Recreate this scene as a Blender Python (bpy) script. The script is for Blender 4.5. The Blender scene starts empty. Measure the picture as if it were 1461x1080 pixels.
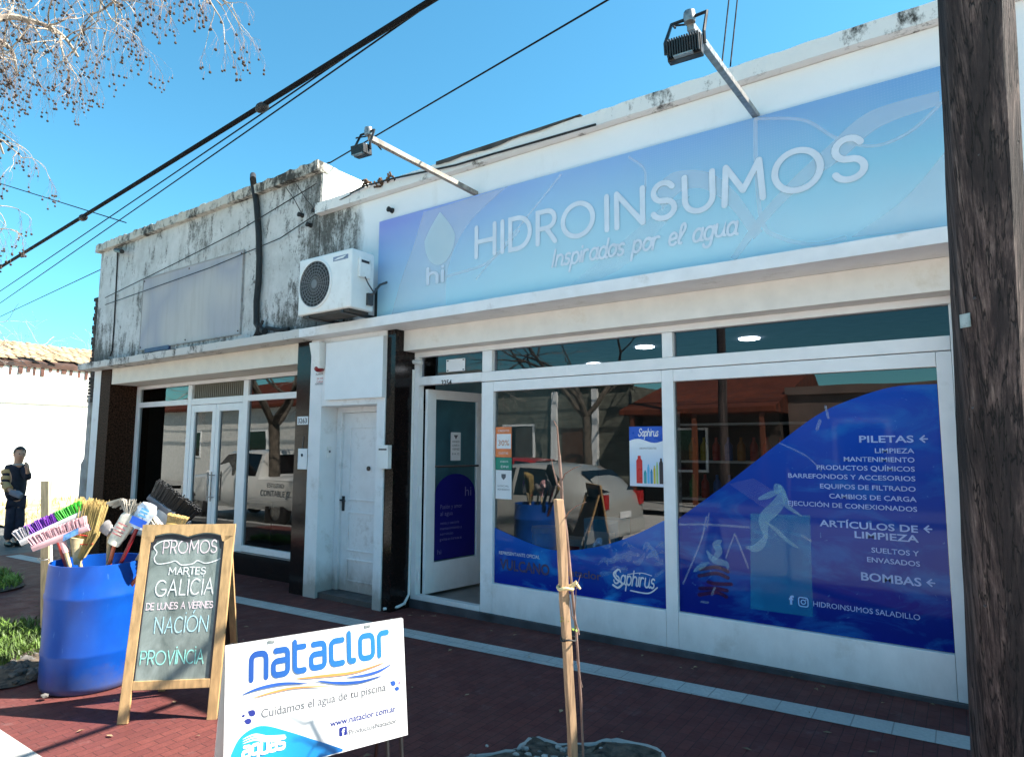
import bpy, bmesh, math, random
from mathutils import Vector, Matrix, Quaternion
R = math.radians
random.seed(7)
sc = bpy.context.scene
COL = sc.collection

# ---------------------------------------------------------------- camera, sky, sun, exposure
YAW, PITCH, ROLL = R(-34.86759), R(6.00025), R(.212096)
DD = 4.9                                   # camera to shop window plane (y = 0)
C = Vector((0, -DD, 1.5166))
FP = 914.95                                # focal length in photo pixels
def basis():
    cy, sy, cp, sp = math.cos(YAW), math.sin(YAW), math.cos(PITCH), math.sin(PITCH)
    f = Vector((sy*cp, cy*cp, sp)); r = Vector((cy, -sy, 0)); u = r.cross(f)
    cr, sr = math.cos(ROLL), math.sin(ROLL)
    return cr*r + sr*u, -sr*r + cr*u, f
BR, BU, BF = basis()
cam = bpy.data.cameras.new('camera'); co = bpy.data.objects.new('camera', cam); COL.objects.link(co)
cam.sensor_width = 36; cam.lens = FP/1461*36; cam.clip_end = 3000; cam.clip_start = .05
m3 = Matrix((BR, BU, -BF)).transposed(); co.matrix_world = Matrix.Translation(C) @ m3.to_4x4()
sc.camera = co
SUN_AZ, SUN_EL = 34.0, 47.0
w = bpy.data.worlds.new('World'); sc.world = w; w.use_nodes = True
nt = w.node_tree; bg = nt.nodes['Background']
sky = nt.nodes.new('ShaderNodeTexSky'); sky.sky_type = 'NISHITA'; sky.sun_disc = False
sky.sun_elevation = R(SUN_EL); sky.sun_rotation = R(90-SUN_AZ); sky.altitude = 50; sky.air_density = 1.0; sky.dust_density = .3; sky.ozone_density = 1.0
tint = nt.nodes.new('ShaderNodeMix'); tint.data_type = 'RGBA'; tint.blend_type = 'MULTIPLY'; tint.inputs[0].default_value = 1
tint.inputs[7].default_value = (.42, .95, .98, 1)
nt.links.new(sky.outputs[0], tint.inputs[6]); nt.links.new(tint.outputs[2], bg.inputs[0]); bg.inputs[1].default_value = .063
sl = bpy.data.lights.new('sun', 'SUN'); sl.energy = 4.0; sl.angle = R(.5); sl.color = (1, .93, .82)
so = bpy.data.objects.new('sun', sl); COL.objects.link(so)
SD = Vector((math.cos(R(SUN_EL))*math.cos(R(SUN_AZ)), math.cos(R(SUN_EL))*math.sin(R(SUN_AZ)), math.sin(R(SUN_EL))))
so.rotation_euler = SD.to_track_quat('Z', 'Y').to_euler(); so.location = (0, 0, 30)
sc.view_settings.view_transform = 'Standard'; sc.view_settings.look = 'None'; sc.view_settings.gamma = 1
sc.view_settings.exposure = 2.17
sc.render.engine = 'CYCLES'; sc.cycles.max_bounces = 8; sc.cycles.transparent_max_bounces = 16

# ---------------------------------------------------------------- measuring helpers
def ray(px, py): return (px-730.5)*BR - (py-540)*BU + FP*BF
def pl(px, py, y=0): d = ray(px, py); return C + d*((y-C.y)/d.y)
def plx(px, py, x): d = ray(px, py); return C + d*((x-C.x)/d.x)
def plz(px, py, z): d = ray(px, py); return C + d*((z-C.z)/d.z)
def dep(px, py, k): d = ray(px, py); return C + d*(k/d.dot(BF))
def hit(px, py, p, n): d = ray(px, py); return C + d*((Vector(p)-C).dot(n)/d.dot(n))
def gz(x): return -.035 + .012*max(-60, min(60, x))
def gnd(px, py):
    d = ray(px, py); t = (-.035 + .012*C.x - C.z)/(d.z - .012*d.x); return C + d*t

# ---------------------------------------------------------------- materials
MATS = {}
class N:                                    # tiny node writer
    def __init__(s, name):
        s.m = bpy.data.materials.new(name); s.m.use_nodes = True; s.t = s.m.node_tree; s.b = s.t.nodes['Principled BSDF']; s.out = s.t.nodes['Material Output']
    def n(s, typ, **kw):
        x = s.t.nodes.new('ShaderNode'+typ)
        for k, v in kw.items(): setattr(x, k, v)
        return x
    def l(s, a, b): s.t.links.new(a, b)
    def coord(s, kind='Object'): return s.n('TexCoord').outputs[kind]
    def world(s): return s.n('NewGeometry').outputs['Position']
    def mapped(s, v, scale=(1, 1, 1), loc=(0, 0, 0), rot=(0, 0, 0)):
        m = s.n('Mapping'); m.inputs['Scale'].default_value = scale; m.inputs['Location'].default_value = loc; m.inputs['Rotation'].default_value = rot; s.l(v, m.inputs[0]); return m.outputs[0]
    def noise(s, v, scale, detail=4, rough=.55, dist=0):
        x = s.n('TexNoise'); x.inputs['Scale'].default_value = scale; x.inputs['Detail'].default_value = detail; x.inputs['Roughness'].default_value = rough; x.inputs['Distortion'].default_value = dist
        if v is not None: s.l(v, x.inputs['Vector'])
        return x.outputs['Fac']
    def ramp(s, f, stops, interp='LINEAR'):
        r = s.n('ValToRGB'); r.color_ramp.interpolation = interp; e = r.color_ramp.elements
        while len(e) < len(stops): e.new(.5)
        for q, (p, c) in zip(e, stops): q.position = p; q.color = (c, c, c, 1) if isinstance(c, (int, float)) else (*c, 1)
        s.l(f, r.inputs[0]); return r.outputs[0]
    def mix(s, f, a, b, typ='MIX'):
        x = s.n('Mix', data_type='RGBA', blend_type=typ)
        for i, v in ((0, f), (6, a), (7, b)):
            if isinstance(v, (int, float)): x.inputs[i].default_value = v if i == 0 else (v, v, v, 1)
            elif isinstance(v, tuple): x.inputs[i].default_value = (*v[:3], 1)
            else: s.l(v, x.inputs[i])
        return x.outputs[2]
    def math(s, op, a, b=0, c=0, clamp=False):
        x = s.n('Math', operation=op); x.use_clamp = clamp
        for i, v in enumerate((a, b, c)):
            if isinstance(v, (int, float)): x.inputs[i].default_value = v
            else: s.l(v, x.inputs[i])
        return x.outputs[0]
    def sep(s, v): x = s.n('SeparateXYZ'); s.l(v, x.inputs[0]); return x.outputs
    def bump(s, h, k=.3, d=.01):
        x = s.n('Bump'); x.inputs['Strength'].default_value = k; x.inputs['Distance'].default_value = d; s.l(h, x.inputs['Height']); s.l(x.outputs[0], s.b.inputs['Normal'])
    def base(s, c):
        if isinstance(c, tuple): s.b.inputs['Base Color'].default_value = (*c[:3], 1)
        else: s.l(c, s.b.inputs['Base Color'])
    def rough(s, r):
        if isinstance(r, (int, float)): s.b.inputs['Roughness'].default_value = r
        else: s.l(r, s.b.inputs['Roughness'])

def M(name, col, rough=.5, metal=0, var=.12, sc_=6, bump=.08, bsc=60, spec=.5, coat=0, stretch=(1, 1, 1), dirt=0, dcol=(.1, .085, .07), dsc=5, grime=0):
    if name in MATS: return MATS[name]
    n = N(name); v = n.mapped(n.coord(), stretch)
    f = n.noise(v, sc_, 6)
    lo = tuple(max(0, c*(1-var*1.6)) for c in col); hi = tuple(min(1, c*(1+var)) for c in col)
    c = n.ramp(f, [(.3, lo), (.7, hi)])
    if dirt:
        d = n.ramp(n.noise(v, dsc, 10, .7), [(.62-dirt*.2, 0), (.80, 1)])
        c = n.mix(d, c, dcol)
    if grime:
        wp = n.world(); zz = n.math('ADD', n.sep(wp)[2], n.math('MULTIPLY', n.math('SUBTRACT', n.noise(n.mapped(wp, (1, 1, .4)), 6, 8, .7), .5), .5))
        c = n.mix(n.math('MULTIPLY', n.ramp(zz, [(.0, 1), (.09, .55), (.30, 0)]), grime), c, (.20, .17, .13))
        sp = n.ramp(n.noise(wp, 45, 4, .75), [(.70, 0), (.76, .5*grime)]); c = n.mix(sp, c, (.25, .22, .18))
    n.base(c); n.rough(n.ramp(n.noise(v, sc_*2, 3), [(.3, max(.02, rough*.8)), (.7, min(1, rough*1.2))]))
    n.b.inputs['Metallic'].default_value = metal; n.b.inputs['Specular IOR Level'].default_value = spec; n.b.inputs['Coat Weight'].default_value = coat
    if bump: n.bump(n.noise(v, bsc, 4), bump, .004)
    MATS[name] = n.m; return n.m

white_frame = M('white_aluminium', (.86, .87, .88), .35, var=.03, bump=.02, dirt=.1, dcol=(.6, .58, .55), dsc=2, grime=.25)
cream_paint = M('cream_paint', (.78, .73, .64), .7, var=.05, bump=.15, bsc=40, dirt=.35, dcol=(.55, .47, .36), dsc=3)
white_paint = M('white_wall_paint', (.80, .81, .82), .7, var=.05, sc_=3, bump=.2, bsc=50, dirt=.35, dcol=(.50, .48, .44), dsc=4, grime=.7)
door_white = M('old_white_door_paint', (.77, .79, .80), .5, var=.05, bump=.1, bsc=30, dirt=.4, dcol=(.42, .40, .38), dsc=6, grime=.7)
black_metal = M('black_metal', (.012, .012, .013), .45, var=.2, bump=.05)
black_rubber = M('black_rubber', (.014, .014, .015), .7, var=.2, bump=.1)
steel = M('galvanised_steel', (.35, .34, .33), .42, metal=.8, var=.25, sc_=25, bump=.1, dirt=.5, dcol=(.12, .08, .05), dsc=12)
dark_metal = M('dark_grey_metal', (.06, .06, .065), .4, metal=.3)
plastic_white = M('white_plastic', (.78, .79, .78), .4, var=.04, bump=.02, dirt=.25, dcol=(.5, .48, .42))
plastic_red = M('dark_red_plastic', (.25, .012, .015), .3)
tan_wood = M('tan_pine', (.55, .36, .15), .55, var=.25, sc_=5, stretch=(14, 14, 1.2), bump=.2, bsc=20, dirt=.2, dcol=(.2, .1, .04))
stake_wood = M('pale_rough_stake_wood', (.40, .255, .15), .7, var=.35, sc_=5, stretch=(16, 16, 1), bump=.4, bsc=24, dirt=.35, dcol=(.17, .09, .04))
twig_mat = M('pale_twig_bark', (.25, .165, .135), .8, var=.3, sc_=12, bump=.2)
bark_pale = M('pale_plane_bark', (.42, .35, .28), .8, var=.4, sc_=7, bump=.4, bsc=20, dirt=.5, dcol=(.16, .12, .08), dsc=6)
seed_mat = M('dark_seed_ball', (.05, .03, .02), .9)
paper = M('white_paper', (.80, .81, .82), .6, var=.03, bump=0)
ink = M('black_ink', (.02, .02, .025), .6, bump=0)
ink_blue = M('blue_ink', (.008, .06, .28), .5, bump=0)
ink_grey = M('grey_ink', (.11, .115, .13), .5, bump=0)
ink_orange = M('orange_ink', (.55, .20, .05), .5, bump=0)
ink_navy = M('navy_ink', (.006, .014, .16), .5, bump=0)
ink_cyan = M('cyan_ink', (.02, .42, .72), .5, bump=0)
vinyl_white = M('white_vinyl_letters', (.66, .72, .80), .4, var=.06, bump=0)
vinyl_dim = M('dim_vinyl_letters', (.34, .46, .78), .3, var=.1, bump=0)
vinyl_grey = M('grey_vinyl_letters', (.05, .05, .12), .3, var=.1, bump=0)
concrete = M('grey_concrete', (.36, .35, .33), .85, var=.2, sc_=4, bump=.4, bsc=40, dirt=.3, dcol=(.2, .19, .17))
asphalt = M('street_concrete', (.52, .50, .47), .9, var=.25, sc_=9, bump=.6, bsc=160)
plaster_white = M('white_plaster', (.80, .79, .75), .85, var=.04, sc_=1.2, bump=.35, bsc=9, dirt=.2, dcol=(.60, .57, .50), dsc=1.2)  # plain white plaster with faint stains
red_ink = M('red_ink', (.55, .03, .03), .5, bump=0)
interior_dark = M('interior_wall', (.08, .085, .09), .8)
interior_floor = M('interior_floor_tile', (.20, .19, .18), .35)

def brick_mat(name, c1, c2, mortar, scale, row=.5, w=.5, bump=.5, rough=.75, rot=0, msize=.02, dirtc=(.02, .012, .015), dirt=.3, axis=None):
    n = N(name); v = n.world()
    v = n.mapped(v, (scale,)*3, rot=(axis or (0, 0, rot)))
    b = n.n('TexBrick'); n.l(v, b.inputs['Vector']); b.inputs['Color1'].default_value = (*c1, 1); b.inputs['Color2'].default_value = (*c2, 1); b.inputs['Mortar'].default_value = (*mortar, 1)
    b.inputs['Scale'].default_value = 1; b.inputs['Mortar Size'].default_value = msize; b.inputs['Brick Width'].default_value = w; b.inputs['Row Height'].default_value = row; b.inputs['Mortar Smooth'].default_value = .3
    wn = n.world()
    c = n.mix(n.ramp(n.noise(wn, 1.7, 8, .65), [(.45, 0), (.75, dirt)]), b.outputs['Color'], dirtc)
    c = n.mix(n.ramp(n.noise(wn, .55, 5, .6, .5), [(.42, 0), (.62, .4)]), c, tuple(x*.55 for x in c2)); c = n.mix(n.ramp(n.noise(wn, 7, 6, .7), [(.60, 0), (.72, .35)]), c, tuple(.5*x+.12 for x in c1))
    c = n.mix(n.ramp(n.noise(wn, 55, 3, .6), [(.3, .55), (.7, 0)]), c, tuple(x*.5 for x in c1))
    n.base(c); n.rough(n.ramp(n.noise(wn, 6, 4), [(.3, rough*.8), (.7, rough*1.15)]))
    n.b.inputs['Specular IOR Level'].default_value = .2
    h = n.math('MULTIPLY', n.math('SUBTRACT', 1, b.outputs['Fac']), 1)
    h = n.math('ADD', h, n.math('MULTIPLY', n.noise(wn, 90, 3), .35))
    n.bump(h, bump, .006); MATS[name] = n.m; return n.m
paver = brick_mat('red_ridged_pavers', (.175, .052, .045), (.125, .038, .036), (.05, .022, .021), 8.0, row=.5, w=1.0, rough=.72, rot=R(90))
pale_tile = brick_mat('pale_grey_tiles', (.62, .60, .56), (.52, .50, .48), (.28, .26, .25), 5.0, row=1.2, w=1.0, rough=.75, rot=0, dirtc=(.16, .15, .14))

def granite():
    n = N('polished_black_granite'); v = n.world()
    sp = n.ramp(n.noise(v, 60, 6, .7), [(.45, (.008, .006, .006)), (.62, (.018, .011, .010)), (.78, (.09, .05, .035))])
    n.base(sp); n.rough(.12); n.b.inputs['Specular IOR Level'].default_value = .25
    MATS['granite'] = n.m; return n.m
granite_m = granite()

def weathered():
    n = N('weathered_white_wall'); p = n.world(); x, y, z = n.sep(p)[:3]
    st = n.mapped(p, (1, 1, .35))
    fine = n.noise(st, 9, 12, .75); big = n.noise(p, 1.6, 6, .6); pit = n.noise(p, 38, 4, .7)
    def bell(v, c, wd): return n.math('MAXIMUM', 0, n.math('SUBTRACT', 1, n.math('DIVIDE', n.math('ABSOLUTE', n.math('SUBTRACT', v, c)), wd)))
    mask = n.math('MULTIPLY', bell(x, -5.75, .95), .21)
    mask = n.math('ADD', mask, n.math('MULTIPLY', bell(z, 2.70, .5), .17))
    mask = n.math('ADD', mask, n.math('MULTIPLY', bell(x, -11.5, .7), .10))
    mask = n.math('ADD', mask, n.math('MULTIPLY', bell(z, 4.85, .35), .06))
    mask = n.math('ADD', mask, n.math('MULTIPLY', n.math('SUBTRACT', big, .5), .5))
    mold = n.math('ADD', fine, mask)
    g = n.ramp(mold, [(.545, 0), (.60, .45), (.72, 1)])
    base = n.ramp(n.noise(p, 2.5, 8, .65), [(.3, (.44, .44, .43)), (.5, (.55, .555, .545)), (.72, (.66, .66, .655))])
    base = n.mix(n.ramp(n.noise(st, 4, 8, .7), [(.52, 0), (.7, .5)]), base, (.26, .25, .235))
    dirty = n.mix(g, base, (.10, .098, .090))
    dirty = n.mix(n.math('MULTIPLY', n.ramp(pit, [(.52, 0), (.60, .8)]), n.ramp(mold, [(.48, 0), (.62, 1)])), dirty, (.05, .05, .045))
    edge = n.math('ADD', x, n.math('MULTIPLY', n.noise(p, 3, 5), .25))
    clean_f = n.ramp(n.math('ADD', edge, 5.14), [(0, 0), (.12, 1)])
    clean = n.mix(n.ramp(n.noise(st, 3, 8, .65), [(.55, 0), (.8, .35)]), n.mix(n.noise(p, 1.5, 4), (.72, .74, .76), (.80, .815, .83)), (.50, .48, .45))
    n.base(n.mix(clean_f, dirty, clean)); n.rough(.85); n.bump(n.math('ADD', fine, n.math('MULTIPLY', pit, .6)), .35, .006)
    MATS['weathered'] = n.m; return n.m
weath = weathered()
def coping_mat(name, base, amt):
    n = N(name); p = n.world(); f = n.noise(n.mapped(p, (1, 1, .6)), 7, 12, .78); big = n.noise(p, 1.1, 4)
    x, y, z = n.sep(p)[:3]
    v = n.math('ADD', f, n.math('MULTIPLY', n.math('SUBTRACT', big, .5), .55))
    n.base(n.mix(n.ramp(v, [(.58-amt, 0), (.70-amt, 1)]), base, (.045, .042, .036))); n.rough(.9); n.bump(f, .6, .012)
    MATS[name] = n.m; return n.m
cope_dirty = coping_mat('mouldy_coping', (.55, .52, .46), .10)
cope_clean = coping_mat('chipped_white_coping', (.74, .74, .73), -.05)
slab_dirty = coping_mat('stained_slab_edge', (.60, .58, .55), .02)

def glass(name, tint=(.75, .8, .82), f0=.13, wav=.0):
    n = N(name); t = n.t; t.nodes.remove(n.b)
    tr = n.n('BsdfTransparent'); tr.inputs[0].default_value = (*tint, 1)
    gl = n.n('BsdfGlossy'); gl.inputs['Roughness'].default_value = 0.0
    lw = n.n('LayerWeight'); lw.inputs[0].default_value = .5
    f = n.math('ADD', f0, n.math('MULTIPLY', n.math('POWER', lw.outputs['Facing'], 4), .8), clamp=True)
    if wav:
        bp = n.n('Bump'); bp.inputs['Strength'].default_value = wav; bp.inputs['Distance'].default_value = .01
        n.l(n.noise(n.world(), 1.4, 1), bp.inputs['Height']); n.l(bp.outputs[0], gl.inputs['Normal'])
    mx = n.n('MixShader'); n.l(f, mx.inputs[0]); n.l(tr.outputs[0], mx.inputs[1]); n.l(gl.outputs[0], mx.inputs[2]); n.l(mx.outputs[0], n.out.inputs[0])
    MATS[name] = n.m; return n.m
pane = glass('window_glass', (.33, .37, .39), .12, wav=.10)
pane_l = glass('office_window_glass', (.30, .32, .34), .10, wav=.10)
def car_glass_():
    n = N('dark_car_glass'); n.base((.008, .010, .012)); n.rough(.03); n.b.inputs['Specular IOR Level'].default_value = .8; return n.m
car_glass = car_glass_()
def emit(name, col, k):
    n = N(name); n.base((.8, .8, .8)); n.b.inputs['Emission Color'].default_value = (*col, 1); n.b.inputs['Emission Strength'].default_value = k; return n.m
lamp_on = emit('lit_downlight', (1, .97, .9), 6)
def paint_car(name, col, metal=0):
    n = N(name); n.base(col); n.rough(.35); n.b.inputs['Metallic'].default_value = metal; n.b.inputs['Coat Weight'].default_value = .8; n.b.inputs['Coat Roughness'].default_value = .05; return n.m

def faded(name, col, alpha, rough=.3):           # a translucent print layer
    n = N(name); n.base(col); n.rough(rough); tr = n.n('BsdfTransparent'); mx = n.n('MixShader'); mx.inputs[0].default_value = alpha
    n.l(tr.outputs[0], mx.inputs[1]); n.l(n.b.outputs[0], mx.inputs[2]); n.l(mx.outputs[0], n.out.inputs[0]); return n.m
swoosh_m = faded('pale_swoosh_print', (.78, .83, .88), .30)
swoosh_s = faded('faint_swoosh_print', (.78, .83, .88), .18)

# ---------------------------------------------------------------- mesh helpers
class B:
    def __init__(s): s.bm = bmesh.new()
    def box(s, a, b, mi=0):
        x0, y0, z0 = a; x1, y1, z1 = b
        v = [s.bm.verts.new(p) for p in ((x0, y0, z0), (x1, y0, z0), (x1, y1, z0), (x0, y1, z0), (x0, y0, z1), (x1, y0, z1), (x1, y1, z1), (x0, y1, z1))]
        for q in ((3, 2, 1, 0), (4, 5, 6, 7), (0, 1, 5, 4), (1, 2, 6, 5), (2, 3, 7, 6), (3, 0, 4, 7)): s.bm.faces.new([v[i] for i in q]).material_index = mi
        return s
    def hexa(s, p, mi=0):                        # 8 points: bottom ring then top ring
        v = [s.bm.verts.new(q) for q in p]
        for q in ((3, 2, 1, 0), (4, 5, 6, 7), (0, 1, 5, 4), (1, 2, 6, 5), (2, 3, 7, 6), (3, 0, 4, 7)): s.bm.faces.new([v[i] for i in q]).material_index = mi
        return s
    def poly(s, pts, mi=0):
        f = s.bm.faces.new([s.bm.verts.new(p) for p in pts]); f.material_index = mi; return s
    def grid(s, f, nu, nv, mi=0):
        v = [[s.bm.verts.new(f(i/nu, j/nv)) for j in range(nv+1)] for i in range(nu+1)]
        for i in range(nu):
            for j in range(nv): s.bm.faces.new((v[i][j], v[i+1][j], v[i+1][j+1], v[i][j+1])).material_index = mi
        return s
    def tube(s, pts, r, n=8, caps=True, mi=0, flat=1.0):
        pts = [Vector(p) for p in pts]; rs = r if isinstance(r, (list, tuple)) else [r]*len(pts)
        rings = []; up = None
        for i, p in enumerate(pts):
            t = (pts[min(i+1, len(pts)-1)] - pts[max(i-1, 0)])
            if t.length < 1e-9: t = Vector((0, 0, 1))
            t.normalize()
            if up is None: up = Vector((0, 0, 1)) if abs(t.z) < .9 else Vector((1, 0, 0))
            a = t.cross(up)
            if a.length < 1e-6: a = t.orthogonal()
            a.normalize(); b = a.cross(t); up = b
            rings.append([s.bm.verts.new(p + (a*math.cos(2*math.pi*k/n) + b*flat*math.sin(2*math.pi*k/n))*rs[i]) for k in range(n)])
        for i in range(len(rings)-1):
            for k in range(n): s.bm.faces.new((rings[i][k], rings[i][(k+1) % n], rings[i+1][(k+1) % n], rings[i+1][k])).material_index = mi
        if caps and n > 2: s.bm.faces.new(rings[0][::-1]).material_index = mi; s.bm.faces.new(rings[-1]).material_index = mi
        return s
    def lathe(s, prof, n=32, c=(0, 0, 0), mi=0):
        rings = [[s.bm.verts.new((c[0]+r*math.cos(2*math.pi*k/n), c[1]+r*math.sin(2*math.pi*k/n), c[2]+z)) for k in range(n)] for r, z in prof]
        for i in range(len(rings)-1):
            for k in range(n): s.bm.faces.new((rings[i][k], rings[i][(k+1) % n], rings[i+1][(k+1) % n], rings[i+1][k])).material_index = mi
        return s
    def prism(s, pts, ext):                       # planar outline pushed along ext
        e = Vector(ext); a = [s.bm.verts.new(p) for p in pts]; b = [s.bm.verts.new(Vector(p)+e) for p in pts]; n = len(a)
        s.bm.faces.new(a); s.bm.faces.new(b[::-1])
        for i in range(n): s.bm.faces.new((a[i], b[i], b[(i+1) % n], a[(i+1) % n]))
        bmesh.ops.recalc_face_normals(s.bm, faces=s.bm.faces); return s
    def ball(s, c, r, sub=1, sc3=(1, 1, 1)):
        g = bmesh.ops.create_icosphere(s.bm, subdivisions=sub, radius=r)
        for v in g['verts']: v.co = Vector((v.co.x*sc3[0], v.co.y*sc3[1], v.co.z*sc3[2])) + Vector(c)
        return s
    def disc(s, c, r, ax='y', n=24, rz=None):
        rz = rz or r; pts = []
        for k in range(n):
            a = 2*math.pi*k/n; u, v_ = r*math.cos(a), rz*math.sin(a)
            pts.append((c[0]+u, c[1], c[2]+v_) if ax == 'y' else ((c[0]+u, c[1]+v_, c[2]) if ax == 'z' else (c[0], c[1]+u, c[2]+v_)))
        return s.poly(pts)
    def xf(s, m): bmesh.ops.transform(s.bm, matrix=m, verts=s.bm.verts); return s

def wloc(o):
    v = Vector((0, 0, 0))
    while o is not None: v += o.location; o = o.parent
    return v
def obj(name, b, mat, parent=None, bevel=0, smooth=False, seg=2):
    bm = b.bm if isinstance(b, B) else b
    if parent is not None: bmesh.ops.translate(bm, vec=-wloc(parent), verts=bm.verts)
    if bevel: bmesh.ops.bevel(bm, geom=[e for e in bm.edges], offset=bevel, segments=seg, affect='EDGES', profile=.6, clamp_overlap=True)
    me = bpy.data.meshes.new(name); bm.to_mesh(me); bm.free()
    for m in (mat if isinstance(mat, list) else [mat]): me.materials.append(m)
    if smooth:
        for p in me.polygons: p.use_smooth = True
        if smooth != 'all': me.set_sharp_from_angle(angle=R(40))
    o = bpy.data.objects.new(name, me); COL.objects.link(o)
    if parent is not None: o.parent = parent
    return o
def tag(o, label, cat, group=None):
    o['label'] = label; o['category'] = cat
    if group: o['group'] = group
    return o
def thing(name, label, cat, loc=(0, 0, 0), group=None):
    o = bpy.data.objects.new(name, None); COL.objects.link(o); o.location = loc; o.empty_display_size = .1
    return tag(o, label, cat, group)
def struct(name, b, mat, kind='structure'):
    o = obj(name, b, mat); o['kind'] = kind; return o
def dup(o, parent=None):
    c = o.copy(); COL.objects.link(c)
    if parent is not None: c.parent = parent
    for ch in list(o.children): dup(ch, c)
    return c
def orig(c):                                     # set the origin-based local frame: object coords = world - c
    return c

# -------- writing
def text_bm(s, size, align='LEFT', sx=1.0, space=1.0, bold=0):
    cu = bpy.data.curves.new('t', 'FONT'); cu.body = s; cu.size = size; cu.align_x = align; cu.align_y = 'BOTTOM_BASELINE'; cu.space_character = space; cu.resolution_u = 3; cu.offset = bold
    o = bpy.data.objects.new('t', cu); COL.objects.link(o); dg = bpy.context.evaluated_depsgraph_get()
    me = bpy.data.meshes.new_from_object(o.evaluated_get(dg)); bm = bmesh.new(); bm.from_mesh(me)
    bpy.data.objects.remove(o); bpy.data.curves.remove(cu); bpy.data.meshes.remove(me)
    if sx != 1: bmesh.ops.scale(bm, vec=(sx, 1, 1), verts=bm.verts)
    return bm
def to_plane(bm, o, ux, uy):
    ux, uy = Vector(ux).normalized(), Vector(uy).normalized(); n = ux.cross(uy)
    m = Matrix((ux, uy, n)).transposed().to_4x4(); m.translation = Vector(o); bmesh.ops.transform(bm, matrix=m, verts=bm.verts); return bm
def fit_text(s, x0, x1, cap, bold=0):             # local text: from x0 to x1, cap height
    bm = text_bm(s, 1.0, bold=bold); xs = [v.co.x for v in bm.verts]; a, b = min(xs), max(xs); k = cap/.70
    sx = (x1-x0)/(b-a)
    for v in bm.verts: v.co.x = x0 + (v.co.x-a)*sx; v.co.y *= k
    return bm
def join(*bms):
    o = bmesh.new()
    for b in bms:
        me = bpy.data.meshes.new('j'); b.to_mesh(me); b.free(); o.from_mesh(me); bpy.data.meshes.remove(me)
    return o
def rnd(pts, r, closed=False, n=6):               # round the corners of a polyline
    P = [Vector((p[0], p[1], 0)) for p in pts]; out = []; L = len(P)
    for i in range(L):
        if not closed and i in (0, L-1): out.append(P[i]); continue
        a, b, c = P[i-1], P[i], P[(i+1) % L]; u, v = (a-b), (c-b); lu, lv = u.length, v.length
        if lu < 1e-6 or lv < 1e-6: continue
        q = min(r, lu*.499, lv*.499); p0 = b+u/lu*q; p1 = b+v/lv*q
        for k in range(n+1):
            t = k/n; out.append((1-t)**2*p0 + 2*t*(1-t)*b + t*t*p1)
    if closed: out.append(out[0].copy())
    return [(p.x, p.y) for p in out]
def arc(cx, cy, rx, ry, a0, a1, n=14): return [(cx+rx*math.cos(R(a0+(a1-a0)*k/n)), cy+ry*math.sin(R(a0+(a1-a0)*k/n))) for k in range(n+1)]
def ell(cx, cy, rx, ry): return arc(cx, cy, rx, ry, 0, 360, 32)
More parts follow.
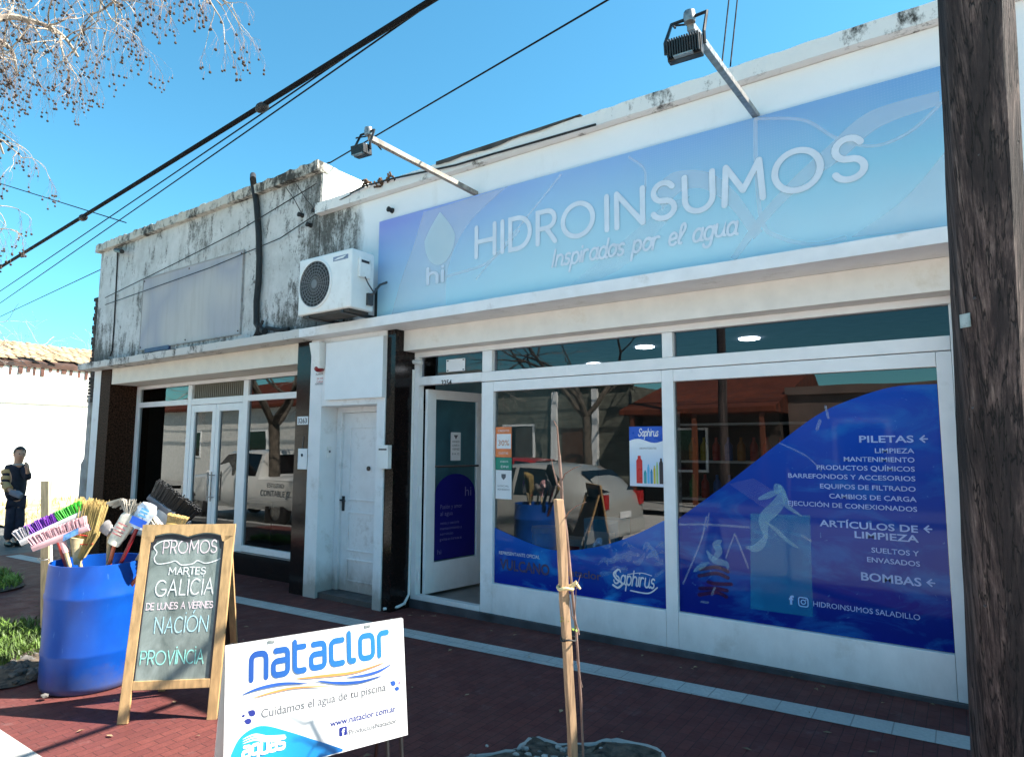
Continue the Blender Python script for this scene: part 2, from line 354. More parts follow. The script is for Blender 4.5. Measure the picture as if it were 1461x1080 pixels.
G = {
 'H': (.74, [[(0, 0), (0, 1)], [(.74, 0), (.74, 1)], [(0, .5), (.74, .5)]]), 'I': (.04, [[(.02, 0), (.02, 1)]]),
 'D': (.74, [[(0, 0), (0, 1)]+[(.27, 1)]+arc(.27, .5, .47, .5, 90, -90)+[(.27, 0), (0, 0)]]), 'R': (.6, [[(0, 0), (0, 1)]+arc(.33, .73, .27, .27, 90, -90)+[(0, .46)], [(.3, .46), (.62, 0)]]),
 'O': (1.0, [ell(.5, .5, .5, .5)]), 'N': (.76, [[(0, 0), (0, 1)], [(0, 1), (.76, 0)], [(.76, 0), (.76, 1)]]),
 'S': (.6, [arc(.3, .745, .27, .255, 25, 270)+arc(.3, .25, .3, .25, 90, -160)]), 'U': (.72, [[(0, 1), (0, .36)]+arc(.36, .36, .36, .36, 180, 360)+[(.72, 1)]]),
 'M': (.92, [[(0, 0), (.06, 1)], [(.06, 1), (.46, .3)], [(.46, .3), (.86, 1)], [(.86, 1), (.92, 0)]]), 'P': (.58, [[(0, 0), (0, 1)]+arc(.32, .73, .27, .27, 90, -90)+[(0, .46)]]),
 'L': (.45, [[(0, 1), (0, 0), (.45, 0)]]), 'G': (.8, [arc(.45, .5, .45, .5, 45, 330)+[(.84, .42), (.5, .42)]]), 'C': (.7, [arc(.4, .5, .42, .5, 50, 310)]),
 'A': (.7, [[(0, 0), (.35, 1), (.7, 0)], [(.14, .36), (.57, .36)]]), 'T': (.62, [[(0, 1), (.62, 1)], [(.31, 1), (.31, 0)]]), 'E': (.5, [[(.5, 1), (0, 1), (0, 0), (.5, 0)], [(0, .5), (.42, .5)]]),
 'V': (.66, [[(0, 1), (.33, 0), (.66, 1)]]), ' ': (.35, []), '-': (.3, [[(0, .5), (.3, .5)]]), 'Z': (.6, [[(0, 1), (.6, 1), (0, 0), (.6, 0)]]), '7': (.5, [[(0, 1), (.5, 1), (.15, 0)]]),
 'h': (.5, [[(0, 1), (0, 0)], [(0, .4)]+arc(.25, .42, .25, .26, 180, 0)+[(.5, 0)]]), 'i': (0, [[(0, .68), (0, 0)], [(0, .95), (0, .96)]]), 'l': (.2, [rnd([(0, 1), (0, 0), (.2, 0)], .14)]),
 'n': (.52, [rnd([(0, 0), (0, .7), (.52, .7), (.52, 0)], .2)]), 'a': (.52, [rnd([(.08, .7), (.52, .7), (.52, 0), (0, 0), (0, .4), (.52, .4)], .16)]), 't': (.36, [rnd([(0, 1), (0, 0), (.36, 0)], .16), [(0, .7), (.36, .7)]]),
 'c': (.46, [rnd([(.46, .7), (0, .7), (0, 0), (.46, 0)], .18)]), 'o': (.54, [rnd([(0, 0), (0, .7), (.54, .7), (.54, 0)], .2, True)]), 'r': (.36, [rnd([(0, 0), (0, .7), (.36, .7)], .18)]),
 'g': (.52, [rnd([(.52, .1), (0, .1), (0, .7), (.52, .7), (.52, -.28), (.05, -.28)], .16)]), 'u': (.52, [rnd([(0, .7), (0, 0), (.52, 0), (.52, .7)], .2), [(.52, .7), (.52, 0)]]), 's': (.46, [rnd([(.46, .7), (0, .7), (0, .36), (.46, .36), (.46, 0), (0, 0)], .15)]),
 'p': (.52, [[(0, -.3), (0, .7)], rnd([(0, 0), (0, .7), (.52, .7), (.52, 0)], .2, True)]), 'd': (.52, [[(.52, 1), (.52, 0)], rnd([(0, 0), (0, .7), (.52, .7), (.52, 0)], .2, True)]), 'e': (.5, [rnd([(0, .36), (.5, .36), (.5, .7), (0, .7), (0, 0), (.46, 0)], .18)]),
}
G['Í'] = (G['I'][0], G['I'][1]+[[(0, 1.2), (.12, 1.38)]]); G['Ó'] = (1.0, G['O'][1]+[[(.5, 1.2), (.62, 1.38)]]); G['ï'] = (0, G['I'][1]+[[(0, 1.22), (0, 1.25)]])
S_ = {'a': (.5, [ell(.24, .33, .24, .34), [(.48, .66), (.47, .12)]+arc(.58, .12, .11, .12, 180, 280, 5)]), 'd': (.5, [ell(.24, .33, .24, .34), [(.5, 1.1), (.47, .12)]+arc(.58, .12, .11, .12, 180, 280, 5)]), 'o': (.5, [ell(.25, .33, .25, .34), arc(.42, .68, .16, .12, 200, 320, 6)]),
 'e': (.42, [[(.03, .30)]+arc(.22, .42, .2, .25, -10, 180, 10)+arc(.24, .3, .24, .31, 180, 320, 10)]), 'n': (.5, [[(.02, .66), (.0, 0)], [(.02, .35)]+arc(.25, .42, .22, .25, 160, 0, 8)+[(.46, .1)]+arc(.56, .1, .1, .1, 180, 280, 5)]), 'u': (.5, [[(.0, .66), (.0, .25)]+arc(.23, .24, .23, .25, 180, 340, 10)+[(.47, .66), (.47, .1)]+arc(.57, .1, .1, .1, 180, 280, 5)]),
 's': (.36, [arc(.2, .5, .17, .17, 40, 250, 8)+arc(.17, .17, .18, .18, 80, -150, 8)]), 'p': (.5, [[(.03, .66), (.0, -.45)], ell(.26, .33, .24, .34)]), 'r': (.36, [[(.02, .66), (.0, 0)], [(.01, .38)]+arc(.22, .42, .2, .25, 160, 60, 6)]), 'i': (.05, [[(.03, .66), (.02, .05)], [(.03, .93), (.035, .96)]]), 'l': (.22, [[(.0, .2)]+arc(.14, .85, .13, .24, -20, 180, 8)[:]+[(.03, .2)]+arc(.14, .14, .12, .14, 180, 300, 6)]),
 'g': (.5, [ell(.24, .33, .24, .34), [(.48, .66), (.46, -.2)]+arc(.25, -.22, .21, .22, 0, -170, 8)]), 'h': (.5, [[(.04, 1.08), (.0, 0)], [(.02, .35)]+arc(.25, .42, .22, .25, 160, 0, 8)+[(.46, .1)]+arc(.56, .1, .1, .1, 180, 280, 5)]), 'S': (.62, [arc(.36, .80, .27, .27, 25, 250, 10)+arc(.28, .27, .3, .28, 75, -170, 12)]), 'I': (.16, [[(.08, 1.05), (.06, 0)]])}
def script(s_, *a, **k):
    keep = dict(G); G.update(S_); o = writefit(s_, *a, **k); G.clear(); G.update(keep); return o
def ribbon(bm, pts, wd, z, tap=None):
    P = [Vector((p[0], p[1], 0)) for p in pts]; Q = [P[0]]
    for p in P[1:]:
        if (p-Q[-1]).length > 1e-5: Q.append(p)
    P = Q
    if len(P) < 2: P = [P[0]-Vector((.001, 0, 0)), P[0]+Vector((.001, 0, 0))]
    closed = (P[0]-P[-1]).length < 1e-4 and len(P) > 3; L = []; Rr = []; n = len(P)
    for i in range(n):
        a = P[i-1] if i > 0 else (P[-2] if closed else None); b = P[i+1] if i < n-1 else (P[1] if closed else None)
        d1 = (P[i]-a).normalized() if a is not None else None; d2 = (b-P[i]).normalized() if b is not None else None
        d = ((d1 or d2)+(d2 or d1))
        d = d.normalized() if d.length > 1e-5 else (d1 or d2)
        nn = Vector((-d.y, d.x, 0)); k = 1/max(.45, nn.dot(Vector((-(d1 or d2).y, (d1 or d2).x, 0))))
        h = wd/2*k*(tap(i/(n-1)) if tap else 1); L.append(P[i]+nn*h); Rr.append(P[i]-nn*h)
    V = [(bm.verts.new((l.x, l.y, z+.0003*i/n)), bm.verts.new((r.x, r.y, z+.0003*i/n))) for i, (l, r) in enumerate(zip(L, Rr))]
    for i in range(n-1): bm.faces.new((V[i][1], V[i+1][1], V[i+1][0], V[i][0]))
    if not closed and not tap:                     # round caps
        for (c, e, vv) in ((P[0], P[1], V[0]), (P[-1], P[-2], V[-1])):
            d = (c-e).normalized(); a0 = math.atan2(d.y, d.x)
            mid = [bm.verts.new((c.x+wd/2*math.cos(a0+t), c.y+wd/2*math.sin(a0+t), z)) for t in (1.05, .52, 0, -.52, -1.05)]
            l_, r_ = vv
            if c is P[0]: l_, r_ = r_, l_
            f = bm.faces.new([l_]+mid+[r_]); f.normal_update()
            if f.normal.z < 0: f.normal_flip()
def write(s, h, wd, track=.25, ital=0, jit=0, xs=1.0, bm=None, zz=.0006):
    bm = bm or bmesh.new(); x = 0; k = 0
    for chh in s:
        gw, st = G[chh]; oy = random.uniform(-jit, jit); rr = random.uniform(-jit, jit)
        for p in st:
            k += 1; ribbon(bm, [(x+(q[0]*xs+ital*q[1]+rr*q[1])*h, (q[1]+oy)*h) for q in p], wd, (k % 4)*zz)
        x += (gw*xs+track)*h
    return bm, x-track*h
def writefit(s, x0, x1, base, h, wd, track=.25, ital=0, jit=0, slope=0):
    bm, L = write(s, h, wd, track, ital, jit)
    k = (x1-x0)/L
    for v in bm.verts: v.co.x = x0+v.co.x*k; v.co.y += base + slope*(v.co.x-x0)
    return bm

# ================================================================ SETTING: ground, sidewalk, kerb, street
def sheet(x0, x1, y0, y1, dz, nx=1): return B().grid(lambda u, v: (x0+(x1-x0)*u, y0+(y1-y0)*v, gz(x0+(x1-x0)*u)+dz), nx, 1)
KY = -3.42                                       # kerb line
b = B()
def gnd_f(u, v):
    x = -400+800*u; return (x, -400+800*v, gz(x)-.20)
b.grid(gnd_f, 80, 4); struct('ground', b, M('dry_ground', (.30, .25, .16), .95, var=.3, sc_=2, bump=.5, bsc=20, dirt=.5, dcol=(.12, .13, .04)))
struct('street', sheet(-90, 60, -11.2, KY-.42, -.14, 20), asphalt)
struct('gutter', sheet(-90, 60, KY-.42, KY-.14, -.13, 20), concrete)
struct('kerb', B().hexa([(-90, KY-.14, gz(-60)-.3), (60, KY-.14, gz(60)-.3), (60, KY, gz(60)-.3), (-90, KY, gz(-60)-.3), (-60, KY-.14, gz(-60)+.003), (60, KY-.14, gz(60)+.003), (60, KY, gz(60)+.003), (-60, KY, gz(-60)+.003)]), M('light_kerb_concrete', (.42, .41, .39), .85, var=.15, sc_=3, bump=.4, bsc=50))
struct('sidewalk', sheet(-12.2, 12, KY, .9, 0, 10), paver)
struct('sidewalk_stripe', B().grid(lambda u, v: (-12+13*u, (-.925+.036*13*u)+(-.19*(1-v)), gz(-12+13*u)+.004), 8, 1), pale_tile)
struct('alley_pavement', sheet(-24, -12.2, KY, 3, -.012, 6), M('old_asphalt_path', (.10, .098, .095), .9, var=.25, sc_=5, bump=.5, bsc=60))
b = B(); random.seed(3)
b.grid(lambda u, v: (-22.2+7.2*u, .3+12*v, gz(-18)-.02+.20*(1-u)*(.6+.4*math.sin(v*9))+random.uniform(0, .06)), 24, 40)
struct('dry_lot', b, M('dry_grass_soil', (.46, .38, .22), .95, var=.3, sc_=3, bump=.6, bsc=30, dirt=.6, dcol=(.20, .18, .06)))
struct('opposite_sidewalk', sheet(-60, 40, -14, -11.2, -.01, 10), concrete)

# ================================================================ OFFICE BUILDING (older, taller, left)
XE, XM = -11.48, -5.90                           # left end and the step between the two fronts
FY = -.31                                        # front wall face
OB = thing('office_building', 'older shopfront building with mould stained upper wall and glossy black pilasters', 'building', (-8.7, 0, gz(-8.7)))
obj('upper_wall', B().box((XE, FY, 2.787), (XM, -.12, 4.66)).box((XM-.2, -.12, 2.9), (XM, 6, 4.66)).box((XE, -.12, gz(XE)-.1), (XE+.25, 7, 4.66)).box((XE, 7, -.3), (XM, 7.2, 4.5)), weath, OB, bevel=.012)
random.seed(11)
def rough_bar(x0, x1, y0, y1, z0, z1, n, jit, jz=None):
    b = B(); jz = jit if jz is None else jz; rows = []
    for i in range(n+1):
        x = x0+(x1-x0)*i/n; j = lambda k: random.uniform(-k, k)
        rows.append([b.bm.verts.new(p) for p in ((x, y0+j(jit), z0+j(jz*.4)), (x, y0+j(jit), z1+j(jz)), (x, y1, z1+j(jz)), (x, y1, z0))])
    for i in range(n):
        for k in range(4): b.bm.faces.new((rows[i][k], rows[i][(k+1) % 4], rows[i+1][(k+1) % 4], rows[i+1][k]))
    b.bm.faces.new(rows[0]); b.bm.faces.new(rows[-1][::-1]); bmesh.ops.recalc_face_normals(b.bm, faces=b.bm.faces); return b
obj('coping', rough_bar(XE-.05, XM+.02, FY-.075, -.10, 4.655, 4.775, 90, .009, .014), cope_dirty, OB)
obj('side_coping', B().box((XM-.22, -.095, 4.665), (XM+.015, 6, 4.77)), plaster_white, OB, bevel=.02)
obj('side_wall_render', B().box((XM-.01, FY+.02, 3.6), (XM+.012, 5.9, 4.655)), plaster_white, OB)
obj('slab', rough_bar(XE, XM, FY-.22, 0.1, 2.69, 2.785, 60, .004, .006), slab_dirty, OB)
obj('roof', B().box((XE+.26, -.1, 4.2), (XM-.21, 6.95, 4.3)), concrete, OB)
obj('fascia_beam', B().box((-10.83, FY+.012, 2.447), (-6.2, .25, 2.688)), cream_paint, OB, bevel=.006)
obj('pilaster', B().box((-11.17, FY, gz(-11)-.05), (-10.83, .3, 2.689)), M('brown_polished_granite', (.055, .026, .016), .6, var=.6, sc_=45, bump=0, spec=.04), OB)
obj('pilaster', B().box((-6.2, FY, gz(-6)-.05), (-5.945, .3, 2.689)), granite_m, OB)
obj('edge_strip', B().box((XE+.002, FY+.03, gz(-11.4)-.05), (-11.172, .1, 2.689)), white_paint, OB)
obj('sill_wall', B().box((-10.83, .03, gz(-10.8)-.05), (-9.2, .26, .14)), granite_m, OB)
obj('sill_wall', B().box((-7.85, .03, gz(-7.8)-.05), (-6.2, .26, .14)), granite_m, OB)
wf = B(); Y0, Y1 = .09, .15
for (x0, x1, z0, z1) in ((-10.83, -10.74, .14, 2.44), (-9.28, -9.17, -.13, 2.385), (-7.88, -7.77, -.13, 2.385), (-6.26, -6.2, .14, 2.44), (-10.74, -6.26, 2.387, 2.44), (-10.74, -9.282, 2.10, 2.18), (-9.168, -7.882, 2.09, 2.18), (-7.768, -6.26, 2.10, 2.18), (-10.74, -9.282, .142, .22), (-7.768, -6.26, .142, .22)):
    wf.box((x0, Y0, z0), (x1, Y1, z1))
wfo = obj('window_frame', wf, white_frame, OB, bevel=.006)
for i, (x0, x1, z0, z1) in enumerate(((-10.74, -9.282, .22, 2.10), (-10.74, -9.282, 2.18, 2.387), (-9.168, -7.882, 2.18, 2.387), (-7.768, -6.26, .22, 2.10), (-7.768, -6.26, 2.18, 2.387))):
    if i != 2: obj('window_pane', B().poly([(x0, .12, z0), (x1, .12, z0), (x1, .12, z1), (x0, .12, z1)]), pane_l, wfo)
b = B().poly([(-9.168, .125, 2.18), (-7.882, .125, 2.18), (-7.882, .125, 2.387), (-9.168, .125, 2.387)])
for k in range(26):
    x = -9.14+k*.049; b.box((x, .112, 2.182), (x+.022, .122, 2.385))
n = N('fluted_transom'); n.base((.16, .13, .09)); n.rough(.4); obj('fluted_panel', b, n.m, wfo)
for x0, x1, hs in ((-9.165, -8.53, 1), (-8.52, -7.885, -1)):
    z0, z1 = -.12, 2.085; d = B()
    d.box((x0, Y0+.005, z0), (x0+.085, Y1-.005, z1)).box((x1-.085, Y0+.005, z0), (x1, Y1-.005, z1)).box((x0+.085, Y0+.007, z1-.1), (x1-.085, Y1-.007, z1)).box((x0+.085, Y0+.007, z0), (x1-.085, Y1-.007, z0+.22))
    do = obj('glass_door', d, white_frame, OB, bevel=.005)
    obj('door_pane', B().poly([(x0+.085, .12, z0+.22), (x1-.085, .12, z0+.22), (x1-.085, .12, z1-.1), (x0+.085, .12, z1-.1)]), pane_l, do)
    hx = x1-.04 if hs > 0 else x0+.04
    obj('door_handle', B().tube([(hx, Y0-.04, .75), (hx, Y0-.04, 1.15)], .009).tube([(hx, Y0+.01, .80), (hx, Y0-.04, .80)], .007).tube([(hx, Y0+.01, 1.1), (hx, Y0-.04, 1.1)], .007), steel, do, smooth=True)
bm = join(to_plane(fit_text('ESTUDIO', 0, .34, .055), (-7.3, .114, .98), (1, 0, 0), (0, 0, 1)), to_plane(fit_text('CONTABLE JZ', 0, .62, .075), (-7.44, .114, .87), (1, 0, 0), (0, 0, 1)))
obj('window_lettering', bm, ink, wfo)
# rooms behind the glass
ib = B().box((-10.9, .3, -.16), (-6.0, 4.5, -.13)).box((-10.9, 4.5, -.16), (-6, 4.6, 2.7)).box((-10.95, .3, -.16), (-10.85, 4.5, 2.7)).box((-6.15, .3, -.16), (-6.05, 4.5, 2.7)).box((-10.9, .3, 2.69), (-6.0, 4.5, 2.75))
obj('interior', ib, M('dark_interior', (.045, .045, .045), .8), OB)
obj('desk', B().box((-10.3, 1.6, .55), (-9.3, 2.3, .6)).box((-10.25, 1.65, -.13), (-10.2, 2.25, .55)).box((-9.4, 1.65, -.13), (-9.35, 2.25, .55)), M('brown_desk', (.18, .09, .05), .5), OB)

# ================================================================ SHOP BUILDING (white, right)
SB = thing('shop_building', 'white shop building with wide display windows and open glass door', 'building', (-2.3, 0, gz(-2.3)))
XR = .75
obj('upper_wall', B().box((XM+.014, FY, 2.787), (XR, -.12, 4.13)), weath, SB)
obj('coping', rough_bar(XM+.014, XR, FY-.08, -.08, 4.135, 4.255, 110, .003, .004), coping_mat('chipped_coping', (.74, .73, .71), .01), SB)
random.seed(5)
def coat(x0, x1, n):                              # old roofing felt lapping over the coping
    b = B(); rows = []
    for i in range(n+1):
        x = x0+(x1-x0)*i/n; d = .022+.012*math.sin(x*3.1)+.008*math.sin(x*11+1)+random.uniform(-.002, .002); rows.append([b.bm.verts.new((x, FY-.092, 4.262-d)), b.bm.verts.new((x, FY-.092, 4.272)), b.bm.verts.new((x, -.05, 4.285+random.uniform(-.01, .012)))])
    for i in range(n):
        for k in range(2): b.bm.faces.new((rows[i][k], rows[i+1][k], rows[i+1][k+1], rows[i][k+1]))
    return b
obj('roofing_felt', coat(-4.05, -2.45, 40), M('roofing_felt', (.06, .055, .05), .9, var=.4), SB)
obj('roof', B().box((XM+.02, -.1, 3.7), (XR, 7, 3.8)), concrete, SB)
obj('back_wall', B().box((XM+.02, 6.8, -.2), (XR, 7, 3.7)).box((XR-.2, .3, -.2), (XR, 6.8, 3.7)), concrete, SB)
obj('slab', rough_bar(XM, XR, FY-.22, .1, 2.69, 2.785, 40, .002, .002), M('white_slab_paint', (.80, .81, .82), .7, var=.05, bump=.2, bsc=40, dirt=.2, dcol=(.5, .48, .45)), SB)
obj('fascia_beam', B().box((-4.63, -.2, 2.478), (XR, .3, 2.688)), M('white_beam_paint', (.80, .78, .74), .7, var=.05, bump=.2, bsc=40, dirt=.25, dcol=(.6, .55, .47), dsc=3), SB, bevel=.004)
obj('pilaster', B().box((-4.75, FY, gz(-4.7)-.05), (-4.632, .3, 2.689)), granite_m, SB)
obj('pilaster', B().box((.062, FY+.06, -.1), (.70, .3, 2.689)), granite_m, SB)
# portal with old white door
po = B().box((-5.943, FY-.015, gz(-5.9)-.05), (-5.74, -.02, 2.689)).box((-4.87, FY-.015, gz(-4.8)-.05), (-4.752, -.02, 2.689)).box((-5.74, FY-.015, 1.94), (-4.87, -.02, 2.689))
por = obj('portal', po, white_paint, SB, bevel=.006)
obj('doorstep', B().box((-5.738, FY+.02, gz(-5.7)-.05), (-4.872, 0.02, -.045)), M('dark_stone_step', (.06, .058, .06), .5), por)
dr = B().box((-5.66, -.065, -.043), (-4.95, -.03, 1.875)); drm = obj('wooden_door', dr, door_white, SB, bevel=.004)
obj('door_frame', B().box((-5.738, -.10, -.043), (-5.66, -.025, 1.938)).box((-4.95, -.10, -.043), (-4.872, -.025, 1.938)).box((-5.66, -.10, 1.877), (-4.95, -.025, 1.938)), door_white, drm, bevel=.005)
for z0, z1 in ((.06, .30), (.38, .80), (.92, 1.72)):
    p = B(); x0, x1 = -5.55, -5.06
    for (a, c, e, f) in ((x0, x1, z0, z0+.018), (x0, x1, z1-.018, z1), (x0, x0+.018, z0+.018, z1-.018), (x1-.018, x1, z0+.018, z1-.018)): p.box((a, -.078, e), (c, -.064, f))
    obj('door_moulding', p, door_white, drm, bevel=.004)
obj('peephole', B().lathe([(.0, 0), (.025, 0), (.025, .012), (0, .014)], 16).xf(Matrix.Translation((-5.24, -.066, 1.27)) @ Matrix.Rotation(R(90), 4, 'X')), black_metal, drm)
obj('door_handle', B().box((-5.645, -.075, .80), (-5.61, -.064, .96)).tube([(-5.628, -.07, .92), (-5.628, -.115, .92), (-5.55, -.115, .915)], .009), black_metal, drm, smooth=True)
# shop front frame
sf = B(); A0, A1 = -.035, .045
P4 = [(-4.63, -4.565, -.01, 2.425), (-4.63, .058, 2.427, 2.477), (-4.565, -3.752, 2.135, 2.222), (-3.75, -.018, 2.13, 2.222), (-3.74, -3.625, 2.224, 2.425), (-1.925, -1.838, 2.224, 2.425), (-.016, .058, -.01, 2.425), (-4.563, -3.752, -.01, .035)]
for x0, x1, z0, z1 in P4: sf.box((x0, A0, z0), (x1, A1, z1))
sfo = obj('shopfront_frame', sf, white_frame, SB, bevel=.004)
sh = B()
for x0, x1, z0, z1 in ((-3.75, -3.612, -.01, 2.124), (-1.938, -1.842, -.01, 2.124), (-.10, -.018, -.01, 2.124), (-3.61, -1.94, 2.03, 2.124), (-1.84, -.102, 2.03, 2.124), (-3.61, -1.94, -.01, .262), (-1.84, -.102, -.01, .262)): sh.box((x0, A0+.008, z0), (x1, A1-.01, z1))
sho = obj('display_sash', sh, white_frame, SB, bevel=.003)
def rect(x0, x1, z0, z1, y): return B().poly([(x0, y, z0), (x1, y, z0), (x1, y, z1), (x0, y, z1)])
for x0, x1, z0, z1 in ((-3.612, -1.938, .262, 2.03), (-1.842, -.10, .262, 2.03)): obj('display_pane', rect(x0, x1, z0, z1, .012), pane, sho)
pane_t = glass('transom_glass', (.45, .50, .58), .06, wav=.06)
for x0, x1 in ((-4.565, -3.74), (-3.625, -1.925), (-1.838, -.016)): obj('transom_pane', rect(x0, x1, 2.222, 2.427, .012), pane_t, sfo)
obj('plinth', B().box((-3.75, -.05, gz(-3.7)-.06), (.06, .1, -.012)).box((-4.63, -.05, gz(-4.6)-.06), (-3.752, .1, -.012)), M('dark_stone_plinth', (.055, .06, .07), .45, var=.3, bump=.2), SB)
obj('threshold', B().box((-4.6, .05, -.06), (-3.7, 1.0, -.002)), interior_floor, SB)
# open glass door, hinged at the jamb and swung into the shop
hx, hy = -4.53, .05; wdt = .80; e = pl(687.5, 700, hy)
best = min(((abs((Vector((pl(688, 700, y).x, y, 0))-Vector((hx, hy, 0))).length-wdt), y) for y in [hy+.01*k for k in range(120)]))
ey = best[1]; ex = pl(688, 700, ey).x; da = math.atan2(ey-hy, ex-hx)
DM = Matrix.Translation((hx, hy, 0)) @ Matrix.Rotation(da, 4, 'Z')
dd = B(); z0, z1 = .03, 2.10
dd.box((0, -.02, z0), (.115, .02, z1)).box((wdt-.10, -.02, z0), (wdt, .02, z1)).box((.115, -.02, z1-.10), (wdt-.10, .02, z1)).box((.115, -.02, z0), (wdt-.10, .02, z0+.30)); dd.xf(DM)
SD_ = obj('glass_door', dd, white_frame, SB, bevel=.004)
obj('door_pane', B().poly([(.115, 0, z0+.30), (wdt-.10, 0, z0+.30), (wdt-.10, 0, z1-.10), (.115, 0, z1-.10)]).xf(DM), glass('door_glass', (.70, .85, .90), .09), SD_)
ap = [(.125, -.004, .345), (wdt-.11, -.004, .345), (wdt-.11, -.004, 1.0)]+[(.125+(wdt-.235)*(.5+.5*math.cos(t)), -.004, 1.0+.22*math.sin(t)) for t in [math.pi*k/14 for k in range(1, 14)]]+[(.125, -.004, 1.0)]
dv = N('navy_door_vinyl'); dv.base((.012, .012, .16)); dv.rough(.25)
obj('door_decal', B().poly(ap).xf(DM), dv.m, SD_)
tb = []
for s, x0, x1, zz, c in (('hi', .54, .63, .98, .10), ('Pasión y amor', .20, .50, .86, .045), ('al agua', .20, .37, .79, .045), ('venta y asesoría', .20, .46, .70, .03), ('mantenimiento y', .20, .50, .645, .03), ('servicio', .20, .38, .59, .03), ('piscinas', .20, .50, .535, .03), ('hi', .17, .22, .40, .05)):
    tb.append(to_plane(fit_text(s, x0, x1, c), (0, -.008, zz), (1, 0, 0), (0, 0, 1)))
bm = join(*tb); bmesh.ops.transform(bm, matrix=DM, verts=bm.verts); obj('door_lettering', bm, M('lilac_letters', (.16, .15, .34), .4, bump=0), SD_)
nb = B().poly([(.33, -.006, 1.36), (.47, -.006, 1.36), (.47, -.006, 1.66), (.33, -.006, 1.66)]).xf(DM)
dn = obj('door_notice', nb, paper, SD_)
tb = [to_plane(fit_text(s, .35, .45, .022), (0, -.009, zz), (1, 0, 0), (0, 0, 1)) for s, zz in (('HORARIOS', 1.55), ('LUNES A', 1.51), ('VIERNES', 1.47), ('8 A 12', 1.42))]
tb.append(B().poly([(.37, -.009, 1.63), (.43, -.009, 1.63), (.40, -.009, 1.585)]).bm); bm = join(*tb); bmesh.ops.transform(bm, matrix=DM, verts=bm.verts); obj('notice_print', bm, ink_grey, dn)
obj('push_bar', B().tube([(.11, -.03, 1.30), (wdt-.09, -.03, 1.30)], .012).xf(DM), dark_metal, SD_, smooth=True)
for z in (.22, 1.05, 1.95): obj('hinge', B().tube([(hx-.012, hy-.06, z-.06), (hx-.012, hy-.06, z+.06)], .014, 10), white_frame, SD_, smooth=True)
# inside of the shop
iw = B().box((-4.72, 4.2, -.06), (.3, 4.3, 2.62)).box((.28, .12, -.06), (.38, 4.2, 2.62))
obj('interior_wall', iw, interior_dark, SB); obj('interior_side_wall', B().box((-4.80, .12, -.06), (-4.70, 4.2, 2.62)), M('haze_teal_wall', (.14, .30, .36), .6), SB)  # side wall's teal stands in for haze and reflection in the door glass
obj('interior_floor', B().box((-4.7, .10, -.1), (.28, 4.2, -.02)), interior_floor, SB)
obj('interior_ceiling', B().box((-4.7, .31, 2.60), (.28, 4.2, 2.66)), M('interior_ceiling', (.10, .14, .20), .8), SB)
for x, y in [tuple(plz(*p, 2.59)[:2]) for p in ((920, 496), (1069, 484))]+[(-3.9, 2.6)]: obj('downlight', B().lathe([(0, -.004), (.085, -.004), (.1, 0), (.1, .02)], 24, (x, y, 2.59)), lamp_on, SB)

# ================================================================ SHOP SIGN
def sign_print():
    n = N('blue_sign_print'); p = n.world(); x, y, z = n.sep(p)[:3]
    u = n.math('DIVIDE', n.math('ADD', x, 4.86), 4.89); v = n.math('DIVIDE', n.math('SUBTRACT', z, 2.82), 1.02)
    vv = n.math('ADD', v, n.math('MULTIPLY', u, -.05))
    left = n.ramp(vv, [(.0, (.42, .70, .78)), (.45, (.34, .52, .74)), (.95, (.25, .29, .66))])
    mid = n.ramp(vv, [(.0, (.46, .70, .77)), (.5, (.38, .62, .76)), (.95, (.27, .44, .72))])
    right = n.ramp(vv, [(.05, (.46, .68, .77)), (.45, (.27, .56, .72)), (.95, (.17, .36, .64))])
    c = n.mix(n.ramp(u, [(0, 0), (.42, 1)]), left, mid); c = n.mix(n.ramp(u, [(.45, 0), (.95, 1)]), c, right)
    vo = n.n('TexVoronoi'); vo.inputs['Scale'].default_value = 55; vo.inputs['Randomness'].default_value = 0; n.l(p, vo.inputs['Vector'])
    dots = n.math('MULTIPLY', n.ramp(vo.outputs['Distance'], [(.3, 1), (.36, 0)]), n.ramp(n.noise(p, .9, 2), [(.5, 0), (.62, .12)]))
    c = n.mix(dots, c, (.55, .62, .85))
    n.base(n.mix(n.ramp(n.noise(p, 3, 6), [(.4, 0), (.8, .12)]), c, (.45, .50, .56))); n.rough(.5); n.b.inputs['Specular IOR Level'].default_value = .3; return n.m
SY = -.36
def SP(px, py): q = pl(px, py, SY-.002); return (q.x, q.z)
SG = thing('shop_sign', 'long blue shop sign with white lettering above the display windows', 'sign', (-2.4, SY, 2.82))
obj('panel', B().box((-4.862, SY, 2.822), (.033, FY-.001, 3.841)), sign_print(), SG)
obj('panel_edge', B().box((-4.868, SY-.004, 2.812), (.038, FY-.001, 2.820)), M('blue_edge_trim', (.18, .36, .55), .4), SG)
def on_sign(bm, dy): 
    for v in bm.verts: v.co = Vector((v.co.x, SY-dy-v.co.z, v.co.y))
    return bm
def clip_sign(pts): return [(min(.030, max(-4.858, x)), min(3.838, max(2.825, z))) for x, z in pts]
def smooth_line(pts, n=10):
    P = [pts[0]]+list(pts)+[pts[-1]]; out = []
    for i in range(1, len(P)-2):
        for k in range(n):
            t = k/n; f = lambda a: .5*((2*P[i][a])+(-P[i-1][a]+P[i+1][a])*t+(2*P[i-1][a]-5*P[i][a]+4*P[i+1][a]-P[i+2][a])*t*t+(-P[i-1][a]+3*P[i][a]-3*P[i+1][a]+P[i+2][a])*t**3)
            out.append((f(0), f(1)))
    return out+[pts[-1]]
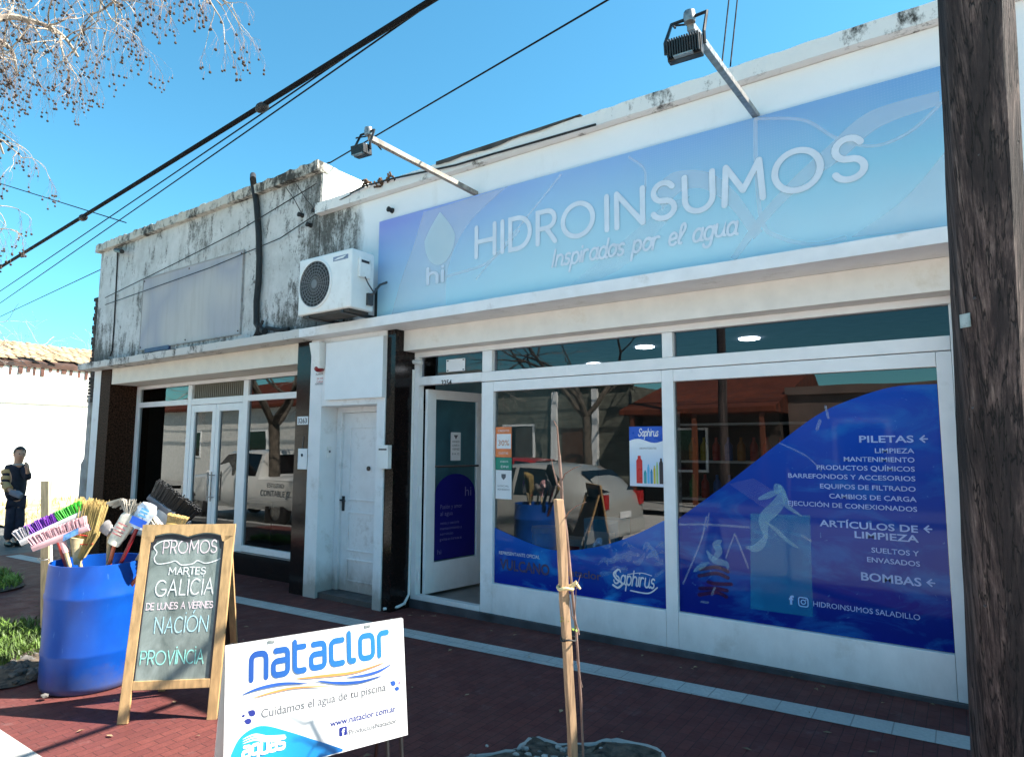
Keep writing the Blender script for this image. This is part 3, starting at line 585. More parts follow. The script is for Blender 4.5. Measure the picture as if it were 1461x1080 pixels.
def band(px1, px2, dy, m, name):
    a = clip_sign(smooth_line([SP(*p) for p in px1])); c = clip_sign(smooth_line([SP(*p) for p in px2])); b = B(); n = len(a)
    c = [c[min(len(c)-1, int(i*(len(c)-1)/(n-1)))] for i in range(n)]
    va = [b.bm.verts.new((x, SY-dy, z)) for x, z in a]; vc = [b.bm.verts.new((x, SY-dy, z)) for x, z in c]
    for i in range(n-1): b.bm.faces.new((va[i], va[i+1], vc[i+1], vc[i]))
    bmesh.ops.dissolve_degenerate(b.bm, dist=1e-5, edges=b.bm.edges); bmesh.ops.recalc_face_normals(b.bm, faces=b.bm.faces)
    obj(name, b, m, SG)
band([(558, 450), (572, 400), (590, 350), (604, 303)], [(636, 442), (640, 380), (668, 320), (725, 265)], .0010, swoosh_m, 'swoosh')
band([(810, 410), (850, 375), (905, 330), (950, 290)], [(848, 402), (890, 380), (930, 340), (985, 280)], .0014, swoosh_s, 'swoosh')
band([(935, 268), (962, 246), (1010, 246), (1050, 275), (1088, 330)], [(945, 300), (975, 272), (1010, 272), (1045, 300), (1075, 342)], .0018, swoosh_m, 'swoosh')
band([(1042, 368), (1080, 312), (1128, 258), (1180, 210), (1240, 160), (1340, 130)], [(1050, 372), (1092, 318), (1145, 265), (1200, 228), (1255, 182), (1341, 150)], .0022, swoosh_m, 'swoosh')
band([(1215, 338), (1290, 284), (1351, 213)], [(1216, 339), (1300, 330), (1357, 322)], .0026, swoosh_m, 'swoosh')
for i, (pp, wd) in enumerate((([(735, 395), (680, 398), (760, 300), (800, 250)][1:], .022), ([(898, 225), (918, 240), (921, 262), (918, 290)], .02), ([(636, 395), (690, 378), (718, 355), (740, 330)], .03),
    ([(1079, 170), (1146, 172), (1192, 197), (1245, 209), (1299, 188), (1349, 142)], .022), ([(1078, 172), (1079, 240), (1088, 318), (1115, 340), (1161, 349), (1205, 340)], .03))):
    bm = bmesh.new(); ribbon(bm, smooth_line([SP(*p) for p in pp]), wd, .0005*i); on_sign(bm, .0030); obj('swoosh_line', bm, swoosh_m, SG)
x0 = SP(680, 350)[0]
bm1, L1 = write('HIDRO', .278, .042, .28, xs=.98, zz=.0006); bm2, L2 = write('INSUMOS', .278, .042, .28, xs=.98, zz=.0006)
xi, xo = SP(865, 300)[0], SP(846, 300)[0]
xs_ = -0.492; 
for v in bm1.verts: v.co.x = x0+v.co.x*((xo-x0)/L1); v.co.y += 3.243
for v in bm2.verts: v.co.x = xi+v.co.x*((SP(1233, 230)[0]-xi)/L2); v.co.y += 3.243
bm = on_sign(join(bm1, bm2), .0060); bmesh.ops.recalc_face_normals(bm, faces=bm.faces); obj('name_lettering', bm, vinyl_white, SG)
bm = script('Inspirados por el agua', -2.757, -1.228, 3.02, .135, .021, .15, ital=.22, jit=.03)
obj('slogan_lettering', on_sign(bm, .0062), vinyl_white, SG)
cx, cz0 = SP(627, 378)[0], SP(627, 378)[1]; ct = SP(627, 303)[1]; H_ = ct-cz0; W_ = (SP(648, 345)[0]-SP(605, 345)[0])/2
dp = []
for k in range(40):
    t = 2*math.pi*k/40; s_ = (1-math.cos(t))/2; dp.append((cx+W_*math.sin(t)*(1 if s_ > .5 else (s_*2)**.55)*1.0, SY-.007, ct-H_*s_))
obj('droplet_logo', B().poly(dp), faded('pale_droplet_print', (.66, .80, .84), .62), SG)
hb = writefit('hi', SP(611, 390)[0], SP(632, 390)[0], SP(620, 404)[1], .155, .026, .28)
obj('logo_lettering', on_sign(hb, .0078), vinyl_white, SG)

# ================================================================ AIR CONDITIONER on the wall
AX0, AX1, AY0, AY1, AZ0, AZ1 = -5.575, -4.765, -.80, -.50, 2.845, 3.435
AC = thing('air_conditioner', 'white outdoor air conditioning unit mounted on the mouldy wall beside the blue sign', 'air conditioner', (-5.17, -.6, 2.80))
obj('casing', B().box((AX0, AY0, AZ0), (AX1, AY1, AZ1)), plastic_white, AC, bevel=.022, seg=3, smooth=True)
fc = pl(450, 403, AY0); fx, fz, fr = AX0+.275, AZ0+.30, .245
obj('fan_recess', B().disc((fx, AY0-.003, fz), fr), black_metal, AC)
g = B()
for k in range(7): g.tube([(fx+(fr-.012-k*.032)*math.cos(t), AY0-.012, fz+(fr-.012-k*.032)*math.sin(t)) for t in [2*math.pi*j/40 for j in range(41)]], .0045, 5, caps=False)
for k in range(24):
    t = 2*math.pi*k/24; g.tube([(fx+.04*math.cos(t), AY0-.015, fz+.04*math.sin(t)), (fx+(fr-.01)*math.cos(t), AY0-.012, fz+(fr-.01)*math.sin(t))], .0035, 5)
g.disc((fx, AY0-.018, fz), .045); obj('fan_grille', g, M('grey_grille', (.16, .165, .17), .5), AC)
obj('fan_ring', B().tube([(fx+fr*math.cos(t), AY0-.006, fz+fr*math.sin(t)) for t in [2*math.pi*j/48 for j in range(49)]], .012, 6, caps=False), plastic_white, AC, smooth=True)
obj('badge', B().box((AX1-.27, AY0-.003, AZ1-.10), (AX1-.05, AY0+.001, AZ1-.055)), M('blue_grey_badge', (.20, .24, .34), .3), AC)
obj('badge_stripe', B().poly([(AX1-.26, AY0-.005, AZ1-.09), (AX1-.12, AY0-.005, AZ1-.085), (AX1-.07, AY0-.005, AZ1-.062), (AX1-.2, AY0-.005, AZ1-.072)]), plastic_white, AC)
obj('valve_cover', B().box((AX1-.002, -.72, 3.16), (AX1+.03, -.57, 3.36)), plastic_white, AC, bevel=.012)
obj('valve_handle', B().box((AX1+.029, -.70, 3.31), (AX1+.034, -.60, 3.335)), black_metal, AC)
obj('service_valve', B().box((AX1-.002, -.60, 2.90), (AX1+.03, -.53, 3.02)).tube([(AX1+.01, -.57, 3.0), (AX1+.05, -.55, 3.02), (AX1+.06, -.48, 3.12), (AX1+.02, FY, 3.2)], .012).tube([(AX1+.03, -.65, 3.17), (AX1+.05, -.62, 3.10), (AX1+.045, -.55, 3.04)], .007), dark_metal, AC, smooth=True)
for x in (AX0+.14, AX1-.14):
    br = B().box((x-.02, AY0+.02, AZ0-.035), (x+.02, FY, AZ0-.003)).box((x-.02, FY-.03, AZ0-.0), (x+.02, FY, AZ0+.3))
    obj('bracket', br, black_metal, AC)
obj('base_tray', B().box((AX0+.05, AY0+.03, AZ0-.025), (AX1-.05, AY1-.02, AZ0+.001)), M('dark_base', (.05, .045, .04), .8), AC)

# ================================================================ FLOODLIGHTS on arms
def floodlight(xw, zw, ye, ze, big, label, matarm):
    t = thing('floodlight', label, 'floodlight', (xw, FY, zw), 'floodlights on arms over the shop sign')
    obj('arm', B().box((-.02, -.02, 0), (.02, .02, (Vector((xw, ye, ze))-Vector((xw, FY, zw))).length)).xf(Matrix.Translation((xw, FY, zw)) @ Vector((0, ye-FY, ze-zw)).to_track_quat('Z', 'X').to_matrix().to_4x4()), matarm, t, bevel=.003)
    s = .30*big; hx_, hz = xw, ze-.06
    c = Vector((xw-.015, ye-.05, ze-.05-.17*big))                # housing centre, tilted to face the wall
    m = Matrix.Translation(c) @ Matrix.Rotation(R(8), 4, 'X') @ Matrix.Rotation(R(6), 4, 'Z')
    hb_ = B().box((-s/2, -.03, -s*.30), (s/2, .03, s*.30)); hb_.xf(m); hs = obj('housing', hb_, black_metal, t, bevel=.006)
    f = B()
    for k in range(13): x = -s*.44+k*s*.88/12; f.box((x-.004, -.062, -s*.24), (x+.004, -.0301, s*.27))
    obj('cooling_fins', f.xf(m), black_metal, hs)
    obj('lens', B().box((-s*.45, .0301, -s*.27), (s*.45, .034, s*.27)).xf(m), M('lamp_glass', (.55, .58, .60), .1), hs)
    obj('rating_plate', B().box((-.05, -.066, -s*.285), (.05, -.0302, -s*.245)).xf(m), steel, hs)
    y = B(); w2 = s/2+.012
    y.tube([m @ Vector((-w2, 0, 0)), m @ Vector((-w2, .0, s*.34)), Vector((xw-w2*.95, ye-.02, ze+.035)), Vector((xw, ye-.005, ze+.045)), Vector((xw+w2*.95, ye-.02, ze+.035)), m @ Vector((w2, 0, s*.34)), m @ Vector((w2, 0, 0))], .010, 6)
    obj('yoke', y, black_metal, t)
    obj('bolt', B().lathe([(0, -.03), (.03, -.03), (.034, 0), (.03, .03), (0, .035)], 12, (xw, ye-.01, ze+.045)), steel, t, smooth=True)
    obj('lead', B().tube([(xw-.08*big, ye-.10, ze-.08*big), (xw-.07, ye-.07, ze-.01), (xw-.02, ye+.02, ze+.03), (xw-.025, ye+.15, ze-.03)], .006, 6), black_rubber, t, smooth=True)
    return t
W1, W2 = pl(680, 277, FY), pl(1080, 167, FY)
E1, E2 = plx(527, 197, W1.x), plx(985, 38, W2.x)
floodlight(W1.x, W1.z, E1.y, E1.z, .44, 'small black floodlight on a rusty arm near the droplet logo', M('rusty_arm', (.34, .30, .25), .6, var=.4, sc_=10, bump=.2, dirt=.7, dcol=(.13, .06, .03), dsc=8))
floodlight(W2.x, W2.z, E2.y, E2.z, .60, 'larger black finned floodlight on a galvanised arm near the wooden utility pole', steel)

# ================================================================ SMALL THINGS ON THE FRONTS
q = lambda px, py, y: pl(px, py, y)
# blank banner on the office upper wall
bp0, bp1 = q(200, 486, FY-.03), q(345, 380, FY-.03)
def blurred():
    n = N('faded_banner_print'); p = n.world()
    c = n.ramp(n.noise(p, .9, 1, .3), [(.35, (.50, .49, .47)), (.5, (.46, .455, .45)), (.62, (.35, .36, .41)), (.75, (.48, .47, .455))]); st_ = n.ramp(n.noise(n.mapped(p, (1, 1, .12)), 9, 6, .7), [(.5, 0), (.75, .4)]); n.base(n.mix(st_, c, (.28, .26, .24))); n.rough(.8); return n.m
bn = thing('faded_banner', 'pale faded banner with vague bluish blotches on the mouldy upper wall', 'banner', (-9, FY, 2.9))
zb, zt = q(270, 487, FY).z, q(270, 383, FY).z
bz0 = q(200, 486, FY-.02); bz1 = q(346, 384, FY-.02); bz0.z = q(272, 490, FY-.02).z; bz1.z = q(272, 380, FY-.02).z
obj('banner_face', B().box((bz0.x, FY-.022, bz0.z+.03), (bz1.x, FY-.001, bz1.z)), blurred(), bn)
fr_ = B(); bx0, bx1, bz_0, bz_1 = bz0.x, bz1.x, bz0.z+.03, bz1.z
for a_ in ((bx0-.015, bx1+.015, bz_1, bz_1+.015), (bx0-.015, bx1+.015, bz_0-.015, bz_0), (bx0-.015, bx0, bz_0, bz_1), (bx1, bx1+.015, bz_0, bz_1)): fr_.box((a_[0], FY-.028, a_[2]), (a_[1], FY-.001, a_[3]))
obj('banner_frame', fr_, M('dull_frame', (.38, .37, .36), .6, dirt=.5, dcol=(.15, .10, .07), dsc=9), bn)
for x in (bx0+.03, (bx0+bx1)/2, bx1-.03):
    for z in (bz_0+.03, bz_1-.03): obj('screw', B().ball((x, FY-.024, z), .012, 1), M('rusty_iron', (.10, .055, .03), .8, var=.4), bn)
obj('banner_foot', B().box((q(210, 488, FY).x, FY-.03, bz0.z-.03), (q(244, 488, FY).x, FY-.001, bz0.z+.028)), M('navy_strip', (.03, .05, .14), .5), bn)
# black hose bundle over the parapet
hp = [q(x, y, FY-.05) for x, y in ((372, 470), (366, 462), (366, 430), (369, 400), (370, 370), (369, 330), (366, 290), (362, 265))]
hp = [q(378, 473, FY-.1)]+hp+[q(361, 256, FY-.10), q(361, 250, -.05)]
hs = thing('hose_bundle', 'thick black insulated hose hanging down from the office parapet', 'hose', (hp[4].x, FY, 3.0))
obj('hose', B().tube(hp, .038, 10), black_rubber, hs, smooth=True)
bb = B(); random.seed(2)
for k in range(7): bb.tube([hp[1]+Vector((random.uniform(-.09, .09), -.03, random.uniform(-.05, .10))), hp[1]+Vector((random.uniform(-.06, .08), -.05, random.uniform(-.10, .03))), hp[1]+Vector((random.uniform(-.09, .12), -.02, random.uniform(-.10, .02)))], .018, 6)
obj('tape_wrap', bb, black_rubber, hs, smooth=True)
a = q(366, 402, FY-.05); obj('clamp', B().lathe([(.042, -.012), (.045, 0), (.042, .012)], 14, a), steel, hs)
tag(obj('drain_pipe', B().tube([q(380, 468, FY-.06), q(400, 471, FY-.07), q(412, 469, FY-.06)], .022, 8), black_rubber, smooth=True), 'short black pipe lying on the slab beside the hose', 'pipe')
# thin wire with a small camera at the far corner
wr = thing('security_camera', 'small black camera with a wire running down the mouldy wall corner', 'camera', q(168, 357, FY))
obj('body', B().tube([q(165, 357, FY-.02), q(174, 359, FY-.16)], .035, 8), black_metal, wr, smooth=True)
obj('wire', B().tube([q(*p, FY-.012) for p in ((168, 358), (167, 380), (165, 420), (163, 460), (160, 500), (157, 508))], .010, 5), black_rubber, wr)
# wires running over both fronts
def wire(name, pts, r, label, cat='cable', group=None, m=None, n=5): return tag(obj(name, B().tube(pts, r, 8), m or black_rubber, smooth='all'), label, cat, group)
wire('wall_wire', [q(150, 425, FY-.06), q(250, 376, FY-.07), q(340, 330, FY-.07), q(452, 262, FY-.09)], .006, 'highest thin wire strung across the mouldy wall')
wire('wall_wire', [q(150, 435, FY-.05), q(300, 382, FY-.06), q(400, 340, FY-.05), q(470, 293, FY-.05), q(500, 278, FY-.1)], .006, 'sagging wire strung across the mouldy wall below the highest wire')
tag(obj('wall_wire', B().tube([q(408, 268, FY-.03), q(420, 285, FY-.03), q(432, 308, FY-.04)], .005, 5).tube([q(422, 262, FY-.03), q(438, 286, FY-.03), q(452, 302, FY-.04)], .005, 5), black_rubber), 'pair of short hanging wires near the step between the roofs', 'cable')
ins = []
for i, (px, py, lab) in enumerate(((432, 308, 'black insulator stub left of the step on the mouldy wall'), (444, 322, 'small black insulator stub under the other stub'), (452, 302, 'black insulator stub right beside the roof step'), (560, 301, 'single black stub on the white wall above the sign corner'))):
    p = q(px, py, FY); tag(obj('insulator', B().lathe([(0, -.07), (.03, -.06), (.022, -.03), (.03, 0)], 10).xf(Matrix.Translation(p) @ Matrix.Rotation(R(-90), 4, 'X')), black_rubber, smooth=True), lab, 'insulator', 'insulators on the wall')
wire('roof_wire', [q(500, 276, FY-.1), q(520, 266, FY-.11), q(556, 256, FY-.12), q(650, 236, FY-.1), q(700, 221, FY-.1), q(760, 204, FY-.1), q(850, 178, FY-.1)], .010, 'black wire lying along the shop roof edge')
for px, py, lab in ((522, 262, 'rusty clamp holding a wire at the roof step'), (556, 254, 'second rusty clamp on the white roof edge'), (541, 262, 'dark wire tangle between the two rusty clamps')):
    p = q(px, py, FY-.1); b = B(); random.seed(px)
    for k in range(5): b.tube([p+Vector((random.uniform(-.06, .06), random.uniform(-.03, .03), random.uniform(-.04, .05))) for _ in range(3)], .011, 6)
    tag(obj('wire_clamp', b, M('rusty_iron', (.10, .055, .03), .8, var=.4)), lab, 'clamp', 'clamps on the roof edge')
# alarm siren, stickers, plates
sx0, sx1 = q(448, 490, FY-.08), q(463, 525, FY-.08)
si = thing('alarm_siren', 'white alarm siren box with red lens beside the blank white board', 'siren', (sx0.x, FY, sx1.z))
cxs = (sx0.x+sx1.x)/2-.02; obj('box', B().hexa([(cxs-.055, FY-.016, sx1.z), (cxs+.055, FY-.016, sx1.z), (cxs+.055, FY-.10, sx1.z), (cxs-.055, FY-.10, sx1.z), (cxs-.085, FY-.016, sx0.z), (cxs+.085, FY-.016, sx0.z), (cxs+.085, FY-.14, sx0.z), (cxs-.085, FY-.14, sx0.z)]), plastic_white, si, bevel=.01)
obj('lens', B().ball((cxs, FY-.06, sx1.z), .055, 2, (1, 1, .7)), plastic_red, si, smooth='all')
st = thing('alarm_notice', 'small white alarm notice with red print under the siren', 'notice', (cxs, FY, sx1.z-.3))
za = q(456, 531, FY).z; zb_ = q(456, 552, FY).z
sxa, sxb = q(449.5, 540, FY-.02).x, q(462, 540, FY-.02).x
obj('sheet', B().box((sxa, FY-.019, zb_), (sxb, FY-.0155, za)), paper, st)
tb = [to_plane(fit_text(s, sxa+.01, sxb-.01, .022), (0, FY-.021, z), (1, 0, 0), (0, 0, 1)) for s, z in (('ALARMA', za-.035), ('MONITOREO', zb_+.02))]
obj('dark_print', join(*tb), ink, st)
obj('red_print', join(*[to_plane(fit_text(s, sxa+.03, sxb-.01, .022), (0, FY-.021, z), (1, 0, 0), (0, 0, 1)) for s, z in (('24 HS', za-.085), ('CASA', za-.12))]), red_ink, st)
x0b, x1b = q(466, 500, FY-.05).x, -4.752; zt_, zb2 = q(510, 484, FY-.05).z, q(520, 568, FY-.05).z
tag(obj('blank_board', B().box((x0b, FY-.06, zb2), (x1b, FY-.0155, zt_)), M('blank_board_white', (.80, .84, .87), .5, var=.02, bump=.02), bevel=.004), 'large blank white board above the old white door', 'board')
def plate(px0, px1, py0, py1, y, s, label, white=True, slope=0):
    a_, c_ = q(px0, py1, y), q(px1, py0, y); t = thing('number_plate', label, 'number plate', (a_.x, y, a_.z))
    if white: obj('plate', B().box((a_.x, y-.006, a_.z), (c_.x, y, c_.z)), paper, t, bevel=.001)
    h = c_.z-a_.z; obj('digits', to_plane(fit_text(s, a_.x+.08*(c_.x-a_.x), c_.x-.08*(c_.x-a_.x), h*(.62 if white else .9), bold=.015), (0, y-(.008 if white else .003), a_.z+h*(.19 if white else .05)), (1, 0, 0), (0, 0, 1)), ink, t)
plate(424.5, 440, 594, 606, FY, '3263', 'white number plate reading 3263 on the black pilaster')
plate(628.5, 646, 541, 550.5, A0, '3254', 'black digits 3254 on the white frame over the open door', False)
def card(px0, py0, px1, py1, y, label, nm='notice', cat='notice', m=None, th=.006):
    a_, c_ = q(px0, py1, y), q(px1, py0, y); return tag(obj(nm, B().box((a_.x, y-th, a_.z), (c_.x, y, c_.z)), m or paper, bevel=.001), label, cat), a_, c_
mb, a_, c_ = card(425, 640, 439, 669, FY, 'white paper card with a black mark hung on the black pilaster', 'hanging_card', 'card')
obj('card_mark', B().tube([(a_.x+.07, FY-.009, c_.z-.06), (a_.x+.08, FY-.009, c_.z-.085)], .012, 8), ink, mb)
obj('string', B().tube([(a_.x+.07, FY-.004, c_.z), (a_.x+.085, FY-.004, c_.z+.13)], .003, 5), ink_grey, mb)
lb, a_, c_ = card(543, 635, 559, 668, FY-.016, 'white letter box at the corner between white portal and black pilaster', 'letter_box', 'letter box', plastic_white, .05)
obj('slot', B().box((a_.x+.02, FY-.0685, c_.z-.05), (c_.x-.02, FY-.066, c_.z-.035)), ink, lb)
p = plx(469, 645, -5.74); ic = tag(obj('intercom', B().box((-5.74, p.y-.03, p.z-.06), (-5.725, p.y+.03, p.z+.06)), plastic_white, bevel=.003), 'small white doorbell plate inside the white door recess', 'doorbell')
obj('button', B().box((-5.7252, p.y-.01, p.z-.005), (-5.72, p.y+.01, p.z+.02)), ink_grey, ic)
a_, c_ = q(637, 531, .008), q(664, 511, .008)
ps = tag(obj('transom_notice', B().box((a_.x, .004, a_.z), (c_.x, .0075, c_.z)), paper), 'plain white card taped with four tabs in the transom over the door', 'notice')
b = B()
for x in (a_.x+.01, c_.x-.03):
    for z in (a_.z+.008, c_.z-.018): b.box((x, .001, z), (x+.02, .0038, z+.01))
obj('tape_tab', b, ink, ps)
# white pipe from the soffit down the black reveal
pp = [q(574, 474, FY+.14), q(571, 488, FY+.15), q(568, 502, FY+.18), q(573, 512, FY+.24), q(586, 516, -.05), q(602, 518, -.045)]
tag(obj('drain_hose', B().tube(pp, .022, 8), plastic_white, smooth=True), 'bent white pipe from the soffit to the door frame', 'pipe')
z0 = gz(-4.75)+.03
tag(obj('floor_pipe', B().tube([(-4.70, FY-.02, z0), (-4.63, FY+.1, z0+.005), (-4.625, -.12, z0+.02), (-4.628, -.055, z0+.10), (-4.628, -.05, .6), (-4.63, -.05, 2.3)], .014, 8), plastic_white, smooth=True), 'thin white pipe along the foot of the black pilaster', 'pipe')

# ================================================================ WINDOW DECALS, POSTERS AND STOCK
GY = .006                                        # just in front of the panes
def vinyl(name, top, bot, z0, z1, streak):
    n = N(name); p = n.world(); x, y, z = n.sep(p)[:3]
    v = n.math('DIVIDE', n.math('SUBTRACT', z, z0), z1-z0); c = n.ramp(v, [(0, bot), (1, top)])
    c = n.mix(n.ramp(n.noise(n.mapped(p, (1, 1, 2.2), rot=(0, R(28), 0)), 2.0, 5, .6, .8), [(.5, 0), (.72, streak)]), c, (.02, .22, .58))
    c = n.mix(n.ramp(n.noise(p, 16, 3, .5, 2), [(.70, 0), (.78, streak*.5)]), c, (.18, .50, .80))
    n.base(c); n.rough(.05); n.b.inputs['Specular IOR Level'].default_value = .2; return n.m
def G2(px, py): p = pl(px, py, GY); return (p.x, p.z)
def decal(name, pts, m, label, cat='window decal', top=True, y=GY):
    return tag(obj(name, B().poly([(x, y, z) for x, z in pts]), m), label, cat)
cur = smooth_line([G2(*p) for p in ((966, 741), (1038, 689), (1111, 632), (1168, 591), (1217, 569), (1274, 552), (1336, 548))], 8)
cur[0] = (-1.839, cur[0][1]); cur[-1] = (-.103, cur[-1][1])
RD = decal('window_decal', [(-.103, .265)]+cur[::-1]+[(-1.839, .265)], vinyl('royal_blue_vinyl', (.012, .080, .46), (.006, .016, .20), .26, 1.95, .55), 'royal blue curved decal listing pool services on the widest display window')
cur = smooth_line([G2(*p) for p in ((705, 752), (752, 773), (795, 785), (851, 780), (903, 764), (948, 742))], 8)
cur[0] = (-3.609, cur[0][1]); cur[-1] = (-1.941, cur[-1][1])
MD = decal('window_decal', [(-1.941, .265)]+cur[::-1]+[(-3.609, .265)], vinyl('wave_blue_vinyl', (.02, .15, .56), (.006, .018, .25), .26, .95, 1.0), 'dipping blue water decal across the foot of the middle display window')
def wtext(s, pxr, pyr, pxl, pyl, cap_px, parent, m, bold=0, nm='lettering', y=GY-.003):
    a, c = pl(pxl, pyl, y), pl(pxr, pyr, y); k = abs(pl(pxr, pyr-cap_px, y).z-c.z)
    obj(nm, to_plane(fit_text(s, a.x, c.x, k, bold), (0, y, (a.z+c.z)/2), (1, 0, 0), (0, 0, 1)), m, parent)
def z1b(x, y): return (940+x*.4074, 420+y*.4074)
for s, xl, xr, yl, yr, cp, bold, m in (('PILETAS', 702, 893, 517, 519, 24, .02, vinyl_dim), ('LIMPIEZA', 757, 895, 555, 556, 17, .012, vinyl_dim), ('MANTENIMIENTO', 648, 896, 584, 588, 17, .012, vinyl_dim), ('PRODUCTOS QUÍMICOS', 553, 897, 612, 621, 17, .012, vinyl_dim),
    ('BARREFONDOS Y ACCESORIOS', 453, 899, 640, 655, 17, .012, vinyl_dim), ('EQUIPOS DE FILTRADO', 565, 900, 678, 690, 17, .012, vinyl_dim), ('CAMBIOS DE CARGA', 597, 903, 714, 725, 17, .012, vinyl_dim), ('EJECUCIÓN DE CONEXIONADOS', 453, 905, 738, 760, 17, .012, vinyl_dim),
    ('ARTÍCULOS DE', 563, 908, 812, 832, 24, .02, vinyl_dim), ('LIMPIEZA', 686, 911, 852, 867, 24, .02, vinyl_dim), ('SUELTOS Y', 745, 912, 906, 913, 18, .012, vinyl_dim), ('ENVASADOS', 730, 915, 938, 950, 18, .012, vinyl_dim), ('BOMBAS', 709, 920, 1002, 1019, 29, .02, vinyl_dim)):
    wtext(s, *z1b(xr, yr), *z1b(xl, yl), cp*.4074, RD, m, bold)
ar = bmesh.new()
for i, (x, y) in enumerate(((928, 506), (943, 821), (953, 1009))):
    px, py = z1b(x, y); a = pl(px-5, py, GY).x; c = pl(px+5, py+.5, GY).x; z = pl(px, py, GY).z
    for k, L in enumerate(([(a, z), (c, z)], [(a+.022, z+.02), (a, z), (a+.022, z-.02)])): ribbon(ar, L, .009, .0003*k)
for v in ar.verts: v.co = Vector((v.co.x, GY-.003-v.co.z, v.co.y))
obj('arrow', ar, vinyl_dim, RD)
wtext('f', 1133, 862, 1126, 861, 12, RD, vinyl_dim, .04)
p0, p1 = pl(1139, 865, GY), pl(1153.5, 852, GY); b = bmesh.new(); cx, cz, h = (p0.x+p1.x)/2, (p0.z+p1.z)/2, .030
ribbon(b, rnd([(cx-h, cz-h), (cx+h, cz-h), (cx+h, cz+h), (cx-h, cz+h)], .016, True), .007, 0); ribbon(b, ell(cx, cz, .014, .014), .006, 0); ribbon(b, ell(cx+.017, cz+.017, .002, .002), .004, 0)
for v in b.verts: v.co = Vector((v.co.x, GY-.003, v.co.y))
obj('social_icon', b, vinyl_dim, RD)
wtext('HIDROINSUMOS SALADILLO', 1313, 884, 1160.5, 865, 8, RD, vinyl_dim)
# pale figures and blocks printed on the decal
n_ = faded('pale_cyan_print', (.30, .62, .82), .34, .1); n2 = faded('teal_block_print', (.02, .34, .62), .36, .08); n3 = faded('pale_line_print', (.45, .60, .85), .28, .1); n4 = faded('violet_band_print', (.10, .16, .62), .35, .1)
def quad_print(pp, m, dy, nm='print_block'): obj(nm, B().poly([(x, GY-dy, z) for x, z in [G2(*p) for p in pp]]), m, RD)
quad_print([(1071, 732), (1156, 735), (1160, 880), (1071, 868)], n2, .0010)
quad_print([(1040, 690), (1075, 682), (1130, 715), (1090, 725)], n4, .0012)
def rib_px(b, pp, wpx, z, tp=None):
    P = smooth_line([G2(*p) for p in pp], 6); ribbon(b, P, wpx*.0054, z, tp)
belly = lambda t: .25+.9*math.sin(math.pi*min(1, max(0, t)))
fig = [bmesh.new(), bmesh.new()]; k = 0
for pp, wp in (([(1112, 692), (1116, 705), (1108, 722), (1092, 738), (1090, 752), (1094, 768)], 14), ([(1112, 692), (1120, 708), (1124, 722), (1144, 736)], 6), ([(1082, 712), (1098, 706), (1112, 700)], 7), ([(1094, 762), (1088, 774), (1078, 782), (1064, 780)], 9), ([(1092, 744), (1108, 756), (1120, 768), (1140, 782)], 5), ([(1106, 690), (1110, 697), (1108, 704)], 10),
    ([(1030, 771), (1022, 776), (1026, 787), (1016, 800)], 9), ([(1009, 785), (1014, 794), (1022, 800), (1036, 804), (1039, 812)], 8), ([(990, 815), (1000, 808), (1012, 802)], 6)):
    rib_px(fig[k > 5], pp, wp, .0004*k, belly); k += 1
for b in fig:
    for v in b.verts: v.co = Vector((v.co.x, GY-.0018-v.co.z, v.co.y))
    obj('printed_figure', b, n_, RD)
k = 0
for pp, wp in (([(1008, 737), (1000, 772), (975, 832)], 2.5), ([(1048, 762), (1036, 795)], 2), ([(1049, 762), (1068, 810)], 2.5), ([(1012, 732), (1009, 752)], 2), ([(968, 748), (1010, 748), (1068, 752)], 3), ([(1112, 632), (1150, 650), (1172, 672)], 1.6), ([(1145, 764), (1157, 771)], 3), ([(1170, 600), (1166, 612)], 4), ([(1178, 580), (1182, 596)], 3), ([(1020, 838), (1016, 848)], 3), ([(1001, 858), (1010, 859)], 3)):
    b = bmesh.new(); rib_px(b, pp, wp, .0002*k); k += 1
    for v in b.verts: v.co = Vector((v.co.x, GY-.0022-v.co.z, v.co.y))
    obj('printed_line', b, n3, RD)
b = bmesh.new(); k = 0; random.seed(4)
for i in range(5):
    rib_px(b, [(1000+random.uniform(-5, 12), 812+i*9), (1022, 812+i*9+random.uniform(-4, 4)), (1040+random.uniform(-6, 6), 815+i*9)], 5, .0003*i)
for v in b.verts: v.co = Vector((v.co.x, GY-.0028-v.co.z, v.co.y))
obj('dark_logo', b, faded('dark_brown_print', (.05, .015, .06), .7, .1), RD)
# middle decal prints
def z8(x, y): return (680+x*.398, 450+y*.398)
wtext('REPRESENTANTE OFICIAL', 770, 797, 712, 790.5, 5, MD, vinyl_white)
wtext('VULCANO', 784, 824, 713, 808, 15, MD, vinyl_grey, .03)
wtext('nataclor', 858, 828, 806, 820, 11, MD, vinyl_grey, .02)
def script_px(s, pl_, pr_, hpx, wd, par, m, nm, tr=.16, it=.2):
    a, c = pl(*pl_, GY), pl(*pr_, GY); h = hpx*.0058
    bm = script(s, a.x, c.x, (a.z+c.z)/2, h, wd, tr, ital=it)
    for v in bm.verts: v.co = Vector((v.co.x, GY-.003-v.co.z*1.0, v.co.y))
    obj(nm, bm, m, par)
script_px('Saphirus', (876, 833), (933, 837), 18, .014, MD, vinyl_white, 'brand_lettering')
script_px('Decoralia', (812, 786), (842, 786), 8, .006, MD, vinyl_white, 'script_lettering') if False else None
b = bmesh.new()
for i, (pp, wp) in enumerate((([(882, 812), (876, 818), (880, 826), (888, 832), (882, 838), (875, 834)], 3), ([(900, 842), (925, 846), (938, 838)], 2), ([(896, 819), (915, 817), (930, 821)], 1.2))): rib_px(b, pp, wp, .0003*i)
for v in b.verts: v.co = Vector((v.co.x, GY-.0034-v.co.z, v.co.y))
obj('brand_swash', b, vinyl_white, MD)
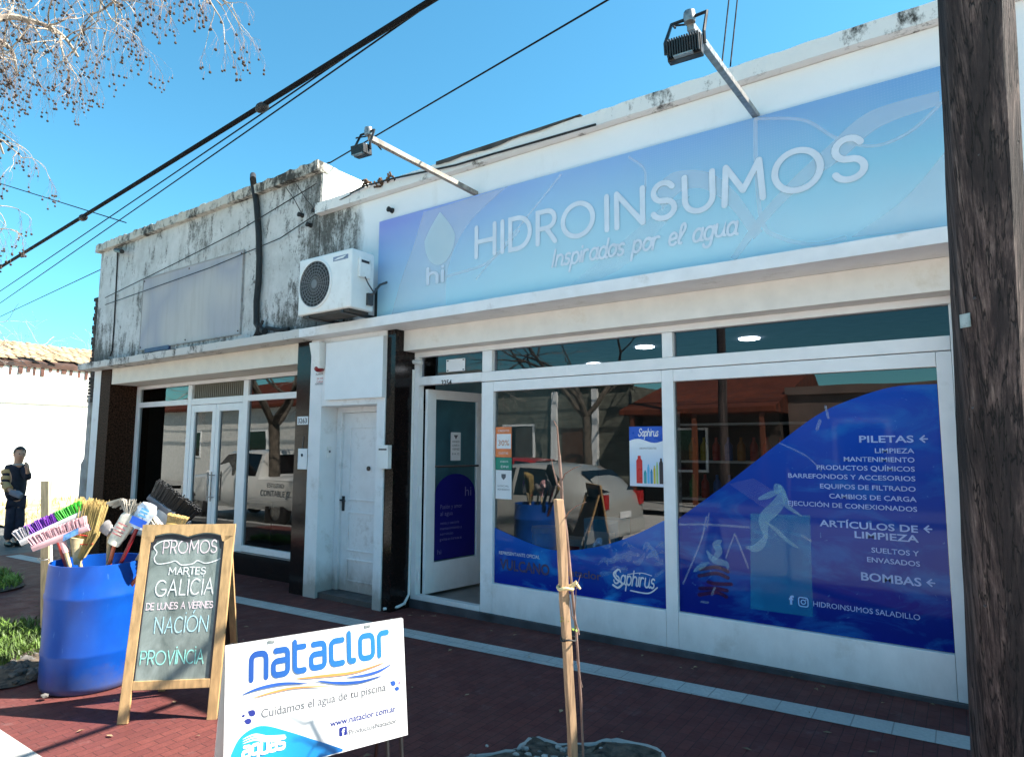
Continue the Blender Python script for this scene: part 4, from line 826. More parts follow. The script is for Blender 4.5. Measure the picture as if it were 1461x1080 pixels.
b = bmesh.new(); random.seed(9)
for i in range(26):
    px, py = random.uniform(845, 945), random.uniform(775, 830); rib_px(b, [(px, py), (px+random.uniform(4, 14), py+random.uniform(-9, 3)), (px+random.uniform(10, 22), py+random.uniform(-12, 8))], random.uniform(2, 8), .00008*i, belly)
bmesh.ops.delete(b, geom=[v for v in b.verts if v.co.x > -1.95], context='VERTS')
for v in b.verts: v.co = Vector((v.co.x, GY-.0008-v.co.z, v.co.y))
obj('water_splash', b, faded('splash_print', (.25, .50, .85), .22, .1), MD)
# stickers on the left edge of the middle window
def flat_px(px0, py0, px1, py1, m, nm, par=None, y=GY-.001, lab=None, cat=None, tex=()):
    a, c = pl(px0, py1, y), pl(px1, py0, y); o = obj(nm, B().box((a.x, y-.0008, a.z), (c.x, y, c.z)), m, par)
    if lab: tag(o, lab, cat)
    for s, fx0, fx1, fz, fh, mm in tex: obj('print', to_plane(fit_text(s, a.x+(c.x-a.x)*fx0, a.x+(c.x-a.x)*fx1, (c.z-a.z)*fh), (0, y-.002, a.z+(c.z-a.z)*fz), (1, 0, 0), (0, 0, 1)), mm, o)
    return o
st1 = flat_px(707, 609, 730, 652, M('orange_sticker', (.80, .22, .07), .4, bump=0), 'promotion_sticker', lab='orange discount sticker with a white middle on the middle window', cat='sticker', tex=(('CREDITO', .15, .85, .84, .07, paper), ('CUOTAS', .2, .8, .1, .07, paper)))
a, c = pl(708.5, 640, GY-.003), pl(729, 619, GY-.003); obj('white_field', B().box((a.x, GY-.0032, a.z), (c.x, GY-.0024, c.z)), paper, st1)
obj('figure', to_plane(fit_text('30%', a.x+.02, c.x-.02, .05), (0, GY-.0045, a.z+.03), (1, 0, 0), (0, 0, 1)), M('orange_ink_text', (.6, .2, .05), .5, bump=0), st1)
flat_px(707, 653, 730, 669.5, M('green_sticker', (.01, .26, .17), .4, bump=0), 'payment_sticker', lab='green payment sticker below the orange sticker', cat='sticker', tex=(('CUENTA', .3, .8, .6, .14, paper), ('DNI', .35, .8, .15, .2, paper)))
st3 = flat_px(707, 671, 730, 711, paper, 'paper_notice', lab='white printed notice with a small shield under the green sticker', cat='notice', tex=(('LOCAL', .15, .85, .42, .06, ink_grey), ('ADHERIDO', .12, .88, .30, .06, ink_grey)))
a = pl(718.5, 680, GY-.003); obj('shield', B().poly([(a.x-.025, GY-.0035, a.z+.025), (a.x-.025, GY-.0035, a.z-.005), (a.x, GY-.0035, a.z-.03), (a.x+.025, GY-.0035, a.z-.005), (a.x+.025, GY-.0035, a.z+.025)]), ink_grey, st3)
# product poster hanging at the right of the middle window
py_ = GY-.0012
a, c = pl(899, 693, py_), pl(947, 608, py_); PO = thing('product_poster', 'blue and white poster with cans and bottles on the middle window', 'poster', (a.x, py_, a.z))
x0, x1, z0, z1 = a.x, -1.945, a.z, c.z; W_, H_ = x1-x0, z1-z0
def pz(u, v): return (x0+W_*u, z0+H_*v)
pw = N('poster_pale_print'); pp_ = pw.world(); zz = pw.math('DIVIDE', pw.math('SUBTRACT', pw.sep(pp_)[2], z0), H_); pw.base(pw.ramp(zz, [(.04, (.62, .68, .80)), (.35, (.50, .66, .85)), (.72, (.80, .85, .90))])); pw.rough(.35)
obj('sheet', B().box((x0, py_-.001, z0), (x1, py_, z1)), pw.m, PO)
wv = [pz(0, 1), pz(0, .76)]+[pz(u, .76+.035*math.sin(u*6.3)) for u in [k/12 for k in range(1, 12)]]+[pz(1, .76), pz(1, 1)]
obj('blue_header', B().poly([(x, py_-.0018, z) for x, z in wv]), M('poster_blue', (.01, .10, .55), .3, bump=0), PO)
bm = script('Saphirus', pz(.28, 0)[0], pz(.85, 0)[0], pz(0, .84)[1], .055, .009, .16, ital=.2)
for v in bm.verts: v.co = Vector((v.co.x, py_-.0028-v.co.z, v.co.y))
obj('brand_lettering', bm, paper, PO)
obj('small_print', to_plane(fit_text('AROMATIZANTES', pz(.3, 0)[0], pz(.8, 0)[0], .014), (0, py_-.0024, pz(0, .62)[1]), (1, 0, 0), (0, 0, 1)), ink_grey, PO)
for i, (u, wu, h, cc) in enumerate(((.20, .18, .46, (.62, .015, .02)), (.42, .08, .22, (.02, .35, .40)), (.52, .07, .32, (.10, .45, .75)), (.61, .07, .24, (.03, .25, .50)), (.70, .06, .30, (.60, .50, .06)), (.78, .06, .36, (.35, .55, .20)), (.87, .11, .42, (.02, .02, .03)))):
    x_, z_ = pz(u, .05); w2 = W_*wu; h2 = H_*h
    o = rnd([(x_, z_), (x_+w2, z_), (x_+w2, z_+h2*.82), (x_+w2*.75, z_+h2*.9), (x_+w2*.75, z_+h2), (x_+w2*.25, z_+h2), (x_+w2*.25, z_+h2*.9), (x_, z_+h2*.82)], .004, True, 2)[:-1]
    obj('printed_can', B().poly([(x, py_-.0022, z) for x, z in o]), M('can_print_%d' % i, cc, .3, var=.05, bump=0), PO)
# stock on a low platform behind the middle window
pf = tag(obj('display_platform', B().box((-3.5, .16, -.02), (-1.95, .85, .42)).box((-3.52, .14, .42), (-1.93, .87, .45)), M('white_melamine', (.5, .5, .5), .4)), 'low white display platform behind the middle window', 'platform')
random.seed(21)
for i, (x, w_, h, cc, lab) in enumerate(((-3.32, .24, .30, (.40, .40, .05), 'yellow topped tub at the far end of the display platform'), (-2.98, .26, .22, (.55, .60, .62), 'white carton with red mark on the display platform'), (-2.66, .34, .42, (.05, .40, .62), 'tall cyan carton at the centre of the display platform'), (-2.30, .22, .26, (.10, .30, .12), 'green tub beside the tall cyan carton'), (-2.06, .18, .20, (.60, .62, .66), 'small white tub nearest the poster on the platform'))):
    t = thing('product_tub' if i % 3 == 0 or i == 4 else 'product_carton', lab, 'product', (x, .42, .45), 'stock behind the middle window')
    m = M('stock_%d' % i, cc, .35, var=.1)
    if 'tub' in lab:
        obj('tub', B().lathe([(0, 0), (w_*.44, 0), (w_*.5, .02), (w_*.5, h*.8), (w_*.46, h*.84)], 20, (x, .42, .451)), m, t, smooth=True)
        obj('lid', B().lathe([(w_*.52, h*.82), (w_*.53, h*.86), (w_*.52, h), (0, h)], 20, (x, .42, .451)), plastic_white if i else M('yellow_lid', (.55, .45, .05), .4), t, smooth=True)
    else:
        obj('carton', B().box((x-w_/2, .30, .451), (x+w_/2, .54, .451+h)), m, t, bevel=.004)
        obj('carton_label', B().box((x-w_*.4, .297, .451+h*.35), (x+w_*.4, .2999, .451+h*.75)), paper if i == 2 else red_ink, t)
sh_ = thing('product_shelf', 'tall shelf of coloured bottles at the back of the shop', 'shelf', (-1.6, 3.9, -.02))
obj('frame', B().box((-3.2, 3.7, -.02), (-3.16, 4.15, 2.0)).box((-.2, 3.7, -.02), (-.16, 4.15, 2.0)), steel, sh_)
for z in (.3, .8, 1.3, 1.8): obj('shelf_board', B().box((-3.16, 3.7, z), (-.2, 4.15, z+.03)), plastic_white, sh_)
cols = [M('bottle_%d' % i, c, .3, var=.1) for i, c in enumerate(((.5, .04, .03), (.03, .15, .5), (.5, .4, .04), (.04, .35, .12), (.6, .6, .6), (.5, .2, .03)))]
bt = [B().lathe([(0, 0), (.05, 0), (.055, .02), (.055, .2), (.02, .26), (.02, .31), (0, .31)], 10) for _ in cols]; bt = [obj('bottle', b, m, smooth=True) for b, m in zip(bt, cols)]
cn = ['red', 'blue', 'yellow', 'green', 'white', 'orange']; used = set()
for z in (.3, .8, 1.3):
    for k in range(18):
        i = random.randrange(6); o = bt[i] if i not in used else bt[i].copy()
        if i in used: COL.objects.link(o)
        used.add(i); o.location = (-3.05+k*.165, 3.85, z+.031); tag(o, cn[i]+' plastic bottle on the shelf at the back of the shop', 'bottle', cn[i]+' bottles on the back shelf')

# ================================================================ BARREL AND BROOMS
bc = Vector((-4.97, -2.79, gz(-4.97))); BRd = .295
blue = N('blue_plastic'); blue.base(blue.ramp(blue.noise(blue.coord(), 5, 5), [(.3, (.002, .048, .30)), (.7, (.003, .072, .38))])); blue.rough(.38); blue.b.inputs['Specular IOR Level'].default_value = .4
bv = blue.coord(); bs = blue.ramp(blue.noise(blue.mapped(bv, (1, 1, .25), rot=(.4, .3, 0)), 30, 6, .75), [(.63, 0), (.70, .5)]); bd_ = blue.ramp(blue.math('ADD', blue.sep(bv)[2], blue.math('MULTIPLY', blue.noise(bv, 8, 6, .7), .25)), [(.10, .75), (.30, 0)])
blue.base(blue.mix(bd_, blue.mix(bs, blue.ramp(blue.noise(bv, 5, 5), [(.3, (.002, .048, .30)), (.7, (.003, .072, .38))]), (.10, .22, .55)), (.10, .09, .09)))
blue.bump(blue.noise(blue.coord(), 3, 3), .15, .02)
BT = thing('plastic_barrel', 'cut open bright blue plastic barrel full of brooms on the pavement', 'barrel', bc)
prof = [(BRd*.90, .0), (BRd*.97, .015), (BRd, .05), (BRd*1.0, .22), (BRd*1.012, .235), (BRd*1.012, .255), (BRd, .27), (BRd*1.005, .58), (BRd*1.02, .595), (BRd*1.02, .615), (BRd, .63), (BRd*.985, .74), (BRd*.965, .815), (BRd*.94, .815), (BRd*.96, .74), (BRd*.97, .3), (BRd*.9, .02), (0, .02)]
obj('shell', B().lathe(prof, 56, bc), blue.m, BT, smooth=True)
TOPZ = bc.z+.815
RXH = Vector((BR.x, BR.y, 0)).normalized(); FYH = Vector((BF.x, BF.y, 0)).normalized()
def in_barrel(t): return bc+RXH*t[0]+FYH*t[1]+Vector((0, 0, .05))
def broom_handle(name, p0, p1, m, par, r=.013):
    if isinstance(p0, tuple): p0 = in_barrel(p0)
    return obj(name, B().tube([p0, p1], r, 10), m, par, smooth=True)
def bristles(name, o, ux, un, L, H, n, m, par, fan=.0, r=.004, rows=4, th=.04, seed=1, curve=0):
    """rows of bristle tufts standing along ux, pointing to un"""
    rg = random.Random(seed); b = B(); ux = Vector(ux).normalized(); un = Vector(un).normalized(); uw = ux.cross(un)
    for j in range(rows):
        for i in range(n):
            s = (i+.5)/n-.5+rg.uniform(-.3, .3)/n; t = (j+.5)/rows-.5
            a = Vector(o)+ux*s*L+uw*t*th; d = (un+ux*(s*fan)+Vector((rg.uniform(-.07, .07), rg.uniform(-.07, .07), rg.uniform(-.07, .07)))).normalized()
            h = H*rg.uniform(.9, 1.04); b.tube([a, a+d*h*.55, a+d*h+ux*s*fan*h*.12], [r, r*1.25, r*1.35], 4)
    return obj(name, b, m, par)
def bm_(name, c, v=.25): return M(name, c, .6, var=v, sc_=40, bump=0)
def head_frame(pl_, pr_, depth):
    a, c = dep(*pl_, depth[0]), dep(*pr_, depth[1]); return a, c, (c-a).normalized(), (c-a).length
VW = BF.copy()
# purple and green broom (behind) ------------------------------------------------
def push_broom(name, lab, pL, pR, dL, dR, headcol, brist, foot, hm, headw=.055, bl=.07, cols=1, under=None, seed=1):
    a, c, ux, L = head_frame(pL, pR, (dL, dR)); mid = (a+c)/2
    un = (ux.cross(BF)).normalized()
    if un.z < 0: un = -un
    t = thing(name, lab, 'broom', mid, 'brooms in the barrel'); uw = ux.cross(un)
    hb = B(); n = 10
    def sec(s): k = 1-.25*abs(2*s-1)**3; return k
    rings = []
    for i in range(n+1):
        s = i/n; k = sec(s); p = a+(c-a)*s
        rings.append([hb.bm.verts.new(p+uw*(x*headw/2*k)+un*(y*.022)) for x, y in ((-1, -.4), (-.7, -1), (.7, -1), (1, -.4), (1, .7), (.8, 1), (-.8, 1), (-1, .7))])
    for i in range(n):
        for k in range(8): hb.bm.faces.new((rings[i][k], rings[i][(k+1) % 8], rings[i+1][(k+1) % 8], rings[i+1][k]))
    hb.bm.faces.new(rings[0]); hb.bm.faces.new(rings[-1][::-1]); bmesh.ops.recalc_face_normals(hb.bm, faces=hb.bm.faces)
    obj('broom_head', hb, headcol, t, smooth=True)
    m0 = 0
    for i, (f0, f1, m) in enumerate(brist): bristles('bristles', a+(c-a)*((f0+f1)/2)+un*.018, ux, un, L*(f1-f0)*.96, bl, int(26*(f1-f0))+3, m, t, .35, .0042, 5, headw*.95, seed+i)
    e = mid-un*.015; broom_handle('handle', foot, e, hm, t); ft = in_barrel(foot)
    obj('socket', B().tube([e-(e-ft).normalized()*.09, e+un*.01], [.016, .024], 10), headcol, t, smooth=True)
    return t
D0 = (bc-C).dot(BF)
red_h = M('red_handle', (.36, .025, .02), .4); wood_h = M('pale_wood_handle', (.55, .40, .22), .5, var=.2, stretch=(10, 10, 1)); brown_h = M('brown_handle', (.30, .07, .035), .45, var=.2, stretch=(10, 10, 1))
white_pl = M('white_broom_plastic', (.75, .72, .72), .4)
fb = lambda x, y: bc+Vector((x, y, .06))
push_broom('broom', 'broom with purple and green bristles on a white head', (30, 774), (121, 731), D0+.06, D0+.16, white_pl, ((0, .18, bm_('grey_bristle', (.35, .33, .36))), (.18, .62, bm_('purple_bristle', (.20, .035, .42))), (.62, 1.0, bm_('green_bristle', (.06, .52, .04)))), (.06, .02), red_h, bl=.075)
push_broom('broom', 'pink broom with a blue and white wrapper hanging over the barrel rim', (47, 782), (127, 752), D0-.10, D0-.02, M('pink_plastic', (.72, .40, .42), .4), ((0, 1.0, bm_('pink_bristle', (.74, .42, .45), .3)),), (.10, -.04), wood_h, bl=.065, seed=5)
a, c = dep(90, 768, D0-.11), dep(112, 757, D0-.085); lb = bpy.data.objects['broom.001']
obj('wrapper', B().poly([a-Vector((0, 0, .02)), c-Vector((0, 0, .02)), c+Vector((0, 0, .022)), a+Vector((0, 0, .022))]), M('blue_wrapper', (.12, .30, .62), .4, var=.5, sc_=30), lb)
# straw broom -------------------------------------------------------------------
s0, s1 = dep(112, 795, D0+.10), dep(133, 715, D0+.18); ax = (s1-s0).normalized(); sw = ax.cross(BF).normalized()
t = thing('broom', 'straw broom with a pale flared fan of bristles standing upside down', 'broom', s0, 'brooms in the barrel')
straw = M('straw', (.62, .45, .17), .8, var=.4, sc_=30, stretch=(1, 1, .2)); straw_p = M('pale_straw', (.68, .55, .32), .8, var=.2, sc_=30)
rg = random.Random(8); b = B(); b2 = B()
for i in range(420):
    u, v = rg.uniform(-1, 1), rg.uniform(-1, 1); L = (s1-s0).length*rg.uniform(.90, 1.05); p = s0+sw*u*.035+BF*v*.018
    k1 = s0+ax*L*.42+sw*(u*.085)+BF*v*.03; k2 = s0+ax*L+sw*(u*.105+.01)+BF*v*.035
    b.tube([p, k1, k2], [.003, .0028, .0018], 3)
obj('bristles', b, straw, t)
obj('binding', B().tube([s0-ax*.05, s0+ax*.02, s0+ax*.08, s0+ax*.13], [.02, .045, .066, .080], 12, flat=.45), straw_p, t, smooth=True)
for f in (.10, .16, .22): obj('stitching', B().tube([s0+ax*(f)+sw*.072*math.cos(a_)+BF*.036*math.sin(a_) for a_ in [2*math.pi*k/16 for k in range(17)]], .0035, 5, caps=False), red_ink, t)
broom_handle('handle', (.03, .10), s0, wood_h, t)
# white sleeve mops ----------------------------------------------------------------
def wrapped(lab, name, p0, p1, d0, d1, w0, w1, mat, foot, hm, extra=None, cat='mop'):
    a, c = dep(*p0, d0), dep(*p1, d1); ax = (c-a).normalized(); sw = ax.cross(BF).normalized()
    t = thing(name, lab, cat, a, 'mops in the barrel' if cat == 'mop' else 'brooms in the barrel'); b = B(); n = 8; rings = []
    rg = random.Random(hash(lab) % 1000 if False else len(lab))
    for i in range(n+1):
        s = i/n; w_ = (w0+(w1-w0)*s)*(1-.35*max(0, s-.8)/.2); rings.append([b.bm.verts.new(a+(c-a)*s+sw*(w_*math.cos(q_)+rg.uniform(-.004, .004))+BF*(.028*math.sin(q_)+rg.uniform(-.004, .004))) for q_ in [2*math.pi*k/12 for k in range(12)]])
    for i in range(n):
        for k in range(12): b.bm.faces.new((rings[i][k], rings[i][(k+1) % 12], rings[i+1][(k+1) % 12], rings[i+1][k]))
    b.bm.faces.new(rings[0]); b.bm.faces.new(rings[-1][::-1]); bmesh.ops.recalc_face_normals(b.bm, faces=b.bm.faces)
    obj('sleeve', b, mat, t, smooth=True); broom_handle('handle', foot, a+ax*.02, hm, t)
    return t, a, c, ax, sw
cloth = M('cream_mop_cloth', (.74, .68, .56), .9, var=.12, sc_=30, bump=.4, bsc=60)
t, a, c, ax, sw = wrapped('white paper sleeved mop with red print leaning over the barrel rim', 'mop', (162, 776), (188, 733), D0-.06, D0-.0, .045, .07, cloth, (-.02, -.06), M('orange_red_handle', (.45, .10, .04), .4))
b = B()
for i, s in enumerate((.35, .45, .55, .68)): p = a+(c-a)*s-BF*.0345; b.poly([p-sw*.034-ax*.004, p+sw*.034-ax*.004, p+sw*.034+ax*.004, p-sw*.034+ax*.004])
obj('red_print', b, M('pale_red_print', (.60, .20, .20), .6), t)
rg = random.Random(5); b = B(); m0 = c
for i in range(160):
    u = rg.uniform(-1, 1); p = c+sw*u*.05+BF*rg.uniform(-.02, .02); d = (ax*1.0+sw*(u*1.6)).normalized(); e = p+d*rg.uniform(.06, .10); b.tube([p, e, e-Vector((0, 0, .06))+sw*u*.10], [.004, .004, .003], 3)
obj('mop_strands', b, M('grey_mop_yarn', (.48, .44, .38), .9, var=.3), t)
wrapped('grey cloth mop with a folded head behind the white sleeved mop', 'mop', (158, 760), (148, 748), D0+.08, D0+.11, .03, .06, M('grey_cloth', (.36, .33, .32), .9, var=.3), (.06, .05), wood_h)
t, a, c, ax, sw = wrapped('blue and white packaged mop head next to the chalkboard', 'mop', (196, 752), (214, 720), D0-.04, D0-.0, .05, .075, M('blue_white_pack', (.55, .62, .72), .3, var=.35, sc_=7, bump=.1), (-.14, -.02), M('dark_red_handle', (.22, .012, .02), .4))
obj('blue_band', B().poly([a+ax*.02-BF*.0335-sw*.05, a+ax*.02-BF*.0335+sw*.05, a+ax*.07-BF*.0335+sw*.055, a+ax*.07-BF*.0335-sw*.055]), M('blue_band', (.02, .10, .55), .4), t)
b = B()
for i, s in enumerate((.55, .7, .82)): p = a+(c-a)*s-BF*.0335; b.poly([p-sw*.03-ax*.006, p+sw*.025-ax*.006, p+sw*.025+ax*.006, p-sw*.03+ax*.006])
obj('blue_print', b, M('pack_blue_print', (.10, .35, .65), .5), t)
wrapped('plain white packaged mop head behind the chalkboard', 'mop', (222, 752), (241, 728), D0+.07, D0+.11, .05, .07, M('white_pack', (.74, .70, .70), .4, var=.1), (-.16, .05), wood_h)
push_broom('broom', 'broom with tan bristles mostly hidden behind the chalkboard', (237, 746), (262, 752), D0-.02, D0+.02, M('yellow_plastic', (.55, .35, .10), .4), ((0, 1, bm_('tan_bristle', (.55, .36, .14))),), (-.17, .0), brown_h, bl=.05, seed=9)
t = push_broom('broom', 'wide grey broom with long black curly bristles above the chalkboard', (213, 708), (268, 748), D0+.10, D0+.10, M('grey_blue_plastic', (.12, .14, .18), .4), ((.0, 1.0, bm_('black_bristle', (.02, .02, .022), .4)),), (-.15, .08), M('navy_handle', (.03, .03, .12), .4), headw=.06, bl=.12, seed=13)

# ================================================================ CHALKBOARD (folding easel)
F0, F1 = gnd(166, 1034), gnd(309, 1026); ue = (F1-F0); ue.z = 0; BWD = ue.length; ue.normalize(); ub = Vector((-ue.y, ue.x, 0)); LEAN = R(9.5)
uv = (Vector((0, 0, 1))*math.cos(LEAN)+ub*math.sin(LEAN)).normalized(); un = ue.cross(uv); F0 = Vector((F0.x, F0.y, gz(F0.x)+.002))
CH = thing('chalkboard_easel', 'wood framed folding chalkboard with handwritten promotions in front of the blue barrel', 'chalkboard', F0)
def E3(x, y, z=0): return F0+ue*x+uv*y+un*z
def eb(x0, y0, x1, y1, z0, z1): return B().hexa([E3(x0, y0, z0), E3(x1, y0, z0), E3(x1, y0, z1), E3(x0, y0, z1), E3(x0, y1, z0), E3(x1, y1, z0), E3(x1, y1, z1), E3(x0, y1, z1)])
HB = 1.12; FW = .058
def fixn(b): bmesh.ops.recalc_face_normals(b.bm, faces=b.bm.faces); return b
ywood = M('yellow_pine_frame', (.50, .315, .145), .5, var=.22, sc_=4, stretch=(9, 9, 1.4), bump=.15, bsc=20)
for x in (0, BWD-FW): obj('leg', fixn(eb(x, 0, x+FW, HB-.07, -.022, 0)), ywood, CH, bevel=.003)
# scalloped top rail
n = 40; pts = [(0, HB), (BWD, HB), (BWD, HB-.07)]
for i in range(n+1):
    x = BWD-FW-(BWD-2*FW)*i/n; tt = (x-FW)/(BWD-2*FW); pts.append((x, HB-.062-.022*abs(math.sin(tt*math.pi*2))*(-1)+(-.045 if tt < .04 or tt > .96 else -.012)))
pts.append((0, HB-.07)); obj('top_rail', fixn(B().prism([E3(x, y, 0) for x, y in pts], -un*.022)), ywood, CH)
obj('bottom_rail', fixn(eb(FW, .175, BWD-FW, .225, -.021, -.001)), ywood, CH, bevel=.003)
cb = N('chalky_slate'); v = cb.coord(); cbase = cb.ramp(cb.noise(cb.mapped(v, (1, 1, .5), rot=(0, .5, 0)), 7, 8, .65, .6), [(.32, (.11, .14, .13)), (.55, (.23, .275, .26)), (.75, (.36, .42, .40))]); cb.base(cbase); cb.rough(.85)
obj('slate', fixn(eb(FW-.004, .21, BWD-FW+.004, HB-.04, -.018, -.010)), cb.m, CH)
b = B()
for x0, x1, y0, y1 in ((FW, FW+.007, .228, HB-.10), (BWD-FW-.012, BWD-FW, .228, HB-.10)): b.hexa([E3(x0, y0, -.0098), E3(x1, y0, -.0098), E3(x1, y0, -.003), E3(x0, y0, -.003), E3(x0, y1, -.0098), E3(x1, y1, -.0098), E3(x1, y1, -.003), E3(x0, y1, -.003)])
obj('inner_trim', fixn(b), ink, CH)
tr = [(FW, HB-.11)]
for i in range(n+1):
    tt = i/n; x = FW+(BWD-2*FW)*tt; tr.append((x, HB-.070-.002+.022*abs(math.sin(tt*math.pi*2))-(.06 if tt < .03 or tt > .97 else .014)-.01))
tb_ = bmesh.new(); ribbon(tb_, tr[1:], .028, 0); to_plane(tb_, E3(0, 0, -.0085), ue, uv); obj('painted_scallop_shadow', tb_, ink, CH)  # black ribbon paints the top rail's scalloped shadow onto the slate
rl = F0+ub*.50; 
for x in (.02, BWD-.06):
    p1_ = E3(x, HB-.12, -.03); p0_ = F0+ue*x+ub*.52; p0_ = Vector((p0_.x, p0_.y, gz(p0_.x)))
    obj('rear_leg', B().hexa([p0_, p0_+ue*.04, p0_+ue*.04+ub*.025, p0_+ub*.025, p1_, p1_+ue*.04, p1_+ue*.04+ub*.02, p1_+ub*.02]), ywood, CH)
p0_ = F0+ue*.06+ub*.44+Vector((0, 0, .22)); obj('rear_rail', B().hexa([p0_, p0_+ue*(BWD-.12), p0_+ue*(BWD-.12)+ub*.02, p0_+ub*.02, p0_+Vector((0, 0, .05)), p0_+ue*(BWD-.12)+Vector((0, 0, .05)), p0_+ue*(BWD-.12)+ub*.02+Vector((0, 0, .05)), p0_+ub*.02+Vector((0, 0, .05))]), ywood, CH)
m3_ = M('dark_back_panel', (.03, .028, .025), .8)
p0_ = F0+ub*.49; p1_ = E3(0, HB-.16, -.05)
obj('rear_panel', B().poly([p0_+ue*.06+Vector((0, 0, .27)), p0_+ue*(BWD-.06)+Vector((0, 0, .27)), p1_+ue*(BWD-.06), p1_+ue*.06]), m3_, CH)
ckw = M('white_chalk', (.72, .74, .74), .95, var=.25, sc_=60, bump=0); ckp = M('pink_chalk', (.74, .62, .66), .95, var=.2, sc_=60, bump=0); ckb = M('pale_blue_chalk', (.45, .74, .84), .95, var=.25, sc_=60, bump=0); ckg = M('mint_chalk', (.32, .78, .68), .95, var=.25, sc_=60, bump=0)
def chalkpos(px, py): h = hit(px, py, E3(0, 0, -.009), un); d = h-F0; return d.dot(ue), d.dot(uv)
def z7(x, y): return (140+x*.3056, 720+y*.3056)
random.seed(31)
def chalk(s, l, r, cap, wd, m, jit=.03, tr=.22):
    a, c = chalkpos(*z7(*l)), chalkpos(*z7(*r)); a = (max(a[0], FW+.02), a[1]); c = (min(c[0], BWD-FW-.03), c[1]); u2 = chalkpos(*z7(l[0], l[1]-cap)); h = u2[1]-a[1]
    bm = writefit(s, a[0], c[0], a[1], h, wd, tr, jit=jit, slope=(c[1]-a[1])/(c[0]-a[0]))
    to_plane(bm, E3(0, 0, -.0088), ue, uv); obj('chalk_lettering', bm, m, CH)
chalk('PROMOS', (303, 225), (552, 222), 58, .0075, ckp)
chalk('MARTES', (330, 325), (500, 322), 32, .006, ckw, .02)
chalk('GALïCïA', (265, 425), (535, 415), 72, .0085, ckw)
chalk('DE LUNES A VïERNES', (212, 490), (568, 478), 30, .0055, ckp, .02, .14)
chalk('NACïÓN', (262, 598), (508, 588), 72, .0075, ckb)
chalk('PROVïNCïA', (195, 745), (490, 738), 62, .0078, ckg, .03, .18)
cl = [z7(*p) for p in ((345, 165), (300, 170), (262, 195), (275, 222), (262, 250), (278, 275), (330, 270), (362, 262), (390, 280), (440, 275), (465, 260), (500, 272), (545, 262), (580, 245))]
tb_ = bmesh.new(); ribbon(tb_, smooth_line([chalkpos(*p) for p in cl], 6), .006, 0); to_plane(tb_, E3(0, 0, -.0084), ue, uv); obj('chalk_cloud', tb_, ckw, CH)

# ================================================================ WATER TREATMENT A-BOARD
TLp, TRp = plz(322, 922, .67), plz(575, 882, .67); ua = (TRp-TLp).normalized(); na = ua.cross(Vector((0, 0, 1)))   # points to the viewer side
va = (Vector((0, 0, 1))*math.cos(R(9))-na*math.sin(R(9))).normalized(); nb_ = ua.cross(va)
BRp = hit(588, 1046, TRp, nb_); AW = (TRp-TLp).length; AH = (TRp-BRp).length
AB = thing('advertising_board', 'white folding pavement sign with blue lettering beside the young tree', 'advertising board', (TLp.x, TLp.y, gz(TLp.x)))
O_ = TLp-va*AH
def A3(u, v, z=0): return O_+ua*u+va*v+nb_*z
def ab_box(u0, v0, u1, v1, z0, z1): return fixn(B().hexa([A3(u0, v0, z0), A3(u1, v0, z0), A3(u1, v0, z1), A3(u0, v0, z1), A3(u0, v1, z0), A3(u1, v1, z0), A3(u1, v1, z1), A3(u0, v1, z1)]))
board_w = M('glossy_white_board', (.60, .60, .60), .35, var=.04, sc_=3, bump=.02, dirt=.2, dcol=(.5, .5, .48))
obj('front_panel', ab_box(0, 0, AW, AH, -.004, 0), board_w, AB)
na_h = Vector((-na.x, -na.y, 0)).normalized()
bk = TLp+na_h*.012; bd = (Vector((0, 0, -1))*math.cos(R(13))+na_h*math.sin(R(13)))
obj('back_panel', B().hexa([bk, bk+ua*AW, bk+ua*AW+na_h*.005, bk+na_h*.005, bk+bd*AH, bk+ua*AW+bd*AH, bk+ua*AW+bd*AH+na_h*.005, bk+bd*AH+na_h*.005]), board_w, AB)
lg = AH+.22
for u in (.03, AW-.10, AW-.03):
    e = A3(u, 0, -.012); d = -va; k = (e.z-gz(e.x))/(-d.z)
    obj('leg', B().tube([A3(u, AH*.9, -.012), e+d*k], .009, 8), black_metal, AB, smooth=True)
for u in (.03, AW-.05):
    p = bk+ua*u+na_h*.01; e = p+bd*((p.z-gz(p.x))/(-bd.z)); obj('leg', B().tube([p, e], .009, 8), black_metal, AB, smooth=True)
for u in (.17, AW-.2): obj('clip', ab_box(u, AH-.014, u+.03, AH-.004, .0005, .004), steel, AB)

def zn(x, y): return (300+x*.2738, 840+y*.2738)
def apos(x, y): h = hit(*zn(x, y), O_, nb_); d = h-O_; return d.dot(ua), d.dot(va)
def put(bm, m, nm, dz=.0012): to_plane(bm, A3(0, 0, dz), ua, va); return obj(nm, bm, m, AB)
def agrad(name, c0, c1, u0, u1):
    n = N(name); p = n.world(); d = n.n('VectorMath', operation='DOT_PRODUCT'); n.l(p, d.inputs[0]); d.inputs[1].default_value = ua; s = n.math('SUBTRACT', d.outputs['Value'], O_.dot(ua)); n.base(n.ramp(n.math('DIVIDE', s, AW), [(u0, c0), (u1, c1)])); n.rough(.4); return n.m
brand = agrad('blue_letter_print', (.004, .04, .22), (.012, .15, .40), .1, .9)
a, c = apos(213, 480), apos(925, 358); h = apos(213, 345)[1]-a[1]
sv = G['l'], G['t']; G['l'] = (.2, [rnd([(0, .86), (0, 0), (.2, 0)], .14)]); G['t'] = (.36, [rnd([(0, .86), (0, 0), (.36, 0)], .16), [(0, .7), (.36, .7)]])
bm, L = write('nataclor', h/.72*.98, .0255, .27, xs=1.05)
for v in bm.verts: v.co.x = a[0]+v.co.x*((c[0]-a[0])/L); v.co.y += a[1]+.006
put(bm, brand, 'brand_lettering'); G['l'], G['t'] = sv
